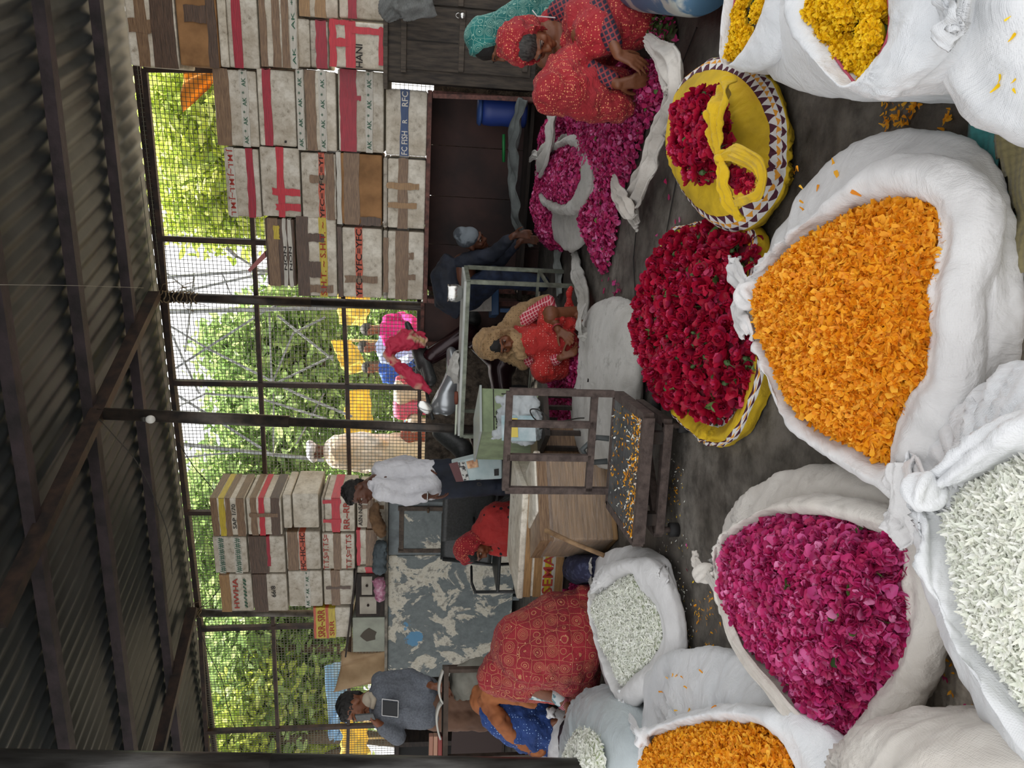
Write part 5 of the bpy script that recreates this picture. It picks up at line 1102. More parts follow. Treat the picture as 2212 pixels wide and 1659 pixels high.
for sx in (.05, .95):
    for dy in (.05, .5): mb = MB(); mb.box(fL+gx*gw*sx+gy*dy+Vector((0, 0, gz0/2)), (.03, .03, gz0), gx, gy); mb.build('leg', M_dark, gb)
# ---- platform scale ----
M_rs = M('rusted_brown_steel', '5d504a', .75, .2, c2='3f3430', scale=30, bmp=.7, bscale=70, bdist=.004)
M_worn = M('worn_grey_plate', '6f7274', .5, .5, c2='3b3c3d', scale=20, stretch=(1, 6, 1), bmp=.2)
hz_ = .20
Rr, Ff, Ll, Bb = [G(*p, hz_) for p in ((1330, 836+0), (1386, 937), (1363, 1210), (1311, 1054))]
Rr, Ff, Ll, Bb = [G(x, y, hz_) for x, y in ((1329, 822), (1386, 937), (1364, 1210), (1311, 1054))]
sx_ = (Ff-Ll); SW = (sx_.length+(Rr-Bb).length)/2; sx_.normalize(); sy_ = Vector((-sx_.y, sx_.x, 0)); SD = ((Rr-Ff).dot(sy_)+(Bb-Ll).dot(sy_))/2
sk_ = ((Rr-Ff).dot(sx_)+(Bb-Ll).dot(sx_))/2
c0 = (Rr+Ff+Ll+Bb)/4; o0 = c0-sx_*SW/2-sy_*SD/2; ang_ = math.atan2(-sk_, SD)
def SP(a, d, z): return Vector((o0.x, o0.y, 0))+sx_*a+sy_*d+Vector((0, 0, z))
sc_ = thing('platform_scale', Vector((c0.x, c0.y, 0)), 'rusty steel platform weighing scale with an open back frame, orange petals stuck to its plate', 'scale')
mb = MB(); mb.box(SP(SW/2, SD/2, hz_-.006), (SW-.02, SD-.02, .008), sx_, sy_); mb.build('plate', M_worn, sc_)
for (a, d, a2, d2) in [(0, 0, SW, 0), (SW, 0, SW, SD), (SW, SD, 0, SD), (0, SD, 0, 0)]:
    mb = MB(); mb.bar(SP(a, d, hz_-.022), SP(a2, d2, hz_-.022), .035, .045); mb.build('rim', M_rs, sc_)
for (a, d, a2, d2) in [(.03, .03, SW-.03, .03), (SW-.03, .03, SW-.03, SD-.03), (SW-.03, SD-.03, .03, SD-.03), (.03, SD-.03, .03, .03), (.03, .03, SW-.03, SD-.03)]:
    mb = MB(); mb.bar(SP(a, d, .085), SP(a2, d2, .085), .035, .035); mb.build('base_frame', M_rs, sc_)
for a, d in [(.04, .04), (SW-.04, .04), (SW-.04, SD-.04), (.04, SD-.04)]:
    mb = MB(); mb.tube([SP(a, d, 0), SP(a, d, .035)], .03, 12); mb.build('foot', M('black_rubber', '1e1d1d', .8), sc_, True)
    mb = MB(); mb.tube([SP(a, d, .03), SP(a, d, .08)], .012, 8); mb.build('bolt', M_rs, sc_, True)
    mb = MB(); mb.box(SP(a+(.05 if a < .1 else -.05), d, .13), (.05, .04, .06), sx_, sy_); mb.build('load_cell', M_dark, sc_)
# back frame: along the rear edge R..B, posts rising
def SB(X, Y, f):     # point above rear edge at fraction f (0 = left)
    p = SP(SW*f, SD, 0); d = ray(X, Y); n_ = sy_; return CAM+d*((p-CAM).dot(n_)/d.dot(n_))
ftl, ftr = SB(1092, 1058, 0), SB(1100, 845, 0); 
zt1 = (ftl.z+ftr.z)/2
xl, xr = (ftl-SP(0, SD, 0)).dot(sx_), (ftr-SP(0, SD, 0)).dot(sx_)
bars = [((xl, hz_), (xl, zt1)), ((xr, hz_), (xr, zt1)), ((xl, zt1), (xr, zt1))]
zm = SB(1278, 950, 0).z
bars += [((xl, zm), (xr, zm))]
for f in (.34, .68): bars.append(((xl+(xr-xl)*f, zm), (xl+(xr-xl)*f, zt1)))
for (a, z0_), (a2, z1_) in bars:
    mb = MB(); mb.bar(SP(a, SD, z0_), SP(a2, SD, z1_), .03, .03, sy_); mb.build('frame_bar', M_rs, sc_)
mb = MB(); mb.tube([SP(xr-.22, SD+.03, .20), SP(xr-.22, SD+.05, .26), SP(xr-.28, SD+.05, .32), SP(xr-.34, SD+.04, .28), SP(xr-.33, SD+.03, .20)], .014, 10); mb.build('flex_conduit', M('grey_conduit', '4c5050', .5), sc_, True)
# petals on the plate
rg = np.random.default_rng(5); pts = []
for k in range(420):
    a = rg.beta(1.2, 1.6)*SW; d = np.clip(abs(rg.normal(.03, .10)) if k % 3 else rg.uniform(0, SD), .02, SD-.02)
    if k % 5 == 0: a = SW - abs(rg.normal(0, .1))
    pts.append(tuple(SP(np.clip(a, .02, SW-.02), d, hz_)))
P = np.array(pts); V, Fq = petals(P, np.tile([0, 0, 1.], (len(P), 1)), .018, 'strap', .5, .3, .002, seed=2); mi = np.repeat((rg.random(len(P)) > .72).astype(int), len(Fq)//len(P)); c_ = P.mean(0)
o = np_mesh('fallen_petals', V-c_, Fq, [P_OR, P_WH], mi=mi); o.location = c_; o['kind'] = 'stuff'; tag(o, 'orange and white petals stuck on the plate of the platform scale', 'petals')
# ---- taped foam crate and wrapped carton ----
def obox(name, Cn, w, d, h, ex_, z, label, cat, mt, lidm=None, bev=.01):
    ey_ = Vector((-ex_.y, ex_.x, 0)); r = thing(name, Vector((Cn.x, Cn.y, z)), label, cat)
    mb = MB(); mb.box(Vector((Cn.x, Cn.y, z+h/2)), (w, d, h), ex_, ey_); mb.build('body', mt, r, bevel=bev); return r, ey_
exA = Vector((math.cos(-.22), math.sin(-.22), 0))
fl_ = D(1240, 1290, 4.3); fr_ = D(1240, 1062, 4.15); exA = (fr_-fl_); exA.z = 0; wA = exA.length; exA.normalize(); eyA = Vector((-exA.y, exA.x, 0)); zA0 = D(1245, 1180, 4.2).z; zA1 = D(1135, 1180, 4.2).z
zA0 = max(0.0, zA0-.0); zA0 = .0 if zA0 < .12 else zA0
cA = (fl_+fr_)/2+eyA*.29
crt, _ = obox('foam_crate', cA, wA, .56, zA1-.20, exA, .20, 'large white foam crate with brown tape and yellow printed tape, wedged behind the wrapped carton', 'crate', FOAM[1])
mb = MB(); mb.box(Vector((cA.x, cA.y, .1)), (wA*.9, .5, .2), exA, eyA); mb.build('base', M_dark, crt)
def onA(s, z, o_=.004): return cA+exA*(s-.5)*wA-eyA*(.28+o_)-Vector((0, 0, cA.z))+Vector((0, 0, z))
def stripA(s0, s1, z0, z1, mt, nme='tape', o_=.004):
    mb = MB(); mb.hexa([onA(s0, z0, 0), onA(s1, z0, 0), onA(s1, z0, o_), onA(s0, z0, o_), onA(s0, z1, 0), onA(s1, z1, 0), onA(s1, z1, o_), onA(s0, z1, o_)]); return mb.build(nme, mt, crt)
HA = zA1-.2; 
for f0, f1, c in [(.02, .2, 'tan'), (.26, .46, 'tan'), (.46, .52, 'wh'), (.7, .76, 'wh'), (.78, .97, 'tan')]: stripA(0, 1, .2+HA*(1-f1), .2+HA*(1-f0), TP[c])
stripA(0, 1, .2+HA*.32, .2+HA*.48, TP['ye'])
text_part('SEMA ~ H', onA(.03, .2+HA*.40, .006), exA, UP, .09, INK['red'], crt, width=wA*.66)
mb = MB(); mb.box(Vector((cA.x, cA.y, zA1+.012)), (wA+.02, .58, .04), exA, eyA); mb.build('lid', FOAM[1], crt, bevel=.01)
# wrapped carton in front
fl_ = D(1315, 1165, 3.78); fr_ = D(1310, 985, 4.0); exB = (fr_-fl_); exB.z = 0; wB = exB.length; exB.normalize(); eyB = Vector((-exB.y, exB.x, 0)); zB1 = D(1175, 1100, 3.87).z
cB = (fl_+fr_)/2+eyB*.2
M_carton = M('wrapped_carton', 'a5835c', .35, c2='7d603f', scale=4, stretch=(1, 1, 14), bmp=.25)
crB, _ = obox('cardboard_box', cB, wB, .38, zB1, exB, .0, 'brown slatted carton wound in shiny clear film, standing behind the scale', 'box', M_carton)
mb = MB(); mb.box(Vector((cB.x, cB.y, zB1*.52)), (wB+.012, .392, zB1*.92), exB, eyB)
m, t, b = nm('clear_film'); b.inputs['Base Color'].default_value = (.9, .9, .9, 1); b.inputs['Roughness'].default_value = .12; b.inputs['Alpha'].default_value = .16
n_ = noise_tex(t, 12, 5, objc(t, (1, 1, 5)), .6, 2); bump(t, b, n_.outputs[0], .9, .03); M_film = m
mb.build('film_wrap', M_film, crB, bevel=.02)
mb = MB(); mb.box(Vector((cB.x, cB.y, zB1*.985)), (wB+.01, .39, .07), exB, eyB); mb.build('tape_band', TP['br'], crB)
mb = MB(); mb.box(Vector((cB.x, cB.y, zB1+.02))+exB*.1, (wB*.75, .34, .04), exB, eyB); o = mb.build('foam_sheet', FOAM[1], None, bevel=.01); rebase(o, (cB.x, cB.y, zB1)); tag(o, 'loose broken sheet of foam on top of the film wrapped carton', 'foam sheet')
mb = MB(); a, b_ = D(1178, 1145, 3.72), D(1305, 1200, 3.55); b_.z = max(b_.z, .02); mb.tube([a, (a+b_)/2+Vector((0, 0, .01)), b_], [.014, .012, .012], 8); o = mb.build('stick', M('bare_wood', '9a7b58', .7, c2='6b5138', scale=20), None, True); rebase(o, b_); tag(o, 'bare wooden stick leaning against the film wrapped carton', 'stick')
# brown box back, behind scale (small top corner)
o_, _ = obox('cardboard_box', D(1200, 985, 4.55), .30, .3, .36, exB, 0, 'small taped brown carton seen through the scale frame', 'box', TP['br'])
# ---- plastic carrier bag on a crate ----
M_bag = cloth_mat('thin_white_plastic', 'd5dbdd', 'b4bbbe', rough=.25, transl=.35, wb=0)
def blob(name, prims, voxel, m, parent, smooth=6, disp=None, dtex=.1, n=14):
    mb = MB()
    for p in prims:
        if p[0] == 'c': mb.cap(p[1], p[2], p[3], p[4], n)
        elif p[0] == 'e': mb.ell(p[1], p[2], p[3] if len(p) > 3 else None, n+4, n)
        elif p[0] == 't':
            mb.tube(p[1], p[2], n)
    o = mb.build(name, m, parent, True)
    r = o.modifiers.new('r', 'REMESH'); r.mode = 'VOXEL'; r.voxel_size = voxel; r.use_smooth_shade = True
    if smooth: s = o.modifiers.new('s', 'SMOOTH'); s.iterations = smooth; s.factor = .5
    if disp:
        tx = bpy.data.textures.new(name+'_folds', 'CLOUDS'); tx.noise_scale = dtex; tx.noise_depth = 3
        d = o.modifiers.new('d', 'DISPLACE'); d.texture = tx; d.strength = disp; d.mid_level = .55; d.texture_coords = 'LOCAL'
        if disp >= .014:
            t2 = bpy.data.textures.new(name+'_creases', 'MARBLE'); t2.noise_scale = dtex*.9; t2.turbulence = 9; t2.noise_depth = 2; t2.marble_type = 'SHARP'
            d = o.modifiers.new('d2', 'DISPLACE'); d.texture = t2; d.strength = disp*.5; d.mid_level = .5; d.texture_coords = 'LOCAL'
    return o
cbp = D(1120, 905, 4.35); cbp.z = 0; stz = D(1165, 905, 4.35).z
st = thing('stool', cbp, 'low dark stool hidden under the white plastic bag', 'stool')
mb = MB(); mb.box(cbp+Vector((0, 0, stz-.02)), (.34, .3, .03), exB, eyB); mb.build('seat', M_dark, st)
for sx1 in (-.14, .14):
    for sy1 in (-.12, .12): mb = MB(); mb.bar(cbp+exB*sx1+eyB*sy1, cbp+exB*sx1+eyB*sy1+Vector((0, 0, stz-.03)), .025); mb.build('leg', M_dark, st)
pb_ = thing('plastic_bag', cbp+Vector((0, 0, stz)), 'thin white plastic carrier bag stuffed with folded newspaper, seen through the scale frame', 'bag')
cc = lambda X, Y, y=4.3: D(X, Y, y)
blob('bag_body', [('e', cc(1130, 920), (.13, .1, .13)), ('e', cc(1110, 895), (.12, .09, .1)), ('e', cc(1140, 880), (.1, .09, .08)), ('c', cc(1095, 880), cc(1078, 862), .05, .02), ('c', cc(1090, 930), cc(1066, 945), .06, .02)], .012, M_bag, pb_, 4, .05, .07)
mb = MB(); q = cc(1120, 925, 4.18); mb.box(q, (.16, .01, .2), exB, eyB); nw = mb.build('newspaper', M('newsprint', 'c2cdd0', .7, c2='8ba7ad', scale=9), pb_)
mb = MB(); mb.box(q-eyB*.007+UP*.03, (.12, .004, .05), exB, eyB); mb.build('printed_band', M('print_yellow', 'd7c25a', .6), nw)
# cable coil on the scale
wire([cc(1165+20*math.sin(k*1.1), 905+22*math.cos(k*.9), 3.95+.02*k) for k in range(9)]+[cc(1240, 905, 3.9), cc(1262, 903, 3.85)], 'coiled black power cable with plug hanging over the scale frame', .004, M_wire, 'power_cable', 'cable')
# ---- newspaper bag hanging by the motorcycle seat ----
nb = thing('paper_bag', cc(1085, 1000, 5.3), 'shopping bag printed like a newspaper page, held open beside the man in the white shirt', 'bag')
c_ = cc(1086, 1008, 5.38); ck = thing('storage_box', (c_.x, c_.y, 0), 'dark wooden box standing under the newspaper printed bag', 'box'); mb = MB(); mb.box((c_.x, c_.y, c_.z/2-.004), (.3, .22, c_.z-.008)); mb.build('body', M_dark, ck)
Mn = M('newsprint_bag', 'b9c6c6', .6, c2='98adb0', scale=6, bmp=.15); p0, p1, p2, p3 = cc(975, 1000, 5.3), cc(1085, 975, 5.3), cc(1085, 1035, 5.3), cc(990, 1040, 5.3)
mb = MB(); bk_ = Vector((.02, .14, 0)); mb.hexa([p1, p2, p2+bk_, p1+bk_, p0, p3, p3+bk_*.8, p0+bk_*.8]); mb.build('bag_body', Mn, nb, bevel=.012)
def onb(u, v_, o_=.006): return (p0*(1-u)+p1*u)*(1-v_)+(p3*(1-u)+p2*u)*v_ - Vector((.001, o_, 0))
def patch(u0, u1, v0, v1, mt, nme, k_=.006): mb = MB(); mb.slab([onb(u0, v0, k_), onb(u1, v0, k_), onb(u1, v1, k_), onb(u0, v1, k_)], Vector((0, -.002, 0))); return mb.build(nme, mt, nb)
patch(.28, .5, .08, .42, M('photo_print', '9c6a4a', .6, c2='d8b08a', scale=30), 'printed_photo'); patch(.12, .25, .05, .95, M('dark_print', '2c2a2a', .6, c2='b9b9b4', scale=35, lo=.45, hi=.5), 'headline_print')
patch(.82, .92, .6, .85, TP['bk'], 'printed_mark'); patch(-.05, .12, 0, 1, M('maroon_print', '5a3436', .6), 'bag_collar')
text_part('10', onb(.45, .95, .01), (p1-p0).normalized().cross(Vector((0, 1, 0)))*-1, UP, .05, INK['bk'], nb, width=.05)
# ---- black plastic-cane chairs ----
M_blk = M('black_moulded_plastic', '2a2c2b', .45, c2='3a3c3b', scale=60, bmp=.1)
def chair(loc, ang, label):
    r = thing('chair', loc, label, 'chair'); X_ = Vector((math.cos(ang), math.sin(ang), 0)); Y_ = Vector((-math.sin(ang), math.cos(ang), 0)); L_ = Vector(loc)
    q = lambda x, y, z: L_+X_*x+Y_*y+Vector((0, 0, z))   # y = back
    mb = MB(); mb.grid(lambda u, v: q((u-.5)*.44, .2+.10*v+.01*math.sin(u*3.14)-.03*math.cos((u-.5)*3), .46+.44*v), 12, 10); o = mb.build('backrest', M_blk, r, True); s = o.modifiers.new('t', 'SOLIDIFY'); s.thickness = .02
    mb = MB(); mb.grid(lambda u, v: q((u-.5)*.44, -.24+.45*v, .45-.02*math.sin(u*3.14)*math.sin(v*3.14)), 10, 10); o = mb.build('seat', M_blk, r, True); s = o.modifiers.new('t', 'SOLIDIFY'); s.thickness = .025
    for s in (-1, 1):
        mb = MB(); mb.tube([q(s*.23, -.22, .62), q(s*.25, -.05, .64), q(s*.24, .2, .63)], .018, 8, flat=.6); mb.build('armrest', M_blk, r, True)
        mb = MB(); mb.tube([q(s*.22, -.24, 0), q(s*.23, -.22, .62)], .014, 8); mb.build('leg', M_blk, r, True)
        mb = MB(); mb.tube([q(s*.24, .28, 0), q(s*.22, .2, .45), q(s*.21, .28, .88)], .014, 8); mb.build('leg', M_blk, r, True)
    return r
p = D(1185, 1082, 6.3); p.z = 0; chair((p.x, p.y, 0), math.radians(160), 'black plastic chair with curved back, right of the woman in red headscarf')
p = D(1190, 1195, 6.0); p.z = 0; chair((p.x, p.y, 0), math.radians(-15), 'black armchair frame left of the red headscarf, before the torn posters')
# ---- scooter behind the table ----
M_mrn = M('maroon_black_paint', '2a1418', .2, .3); M_sil = M('silver_paint', 'a9adb0', .25, .6)
sb = D(1190, 820, 6.55); sb.z = 0; so_ = thing('scooter', sb, 'dark maroon scooter with grey headlamp shroud parked behind the long table', 'scooter')
S = lambda X, Y, y=6.1: D(X, Y, y+.45)
blob('body', [('c', S(930, 770), S(1010, 720), .08, .10), ('c', S(1010, 720, 6.3), S(1090, 790, 6.1), .10, .12), ('c', S(1080, 800), S(1090, 900, 5.9), .12, .07), ('c', S(1010, 740, 6.2), S(1130, 700, 6.4), .06, .1)], .02, M_mrn, so_, 5)
blob('front_shroud', [('c', S(945, 880, 5.9), S(985, 810, 5.9), .07, .09), ('c', S(985, 810, 5.9), S(975, 760, 6.0), .09, .05), ('e', S(965, 870, 5.85), (.12, .05, .1))], .015, M_sil, so_, 4)
mb = MB(); mb.tube([S(905, 780, 6.1), S(918, 820, 6.0), S(925, 870, 5.9), S(935, 905, 5.8)], .016, 10); mb.build('handlebar', M_blk, so_, True)
blob('windshield', [('c', S(880, 700, 6.2), S(915, 790, 6.1), .03, .07), ('c', S(905, 740, 6.2), S(930, 820, 6.0), .05, .06)], .012, M_blk, so_, 3)
mb = MB(); mb.tube([S(935, 885, 5.85), S(912, 890, 5.8), S(908, 900, 5.8)], .006, 8); mr = mb.build('mirror_stem', M_blk, so_, True)
mb = MB(); mb.ell(S(918, 880, 5.78), (.05, .012, .075), Matrix.Rotation(.5, 3, 'Y')); mb.build('mirror', M_chr, mr, True)
for X_, Y_, yy in [(1165, 880, 5.9), (1150, 690, 6.5)]:
    w0 = S(X_, Y_, yy); w0.z = .23; rx_ = Matrix.Rotation(math.radians(90), 3, 'Y') @ Matrix.Identity(3); mb = MB(); rz = Matrix.Rotation(.6, 3, 'Z') @ Matrix.Rotation(math.radians(90), 3, 'X')
    mb.lathe(w0, [(.001, -.03), (.12, -.035), (.15, -.04), (.21, -.045), (.228, -.02), (.228, .02), (.21, .045), (.15, .04), (.12, .035), (.001, .03)], 28, rz); mb.build('wheel', MATS['black_rubber'], so_, True)
blob('seat', [('c', S(1020, 690, 6.3), S(1020, 640, 6.5), .09, .08)], .02, M_blk, so_, 4)
# printed scarf over the handlebar
Msc = M('pink_printed_scarf', 'c4304e', .7, c2='e0b49a', scale=5, lo=.52, hi=.6, c3='d8c060', detail=2)
scf = blob('printed_scarf', [('t', [S(835, 770, 6.0), S(850, 745, 6.0), S(880, 735, 6.0), S(915, 735, 6.1)], [.03, .08, .10, .07]), ('t', [S(838, 768, 6.0), S(870, 800, 5.95), S(905, 828, 5.9), S(932, 850, 5.85)], [.04, .06, .05, .015])], .012, Msc, None, 4, .05, .08)
rebase(scf, S(915, 740, 6.05)); tag(scf, 'pink and cream printed scarf thrown over the scooter windshield', 'scarf')
# motorcycle seat/tank left of the post
mt0 = D(1185, 980, 6.0); mt0.z = 0; mo = thing('motorcycle', mt0, 'black motorcycle tail and seat, half hidden beside the newspaper bag', 'motorcycle')
blob('seat', [('c', S(950, 935, 5.8), S(1000, 970, 5.7), .07, .09), ('c', S(1000, 970, 5.7), S(1020, 1050, 5.7), .09, .05)], .018, M_blk, mo, 4)
blob('body', [('c', S(1040, 940, 6.0), S(1070, 1060, 5.9), .12, .1), ('c', S(1100, 960, 6.0), S(1110, 1050, 5.9), .1, .08)], .02, M_mrn, mo, 4)
for Y_ in (930, 1070):
    w0 = S(1165, Y_, 5.75); w0.z = .29; mb = MB(); rz = Matrix.Rotation(.1, 3, 'Z') @ Matrix.Rotation(math.radians(90), 3, 'X')
    mb.lathe(w0, [(.20, -.03), (.25, -.045), (.285, -.02), (.285, .02), (.25, .045), (.20, .03), (.19, 0), (.20, -.03)], 28, rz); wl = mb.build('wheel', MATS['black_rubber'], mo, True)
    mb = MB(); mb.tube([w0-Vector((0, .04, 0)), w0+Vector((0, .04, 0))], .03, 10)
    for k in range(6): mb.bar(w0, w0+Vector((math.cos(k*1.05)*.2, 0, math.sin(k*1.05)*.2)), .012)
    mb.build('spokes', M_sil, wl)
# ---- left bench/table with papers ----
bL = G(965, 1440, .72); bR = G(965, 1640, .72); 
by = 4.6; a_ = D(963, 1440, by); b_ = D(963, 1665, by-.2); e_ = (a_-b_); e_.z = 0; bw_ = e_.length; e_.normalize(); ny = Vector((-e_.y, e_.x, 0)); bz = (a_.z+b_.z)/2
bt_ = thing('small_table', Vector((a_.x, a_.y, 0)), 'narrow steel framed table with open books in front of the man in the grey sweater', 'table')
Q = lambda s, d, z: Vector((b_.x, b_.y, 0))+e_*s+ny*d+Vector((0, 0, z))
M_wt = M('brown_steel_frame', '4f4138', .6, .3, c2='33291f', scale=12)
mb = MB(); mb.box(Q(bw_/2, .2, bz), (bw_, .4, .03), e_, ny); mb.build('tabletop', M_wt, bt_)
for s_, d_ in [(0.02, 0.02), (bw_-.02, .02), (.02, .38), (bw_-.02, .38)]: mb = MB(); mb.bar(Q(s_, d_, 0), Q(s_, d_, bz), .028); mb.build('leg', M_wt, bt_)
pg = M('paper_white', 'bdbbb3', .7)
bo = thing('open_book', Q(bw_*.62, .2, bz+.016), 'thick open ledger with curling white pages on the narrow table', 'book')
for s in (-1, 1): mb = MB(); mb.grid(lambda u, v: Q(bw_*.62+s*u*.2, .05+.28*v, bz+.02+.035*math.sin(u*3.1)**.7*(1-u*.4)), 10, 3); o = mb.build('pages', pg, bo, True); sd2 = o.modifiers.new('t', 'SOLIDIFY'); sd2.thickness = .012
for k, c in enumerate(['8c3f3a', 'a9806a', '9b6e5c']):
    mb = MB(); mb.box(Q(.10, .2, bz+.03+.028*k), (.16, .22-.02*k, .026), e_, ny); o = mb.build('book', M('book_cover_%d' % k, c, .6), None, bevel=.003); rebase(o, Q(.10, .2, bz+.03+.028*k)); tag(o, ['dark red book at the bottom of the small pile on the narrow table', 'pale brown book in the middle of the small pile on the narrow table', 'dull pink book on top of the small pile on the narrow table'][k], 'book')
# ---- things lying on the left cabinet ----
zc_ = ztc+.03
def lump(name, pr, mt, label, cat, vox=.012, dsp=.03, base=None):
    o = blob(name, pr, vox, mt, None, 4, dsp, .06); rebase(o, base); return tag(o, label, cat)
p = W(822, 1203, .75); lump('cloth_bundle', [('c', W(822, 1180, .8), W(820, 1228, .8), .07, .075)], M('grey_blue_cloth', '5d686d', .9, c2='434b4f', bmp=.3), 'grey blue cloth bundle on the edge of the left cabinet', 'bundle', base=p)
p = W(820, 1270, .75); lump('plastic_bag', [('c', W(820, 1258, .8), W(821, 1288, .8), .065, .06), ('c', W(812, 1262, .8), W(800, 1250, .8), .02, .008)], M('pink_petals_in_plastic', 'a85a7c', .4, c2='c9a0b0', scale=30), 'clear plastic bag of pink petals on the left cabinet edge', 'bag', base=p)
p = W(820, 1110, .75); lump('cloth_bundle', [('t', [W(812, 1085, .8), W(808, 1110, .8), W(820, 1140, .8), W(826, 1160, .8)], [.03, .06, .07, .03])], M('brown_sacking', '7d5f42', .9, c2='57412d', bmp=.3), 'brown crumpled sacking beside the foot of the left box stack', 'bundle', base=p)
# brown tarp hanging behind drawer unit
m_t = M('stained_canvas', 'b59a78', .85, c2='8a6c4a', scale=3, bmp=.3); 
mb = MB(); P00, P10, P01, P11 = W(738, 1405, .3), W(836, 1405, .3), W(720, 1492, .3), W(838, 1480, .3)
mb.grid(lambda u, v: (P00*(1-u)+P10*u)*(1-v)+(P01*(1-u)+P11*u)*v + NW*.05*math.sin(v*9+u*3)+UP*.03*math.sin(v*3.1)*(u-1), 16, 20); o = mb.build('canvas_sheet', m_t, None, True); s_ = o.modifiers.new('t', 'SOLIDIFY'); s_.thickness = .006; rebase(o, P10); tag(o, 'stained brown canvas sheet hung behind the drawer unit', 'sheet')
# towel over the dark cupboard, blue can, rose stems at the right edge
o = ribbon([W(836, 40, .95)+UP*.02, W(850, 10, 1.02), W(880, 0, 1.04), W(930, -15, 1.04)], [.1, .22, .3, .3], M('grey_towel', '8a8c8a', .95, c2='6d706f', scale=60, stretch=(1, 1, 8), bmp=.5), None, 'towel', seed=51, thick=.01, flat_up=NW, pleat=.3); rebase(o, W(836, 20, .9)); tag(o, 'grey fringed towel draped over the corner of the dark cupboard', 'towel')
p = G(1530, 0, 0); p = G(1525, 12, 0.0); dc = thing('tin_drum', G(1500, 5), 'blue and white paint worn metal drum lying at the right edge', 'drum')
a, b_ = G(1320, -40, .13), G(1520, -50, .13); mb = MB(); mb.tube([a, a+(b_-a)*.05, a+(b_-a)*.5, a+(b_-a)*.52, a+(b_-a)*.95, b_], [.118, .13, .125, .13, .13, .118], 28); mb.build('barrel', M('blue_worn_tin', '4f7391', .5, .3, c2='b9bcb6', scale=6, lo=.5, hi=.58), dc, True)
px = [(1380, 30), (1400, 15), (1440, 20), (1462, 55), (1455, 100), (1410, 108), (1385, 80)]
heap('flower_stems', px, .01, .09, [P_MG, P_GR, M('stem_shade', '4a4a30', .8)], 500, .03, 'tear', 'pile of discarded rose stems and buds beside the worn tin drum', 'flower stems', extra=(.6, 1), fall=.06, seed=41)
# white basket / hat edge at the right
p = G(1130, 8, 0); hb = D(1140, -30, 3.6); o = thing('lamp_shade', hb, 'white ribbed round shade with loose string above the woman in red dotted veil', 'shade')
axx = Matrix((Vector((.2, .1, 1)).normalized(), Vector((0, 1, -.1)).normalized(), Vector((1, 0, -.2)).normalized())).transposed()
mb = MB(); mb.lathe(hb+Vector((.02, 0, 0)), [(.19-.19*(k/14)**2.2+.002*(k % 2), -.14+.24*k/14*1.0-.1) for k in range(15)], 36, Matrix.Rotation(math.radians(-90), 3, 'Y')); mb.build('shade_body', CW, o, True)
mb = MB(); q = D(1150, 22, 3.45); mb.tube([q, D(1160, 35, 3.44), D(1185, 37, 3.43), D(1220, 40, 3.43)], .003, 6); mb.build('string', CW, o, True)
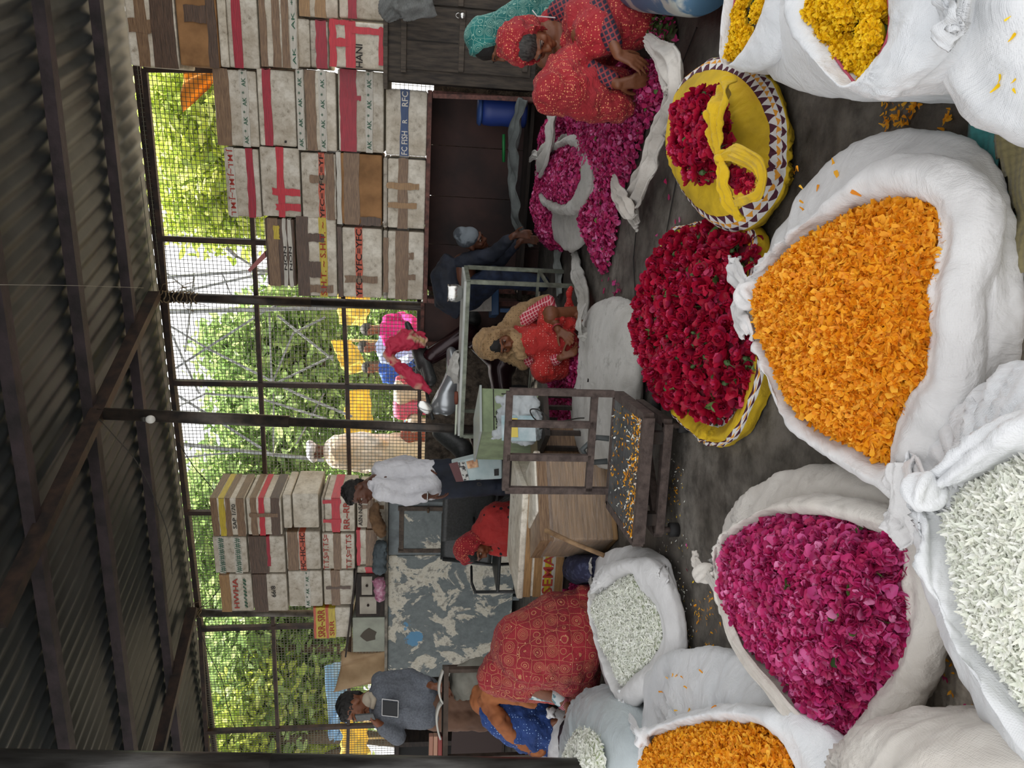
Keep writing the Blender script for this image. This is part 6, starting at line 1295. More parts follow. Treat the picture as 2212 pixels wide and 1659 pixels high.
# ================= PEOPLE =================
SK = M('brown_skin', '7a4a30', .55, c2='66391f', scale=12, bmp=.1, bscale=60); SKD = M('dark_brown_skin', '5c3624', .55, c2='4a2a1a', scale=12, bmp=.1, bscale=60)
HAIR = M('black_hair', '0c0a08', .6, c2='15110e', scale=40, stretch=(1, 1, 8), bmp=.4); HAIRG = M('greying_hair', '1a1816', .55, c2='45433f', scale=30, stretch=(6, 1, 1), bmp=.4)
M_eye = M('eye_white', 'cfc8bd', .2); M_pup = M('dark_iris', '120c08', .15)
def spotted(name, base, base2, dots, scale, r=.12, bmp_=.3, ring=None, grid_=None, gcol='d9b58a', dotring=None):
    m, t, b = nm(name); v = objc(t); n = noise_tex(t, 4, 5, v); rp_ = ramp(t, n.outputs[0], [(.3, hexc(base2)), (.65, hexc(base))]); out = rp_.outputs[0]
    def addc(f, c):
        nonlocal out
        x = N(t, 'ShaderNodeMix', data_type='RGBA'); t.links.new(f, x.inputs[0]); t.links.new(out, x.inputs[6]); x.inputs[7].default_value = col4(hexc(c)); out = x.outputs[2]
    def mt(op, a, k):
        q = N(t, 'ShaderNodeMath', operation=op); t.links.new(a, q.inputs[0]); 
        if hasattr(k, 'links'): t.links.new(k, q.inputs[1])
        else: q.inputs[1].default_value = k
        return q.outputs[0]
    vo = N(t, 'ShaderNodeTexVoronoi'); vo.inputs['Scale'].default_value = scale; vo.inputs['Randomness'].default_value = .35; t.links.new(v, vo.inputs[0])
    nmask = noise_tex(t, scale*.12, 2, v); msk = mt('GREATER_THAN', nmask.outputs[0], .42)
    addc(mt('MULTIPLY', mt('LESS_THAN', vo.outputs['Distance'], r), msk), dots)
    if dotring:
        v2 = N(t, 'ShaderNodeTexVoronoi'); v2.inputs['Scale'].default_value = dotring; t.links.new(v, v2.inputs[0]); v4 = N(t, 'ShaderNodeTexVoronoi'); v4.inputs['Scale'].default_value = scale*1.9; v4.inputs['Randomness'].default_value = .2; t.links.new(v, v4.inputs[0]); dd_ = mt('LESS_THAN', v4.outputs['Distance'], .33)
        for c0_ in (.14, .27, .40, .52): addc(mt('MULTIPLY', dd_, mt('LESS_THAN', mt('ABSOLUTE', mt('SUBTRACT', v2.outputs['Distance'], c0_), 0), .022)), dots)
    if ring:
        v2 = N(t, 'ShaderNodeTexVoronoi'); v2.inputs['Scale'].default_value = ring; v2.inputs['Randomness'].default_value = .25; t.links.new(v, v2.inputs[0])
        for c0_, w_ in ((.40, .014), (.31, .012), (.20, .016), (.1, .02)):
            a_ = mt('ABSOLUTE', mt('SUBTRACT', v2.outputs['Distance'], c0_), 0); addc(mt('LESS_THAN', a_, w_), gcol)
        v3 = N(t, 'ShaderNodeTexVoronoi'); v3.feature = 'DISTANCE_TO_EDGE'; v3.inputs['Scale'].default_value = ring; v3.inputs['Randomness'].default_value = .25; t.links.new(v, v3.inputs[0])
        addc(mt('LESS_THAN', v3.outputs['Distance'], .013), gcol)
    t.links.new(out, b.inputs['Base Color']); b.inputs['Roughness'].default_value = .8; b.inputs['Sheen Weight'].default_value = .05
    nf = noise_tex(t, 10, 5, v, .6, 1.5); bump(t, b, nf.outputs[0], bmp_*2, .03); MATS[name] = m; return m
def checked(name, c1, c2, sc_, w_=.2, extra=None):
    m, t, b = nm(name); v = objc(t, rot=(.5, .4, .6)); sp2 = N(t, 'ShaderNodeSeparateXYZ'); t.links.new(v, sp2.inputs[0]); out = None
    x = N(t, 'ShaderNodeMix', data_type='RGBA'); x.inputs[6].default_value = col4(hexc(c1)); x.inputs[7].default_value = col4(hexc(c2)); fs = []
    for k in range(3):
        a = N(t, 'ShaderNodeMath', operation='MULTIPLY'); t.links.new(sp2.outputs[k], a.inputs[0]); a.inputs[1].default_value = sc_
        f_ = N(t, 'ShaderNodeMath', operation='FRACT'); t.links.new(a.outputs[0], f_.inputs[0]); g = N(t, 'ShaderNodeMath', operation='LESS_THAN'); t.links.new(f_.outputs[0], g.inputs[0]); g.inputs[1].default_value = w_; fs.append(g.outputs[0])
    mxx = N(t, 'ShaderNodeMath', operation='MAXIMUM'); t.links.new(fs[0], mxx.inputs[0]); t.links.new(fs[2], mxx.inputs[1]); t.links.new(mxx.outputs[0], x.inputs[0])
    t.links.new(x.outputs[2], b.inputs['Base Color']); b.inputs['Roughness'].default_value = .8; MATS[name] = m; return m
CL_RED = spotted('red_dotted_cotton', 'a81f2a', '86161f', 'e59468', 60, .2, .5, dotring=6); CL_RED2 = spotted('bright_red_dotted', 'c22c26', '98201e', 'e6a596', 60, .22, .5)
CL_SHAWL = spotted('red_medallion_shawl', '9c1f2c', '7c1822', 'd9b58a', 34, .1, .5, ring=14, gcol='b87a55')
CL_TAN = spotted('tan_block_printed', 'a58760', '836745', '5f4a30', 60, .22); CL_TEAL = spotted('teal_embroidered', '1f7a74', '155a58', '9fc4b4', 45, .15, ring=16, gcol='8fb8a8')
CL_BLUE = spotted('blue_dotted', '22468c', '1a3468', '8fb0dd', 55, .2); CL_ORS = M('rust_orange_shawl', 'a8673c', .85, c2='7a4528', scale=5, bmp=.3)
CK_RED = checked('red_white_check', 'a8283c', 'd8a8a8', 48, .22); CK_DK = checked('navy_red_plaid', '1f1f33', '8a3438', 46, .30)
CL_NAVY = M('navy_cloth', '1c2333', .8, c2='12161f', scale=6, bmp=.3); CL_WSH = cloth_mat('white_shirt_cotton', 'd2d2d6', 'b4b4ba', wb=0, fold=.8); CL_GREY = M('grey_knit', '6b7078', .9, c2='565a62', scale=90, bmp=.4, bscale=150); CL_BRN = M('brown_trousers', '7a5b48', .85, c2='5c4233', scale=5, bmp=.3)
CL_GSH = M('grey_shawl', '8b8a80', .9, c2='66655c', scale=5, bmp=.3); CL_RBK = spotted('red_black_edge', 'b8302c', '9a2422', '1e1216', 16, .22)
def ortho(fwd, up):
    f = Vector(fwd).normalized(); u = Vector(up); u = (u-f*u.dot(f)).normalized(); r = f.cross(u).normalized(); return Matrix((r, f, u)).transposed()
def head_prims(c, R, s=1.0):
    c = Vector(c); q = lambda x, y, z: c+R@Vector((x*s, y*s, z*s)); e = lambda x, y, z, a, b_, d: ('e', q(x, y, z), (a*s, b_*s, d*s), R)
    return [e(0, -.012, .03, .074, .094, .092), e(0, .03, -.012, .060, .062, .082), e(0, .040, -.062, .045, .045, .042), e(0, .072, -.092, .02, .018, .016),
            ('c', q(0, .094, .012), q(0, .108, -.024), .008*s, .0125*s), e(-.013, .096, -.029, .009, .010, .008), e(.013, .096, -.029, .009, .010, .008),
            e(0, .088, -.052, .024, .012, .0065), e(0, .086, -.062, .021, .012, .0075), e(-.036, .066, -.022, .022, .02, .02), e(.036, .066, -.022, .022, .02, .02),
            ('c', q(-.045, .078, .026), q(-.012, .09, .028), .009*s, .009*s), ('c', q(.045, .078, .026), q(.012, .09, .028), .009*s, .009*s),
            e(-.076, -.004, -.008, .010, .02, .032), e(.076, -.004, -.008, .010, .02, .032), ('c', q(0, -.02, -.05), q(0, -.045, -.16), .052*s, .056*s)]
def hand_prims(w, d, pn, side, curl=.5, s=1.0, spread=.12):
    w = Vector(w); d = Vector(d).normalized(); pn = Vector(pn); pn = (pn-d*pn.dot(d)).normalized(); l = d.cross(pn).normalized()*side; P = []
    for k in (-.022, 0, .022): P.append(('c', w+l*k*.6*s, w+d*.075*s+l*k*s, .014*s, .0125*s))
    for k, (off, ln) in enumerate([(-.033, .85), (-.011, 1.0), (.011, .96), (.033, .76)]):
        p = w+d*.08*s+l*off*s; a = curl*.5; dd = (d+l*off*spread*14).normalized()
        for j, L_ in enumerate((.040, .027, .021)):
            a += curl*(.6+.1*k) if j else 0; v_ = dd*math.cos(a)+pn*math.sin(a); q = p+v_*L_*ln*s; P.append(('c', p, q, (.0088-.0008*j)*s, (.0082-.0009*j)*s)); p = q
    p = w+d*.02*s-l*.026*s; v_ = (d*.6-l*.75+pn*.35).normalized()
    for j, L_ in enumerate((.036, .03, .024)): q = p+v_*L_*s; P.append(('c', p, q, (.0115-.001*j)*s, (.0105-.001*j)*s)); p = q; v_ = (v_+d*.35+pn*.25*curl*2).normalized()
    return P
def face_bits(root, c, R, s=1.0, hair=HAIR, style='short', hood=None, closed=False):
    c = Vector(c); q = lambda x, y, z: c+R@Vector((x*s, y*s, z*s))
    for sx in (-1, 1):
        mb = MB(); mb.ell(q(sx*.029, .079, .008), (.0125*s, .0095*s, .0085*s), R, 12, 8); eo = mb.build('eye', M_eye, root, True)
        mb = MB(); mb.ell(q(sx*.029, .0868, .005), (.0055*s, .003*s, .0058*s), R, 10, 6); mb.build('iris', M_pup, eo, True)
        mb = MB(); mb.tube([q(sx*.012, .096, .030), q(sx*.03, .0945, .035), q(sx*.048, .082, .028)], [.003*s, .0035*s, .002*s], 6); mb.build('eyebrow', hair, root, True)
        mb = MB(); mb.tube([q(sx*.016, .088, .010), q(sx*.029, .0915, .016), q(sx*.043, .081, .009)], [.0025*s, .0035*s, .0025*s], 6); mb.build('eyelid', SKD, root, True)
    if style == 'short':
        blob('hair', [('e', q(0, -.022, .052), (.083*s, .098*s, .090*s), R), ('e', q(0, .038, .103), (.056*s, .04*s, .024*s), R), ('e', q(-.04, .02, .085), (.035*s, .04*s, .03*s), R), ('e', q(.03, .03, .095), (.04*s, .045*s, .03*s), R), ('e', q(0, -.07, -.01), (.06*s, .035*s, .05*s), R)], .006, hair, root, 2, .015, .03)
    elif style == 'parted':
        blob('hair', [('e', q(0, -.012, .046), (.081*s, .095*s, .088*s), R), ('e', q(0, -.07, .0), (.06*s, .05*s, .06*s), R)], .006, hair, root, 2, .006, .02)
def hood_prims(c, R, s=1.0, fw=0):
    c = Vector(c); q = lambda x, y, z: c+R@Vector((x*s, y*s, z*s)); e = lambda x, y, z, a, b_, d: ('e', q(x, y, z), (a*s, b_*s, d*s), R)
    P = [e(0, -.038+fw, .042, .104, .108, .110), e(0, -.05+fw, -.03, .10, .09, .11)]
    ring = [q(math.sin(a)*.092, .030+fw-.008*math.cos(a), .02+math.cos(a)*.125) for a in np.linspace(-2.4, 2.4, 18)]
    P += [('c', a_, b2, .011*s, .011*s) for a_, b2 in zip(ring, ring[1:])]
    return P
def person(label, base, body, parts, vox=.008, skin=SK, name='person'):
    r = thing(name, base, label, 'person'); blob('body', body, vox, skin, r, 2)
    for (nme, prims, vx, mt_, dsp, dt) in parts: blob(nme, prims, vx, mt_, r, 5, dsp, dt)
    return r
# ---- woman in red at the right (nearest) ----
y = 3.42; K = lambda X, Y, dy=0: D(X, Y, y+dy)
R = ortho((-.50, -.42, -.68), (-.35, -.35, .75)); hc = K(1143, 92, .02)
hips = K(1345, 40, .25); neck = K(1195, 78, .12); shL, shR = K(1218, 128, .08), K(1210, 28, .05)
kneeL, kneeR = K(1195, 200, -.12), K(1235, 60, -.35)
haL, haR = K(1335, 182, -.2), K(1335, 118, -.28)
body = head_prims(hc, R, 1.0)+[('c', neck, hips, .09, .12), ('c', shL, shR, .05, .05), ('c', shL, K(1282, 155, -.10), .045, .038), ('c', K(1282, 155, -.10), haL, .034, .024), ('c', shR, K(1292, 18, -.16), .045, .038), ('c', K(1292, 18, -.16), haR, .034, .024),
       ('c', hips, kneeL, .09, .07), ('c', kneeL, K(1390, 215, .0), .055, .04), ('c', hips, K(1260, 75, -.1), .08, .06), ('c', K(1260, 75, -.1), K(1385, 60, -.1), .05, .04)]
body += hand_prims(haL, (.15, -.25, -1), (.5, .5, 0), 1, .45, .95, .06)+hand_prims(haR, (-.35, -.2, -.8), (-.3, .5, -.3), -1, .4, .95, .06)
pr = person('woman in red dotted veil and plaid sleeves squatting and sorting petals with both hands', (hips.x, hips.y, 0), body, [
  ('veil', hood_prims(hc, R)+[('c', K(1175, 70, .14), K(1225, 65, .14), .09, .115), ('c', K(1225, 85, .1), K(1250, 105, .04), .09, .09), ('c', K(1200, 140, 0), K(1262, 165, -.06), .045, .06), ('t', [K(1185, 128, -.02), K(1215, 150, -.05), K(1262, 158, -.08)], [.03, .05, .045])], .010, CL_RED, .03, .07),
  ('skirt', [('c', hips, kneeL, .15, .10), ('c', kneeL, K(1335, 232, -.08), .095, .075), ('c', K(1220, 195, -.1), K(1320, 190, -.02), .11, .10), ('c', hips, K(1290, 70, -.12), .15, .12), ('c', K(1270, 50, -.05), K(1365, 50, -.1), .13, .12), ('c', kneeL, K(1200, 170, -.05), .08, .08)], .013, CL_RED, .035, .09),
  ('plaid_sleeve', [('c', shL, K(1280, 156, -.10), .060, .052), ('c', K(1280, 156, -.10), K(1322, 174, -.17), .05, .042), ('c', shR, K(1292, 18, -.16), .066, .054), ('c', K(1292, 18, -.16), K(1326, 96, -.24), .054, .042)], .008, CK_DK, .01, .05)], .0062)
face_bits(pr, hc, R, 1.0, HAIRG, 'parted')
# ---- woman in teal veil behind her ----
y = 4.1; R = ortho((-.8, .1, -.35), (-.2, 0, 1)); hc = K(1066, 92); hp = K(1230, 60)
pr = person('woman in teal embroidered veil crouching just behind the woman in red at the right', (hp.x, hp.y, 0), head_prims(hc, R)+[('c', K(1110, 80), hp, .09, .12), ('c', hp, K(1180, 120, -.2), .09, .07), ('c', K(1180, 120, -.2), K(1290, 110, -.2), .06, .04)],
  [('veil', hood_prims(hc, R, 1.0, -.012)+[('c', K(1095, 60), K(1150, 40), .11, .14)], .011, CL_TEAL, .02, .07), ('dress', [('c', K(1130, 70), hp, .14, .17), ('c', hp, K(1190, 100, -.1), .13, .11)], .015, CL_TEAL, .03, .08)], .008)
face_bits(pr, hc, R, 1.0, HAIR, 'parted')
# ---- woman in tan shawl, centre ----
y = 4.95; R = ortho((-.18, -.86, -.48), (-.22, -.3, .9)); hc = K(1078, 742, -.05); hp = K(1200, 735, .2); shL, shR = K(1128, 775, .05), K(1122, 698, .05)
haL, haR = K(1212, 772, -.25), K(1205, 712, -.22)
body = head_prims(hc, R)+[('c', K(1105, 740, .08), hp, .09, .12), ('c', shL, shR, .05, .05), ('c', shL, K(1180, 785, -.02), .042, .036), ('c', K(1180, 785, -.02), haL, .032, .024), ('c', shR, K(1185, 652, -.02), .042, .036), ('c', K(1185, 652, -.02), haR, .032, .024),
  ('c', hp, K(1175, 795, -.08), .08, .06), ('c', K(1175, 795, -.08), K(1232, 800, 0), .05, .04), ('c', hp, K(1190, 680, -.15), .08, .065), ('c', K(1190, 680, -.15), K(1248, 672, -.12), .05, .035), ('c', K(1248, 672, -.1), K(1256, 700, -.22), .03, .025)]
body += hand_prims(haL, (.35, -.2, -.8), (.3, -.3, 0), 1, .7, .95)+hand_prims(haR, (-.5, -.2, -.7), (-.2, -.5, 0), -1, .6, .95)
pr = person('woman in tan printed shawl and red dress squatting in the middle, plucking petals', (hp.x, hp.y, 0), body, [
  ('shawl', hood_prims(hc, R, 1.08)+[('t', [K(1100, 712, -.02), K(1120, 740, -.08), K(1128, 775, -.05)], [.035, .06, .05]), ('c', K(1100, 720, .1), K(1130, 680, .08), .10, .09), ('c', K(1130, 680, .08), K(1180, 645, .06), .07, .035), ('c', K(1098, 755, .08), K(1130, 782, .05), .09, .06)], .010, CL_TAN, .03, .06),
  ('red_dress', [('c', K(1125, 735, .06), hp, .13, .16), ('c', hp, K(1175, 798, -.10), .13, .09), ('c', K(1175, 798, -.12), K(1222, 790, -.05), .09, .075), ('c', hp, K(1190, 690, -.1), .13, .09), ('c', K(1150, 740, -.05), K(1215, 742, -.10), .11, .11), ('c', K(1190, 690, -.1), K(1225, 700, -.08), .10, .08), ('c', K(1225, 690, .05), K(1232, 625, .05), .05, .02)], .012, CL_RED2, .035, .08),
  ('checked_sleeve', [('c', shL, K(1180, 787, -.02), .055, .048), ('c', K(1180, 787, -.02), K(1203, 776, -.2), .046, .040), ('c', shR, K(1185, 652, -.02), .056, .048), ('c', K(1185, 652, -.02), K(1200, 690, -.15), .046, .038)], .008, CK_RED, .008, .05)], .0066)
face_bits(pr, hc, R, 1.0, HAIR, 'parted')
mb = MB(); a = (haR-K(1185, 652, -.02)).normalized(); x = a.orthogonal().normalized(); yv = a.cross(x)
mb.tube([haR-a*.02+(x*math.cos(t_)+yv*math.sin(t_))*.032 for t_ in np.linspace(0, 6.28, 20)], .006, 8, False); mb.build('bangle', M('red_bangle', '8c2a30', .4), pr, True)
# ---- big red medallion shawl, back view ----
y = 3.95; hp = K(1240, 1400, .05)
body = [('c', K(1075, 1455, .1), K(1090, 1450, .1), .09, .08), ('c', K(1100, 1440, .1), hp, .11, .15), ('c', K(1130, 1480), K(1190, 1500, -.05), .05, .04), ('c', K(1190, 1500, -.05), K(1222, 1522, -.1), .035, .026)]
body += hand_prims(K(1222, 1522, -.1), (-.55, .1, -.8), (-.3, .5, 0), 1, .6, .95)
pr = person('seated woman seen from behind, wrapped from head to floor in a red medallion patterned shawl', (hp.x, hp.y, 0), body, [
  ('shawl', [('c', K(1072, 1462, .05), K(1095, 1448, .05), .105, .13), ('c', K(1095, 1445, .05), K(1150, 1400, .05), .14, .22), ('c', K(1150, 1400), K(1215, 1385), .23, .27), ('c', K(1215, 1385), K(1252, 1370), .27, .22), ('c', K(1240, 1440, -.02), K(1262, 1490, -.02), .20, .09), ('c', K(1255, 1490, 0), K(1262, 1520, 0), .09, .075), ('c', K(1120, 1470, .05), K(1200, 1482, .05), .12, .10), ('c', K(1235, 1330), K(1262, 1290), .18, .07)], .014, CL_SHAWL, .03, .12),
  ('blouse_sleeve', [('c', K(1140, 1490), K(1196, 1500, -.04), .05, .045), ('c', K(1196, 1500, -.05), K(1212, 1514, -.08), .042, .036)], .008, M('printed_sleeve', 'b9c4c4', .8, c2='5a7f88', scale=30, lo=.5, hi=.55), .006, .04)], .0066)
for k in range(4):
    c_ = K(1214+k*2.4, 1516+k*1.7, -.085); a = Vector((-.5, 0, -.8)).normalized(); x = a.orthogonal().normalized(); yv = a.cross(x); mb = MB(); mb.tube([c_+(x*math.cos(t_)+yv*math.sin(t_))*.033 for t_ in np.linspace(0, 6.28, 20)], .003, 6, False); mb.build('bangle', M('pink_bangle', 'b8707c', .3, .3), pr, True)
# ---- grey shawled head and blue dress beyond ----
y = 4.75; R = ortho((-.9, .1, -.4), (-.1, 0, 1)); hc = K(1028, 1475); hp = K(1220, 1480)
pr = person('person in grey printed head shawl sitting behind the big red shawl', (hp.x, hp.y, 0), head_prims(hc, R)+[('c', K(1060, 1475), hp, .09, .12), ('c', hp, K(1180, 1420, .15), .09, .07), ('c', K(1180, 1420, .15), K(1240, 1420, .15), .06, .04)], [('shawl', hood_prims(hc, R, 1.08)+[('c', K(1055, 1470), K(1100, 1465), .12, .16), ('c', K(1100, 1465), K(1210, 1470), .16, .18)], .013, CL_GSH, .025, .06)], .009)
face_bits(pr, hc, R, 1, HAIR, 'parted')
y = 4.55; R = ortho((-.7, .4, -.6), (-.3, 0, 1)); hc = K(1075, 1505, .1); hp = K(1200, 1575)
body = head_prims(hc, R)+[('c', K(1095, 1520, .05), hp, .09, .12), ('c', K(1110, 1545), K(1160, 1590), .045, .035), ('c', K(1160, 1590), K(1195, 1560, -.1), .032, .024), ('c', hp, K(1175, 1610), .08, .06), ('c', K(1175, 1610), K(1230, 1615, .1), .05, .04)]+hand_prims(K(1195, 1560, -.1), (.5, -.2, -.8), (.3, 0, 0), 1, .6, .9)
pr = person('woman in blue dotted dress with rust orange shawl bending over petals near the steel post', (hp.x, hp.y, 0), body, [
  ('blue_dress', [('c', K(1085, 1535), K(1150, 1570), .15, .17), ('c', K(1150, 1570), K(1165, 1580), .17, .12), ('c', hp, K(1195, 1600), .12, .12)], .012, CL_BLUE, .03, .07),
  ('shawl', hood_prims(hc, R, 1.08)+[('t', [K(1045, 1505, -.05), K(1075, 1550, -.16), K(1110, 1590, -.1), K(1165, 1618, -.08), K(1180, 1615, -.08)], [.05, .05, .05, .06, .03]), ('t', [K(1045, 1500, -.08), K(1100, 1500, -.16), K(1160, 1520, -.16)], [.05, .05, .035])], .011, CL_ORS, .025, .06)], .008)
# ---- man in white shirt, standing ----
y = 5.75; Z0 = Vector((0, 0, 0)); R = ortho((-.78, -.50, -.36), (-.28, -.12, 1)); hc = K(777, 1062, .0)
shR, shL = K(822, 1012, .12), K(822, 1066, -.1); hipC = K(935, 1035, .05)
ftA, ftB = K(1190, 1020, 0), K(1190, 1055, -.1); ftA.z = ftB.z = .04
knA, knB = K(1060, 1012, -.04), K(1062, 1050, -.12)
eR, eL = K(880, 995, .14), K(880, 1078, -.1); wR, wL = K(925, 1012, .0), K(925, 1072, -.2)
body = head_prims(hc, R, 1.0)+[('c', K(812, 1042), hipC, .07, .09), ('c', shR, shL, .038, .038), ('c', shR, eR, .036, .032), ('c', eR, wR, .032, .025), ('c', shL, eL, .036, .032), ('c', eL, wL, .034, .025),
  ('c', hipC+Vector((.07, 0, 0)), knA, .08, .06), ('c', knA, ftA+UP*.04, .055, .035), ('c', hipC-Vector((.07, 0, 0)), knB, .08, .06), ('c', knB, ftB+UP*.04, .055, .035), ('c', ftA, ftA+Vector((-.1, -.16, 0)), .036, .03), ('c', ftB, ftB+Vector((-.1, -.16, 0)), .036, .03)]
body += hand_prims(wR, (.05, -.2, -1), (-1, 0, 0), 1, .4)+hand_prims(wL, (-.1, -.1, -1), (1, 0, 0), -1, .5)
pr = person('young man in white shirt and navy trousers standing in front of the left box stack', (ftA.x, ftA.y, 0), body, [
  ('white_shirt', [('c', K(828, 1020, .05), K(928, 1018, .03), .095, .10), ('c', K(828, 1058, -.03), K(930, 1052, -.03), .095, .105), ('c', shR, shL, .065, .065), ('c', shR, eR, .058, .052), ('c', eR, K(912, 1006, .06), .05, .042), ('c', shL, eL, .058, .052), ('c', eL, K(915, 1075, -.16), .05, .042), ('c', K(808, 1045, -.02), K(812, 1045, -.02), .062, .07)], .010, CL_WSH, .022, .09),
  ('trousers', [('c', K(942, 1036, .02), K(950, 1035, .04), .095, .10), ('c', hipC+Vector((.06, 0, 0)), knA, .105, .08), ('c', knA, ftA+UP*.06, .075, .06), ('c', hipC-Vector((.06, 0, 0)), knB, .105, .08), ('c', knB, ftB+UP*.06, .075, .06)], .012, CL_NAVY, .015, .08),
  ('shoe', [('c', ftA-UP*.004, ftA+Vector((-.11, -.17, -.004)), .042, .034)], .009, M_blk, 0, .1), ('shoe', [('c', ftB-UP*.004, ftB+Vector((-.11, -.17, -.004)), .042, .034)], .009, M_blk, 0, .1)], .0075, SKD)
face_bits(pr, hc, R, 1.0, HAIR, 'short')
mb = MB(); mb.tube([wL+Vector((math.cos(t_)*.034, math.sin(t_)*.034, .005)) for t_ in np.linspace(0, 6.28, 16)], .006, 8, False); mb.build('wristwatch', M_chr, pr, True)
# ---- man in grey sweater on the phone ----
y = 5.15; R = ortho((-.62, -.72, -.22), (-.18, -.1, 1)); hc = K(770, 1526)
shR, shL = K(822, 1472, .04), K(825, 1556, -.04); hipC = K(940, 1525, .05); eR, wR = K(885, 1458, .08), K(935, 1482, -.1); eL, wL = K(858, 1590, -.12), K(812, 1560, -.16)
ftA, ftB = K(1240, 1500, .0), K(1240, 1555, .0); ftA.z = ftB.z = .04; knA, knB = K(1085, 1500, -.03), K(1085, 1552, -.03)
body = head_prims(hc, R, 1.0)+[('c', K(812, 1512), hipC, .07, .09), ('c', shR, shL, .038, .038), ('c', shR, eR, .036, .032), ('c', eR, wR, .032, .025), ('c', shL, eL, .036, .032), ('c', eL, wL, .034, .025),
  ('c', hipC+Vector((.07, 0, 0)), knA, .08, .06), ('c', knA, ftA+UP*.04, .055, .035), ('c', hipC-Vector((.07, 0, 0)), knB, .08, .06), ('c', knB, ftB+UP*.04, .055, .035), ('c', ftA, ftA+Vector((-.1, -.16, 0)), .036, .03), ('c', ftB, ftB+Vector((-.1, -.16, 0)), .036, .03)]
body += hand_prims(wR, (-.2, -.2, -1), (-.3, -.6, 0), 1, .4)+hand_prims(wL, (.35, .25, .9), (.6, .3, 0), 1, .9, .9)
pr = person('man in grey sweater and brown trousers holding a black phone to his mouth', (ftA.x, ftA.y, 0), body, [
  ('grey_sweater', [('c', K(830, 1495, .02), K(918, 1498, .02), .11, .12), ('c', K(830, 1532, -.02), K(918, 1538, -.02), .11, .12), ('c', shR, shL, .068, .068), ('c', shR, eR, .06, .056), ('c', eR, K(922, 1474, -.05), .054, .042), ('c', shL, eL, .06, .055), ('c', eL, K(828, 1572, -.15), .058, .045)], .010, CL_GREY, .018, .09),
  ('shirt_collar', [('t', [K(800, 1498, -.02), K(808, 1512, -.08), K(803, 1532, -.1)], [.02, .022, .018]), ('c', K(800, 1512), K(806, 1512), .062, .066)], .008, M('cream_shirt', 'b5aa98', .8), .004, .05),
  ('trousers', [('c', K(945, 1522), K(955, 1524, .05), .105, .115), ('c', hipC+Vector((.06, 0, 0)), knA, .11, .085), ('c', knA, ftA+UP*.06, .08, .065), ('c', hipC-Vector((.06, 0, 0)), knB, .11, .085), ('c', knB, ftB+UP*.06, .08, .065)], .012, CL_BRN, .02, .08)], .0075, SK)
face_bits(pr, hc, R, 1.0, HAIR, 'short')
mb = MB(); p = K(843, 1526, -.185); xx = Vector((.98, -.2, 0)).normalized(); yy = Vector((.1, .1, 1)).normalized(); nn_ = xx.cross(yy)
mb.box(p-xx*.02, (.11, .004, .12), xx, nn_, yy); mb.build('chest_print', M('black_print', '16181c', .7), pr)
for (dx, dz, w_, h_) in [(0, .055, .13, .004), (0, -.055, .13, .004), (.063, 0, .004, .112), (-.063, 0, .004, .112)]:
    mb = MB(); mb.box(p-xx*.01+xx*dx+yy*dz+nn_*.004, (w_, .003, h_), xx, nn_, yy); mb.build('print_outline', M('white_print', 'c8c8c8', .7), pr)
ph = K(789, 1549, -.19); tphone = thing('phone', ph, 'black phone held at the mouth of the man in the grey sweater', 'phone')
mb = MB(); mb.box(ph, (.07, .012, .13), Vector((.8, -.5, .2)).normalized(), Vector((.5, .8, .1)).normalized(), Vector((-.1, .1, 1)).normalized()); mb.build('case', M_blk, tphone, bevel=.004)
# ---- seated woman in red headscarf (left of the black chair) ----
y = 5.75; R = ortho((-.5, -.6, -.6), (-.35, -.3, .9)); hc = K(1026, 1186, -.05); hp = K(1130, 1140, .1)
body = head_prims(hc, R)+[('c', K(1050, 1165, .05), hp, .09, .12), ('c', K(1065, 1185), K(1110, 1190, -.1), .045, .035), ('c', K(1110, 1190, -.1), K(1140, 1170, -.2), .032, .025), ('c', hp, K(1140, 1160, -.4), .09, .07), ('c', K(1140, 1160, -.4), K(1200, 1160, -.4), .06, .04)]
pr = person('woman in red headscarf and red dress with black flowers, sitting hunched by the black chairs', (hp.x, hp.y, 0), body, [
  ('headscarf', hood_prims(hc, R, 1.05), .010, CL_RED, .015, .05), ('red_dress', [('c', K(1055, 1150, .02), K(1105, 1140, .02), .14, .18), ('c', K(1070, 1120), K(1110, 1120), .13, .14), ('c', hp, K(1145, 1160, -.3), .15, .12), ('c', K(1065, 1185), K(1108, 1190, -.08), .06, .055)], .012, CL_RBK, .025, .08)], .008)
face_bits(pr, hc, R, 1, HAIR, 'parted')
# ---- man in grey beanie bending in the dark, right of the table ----
y = 5.95; R = ortho((.2, -.55, -.8), (.35, -.5, .6)); hc = K(1022, 520, -.1); hp = K(1010, 640, .1)
shA, shB = K(1000, 565, -.05), K(1010, 580, .2); haA, haB = K(1110, 508, -.35), K(1125, 520, -.15)
body = head_prims(hc, R)+[('c', K(1000, 570), hp, .09, .12), ('c', shA, K(1065, 550, -.15), .045, .035), ('c', K(1065, 550, -.15), haA, .034, .025), ('c', shB, K(1070, 575, .05), .045, .035), ('c', K(1070, 575, .05), haB, .034, .025), ('c', hp, K(1060, 600, -.1), .09, .07), ('c', K(1060, 600, -.1), K(1175, 610, -.05), .06, .04)]
body += hand_prims(haA, (.1, -.2, -.9), (-.3, -.4, 0), 1, .5)+hand_prims(haB, (.1, -.2, -.9), (-.3, -.4, 0), 1, .5)
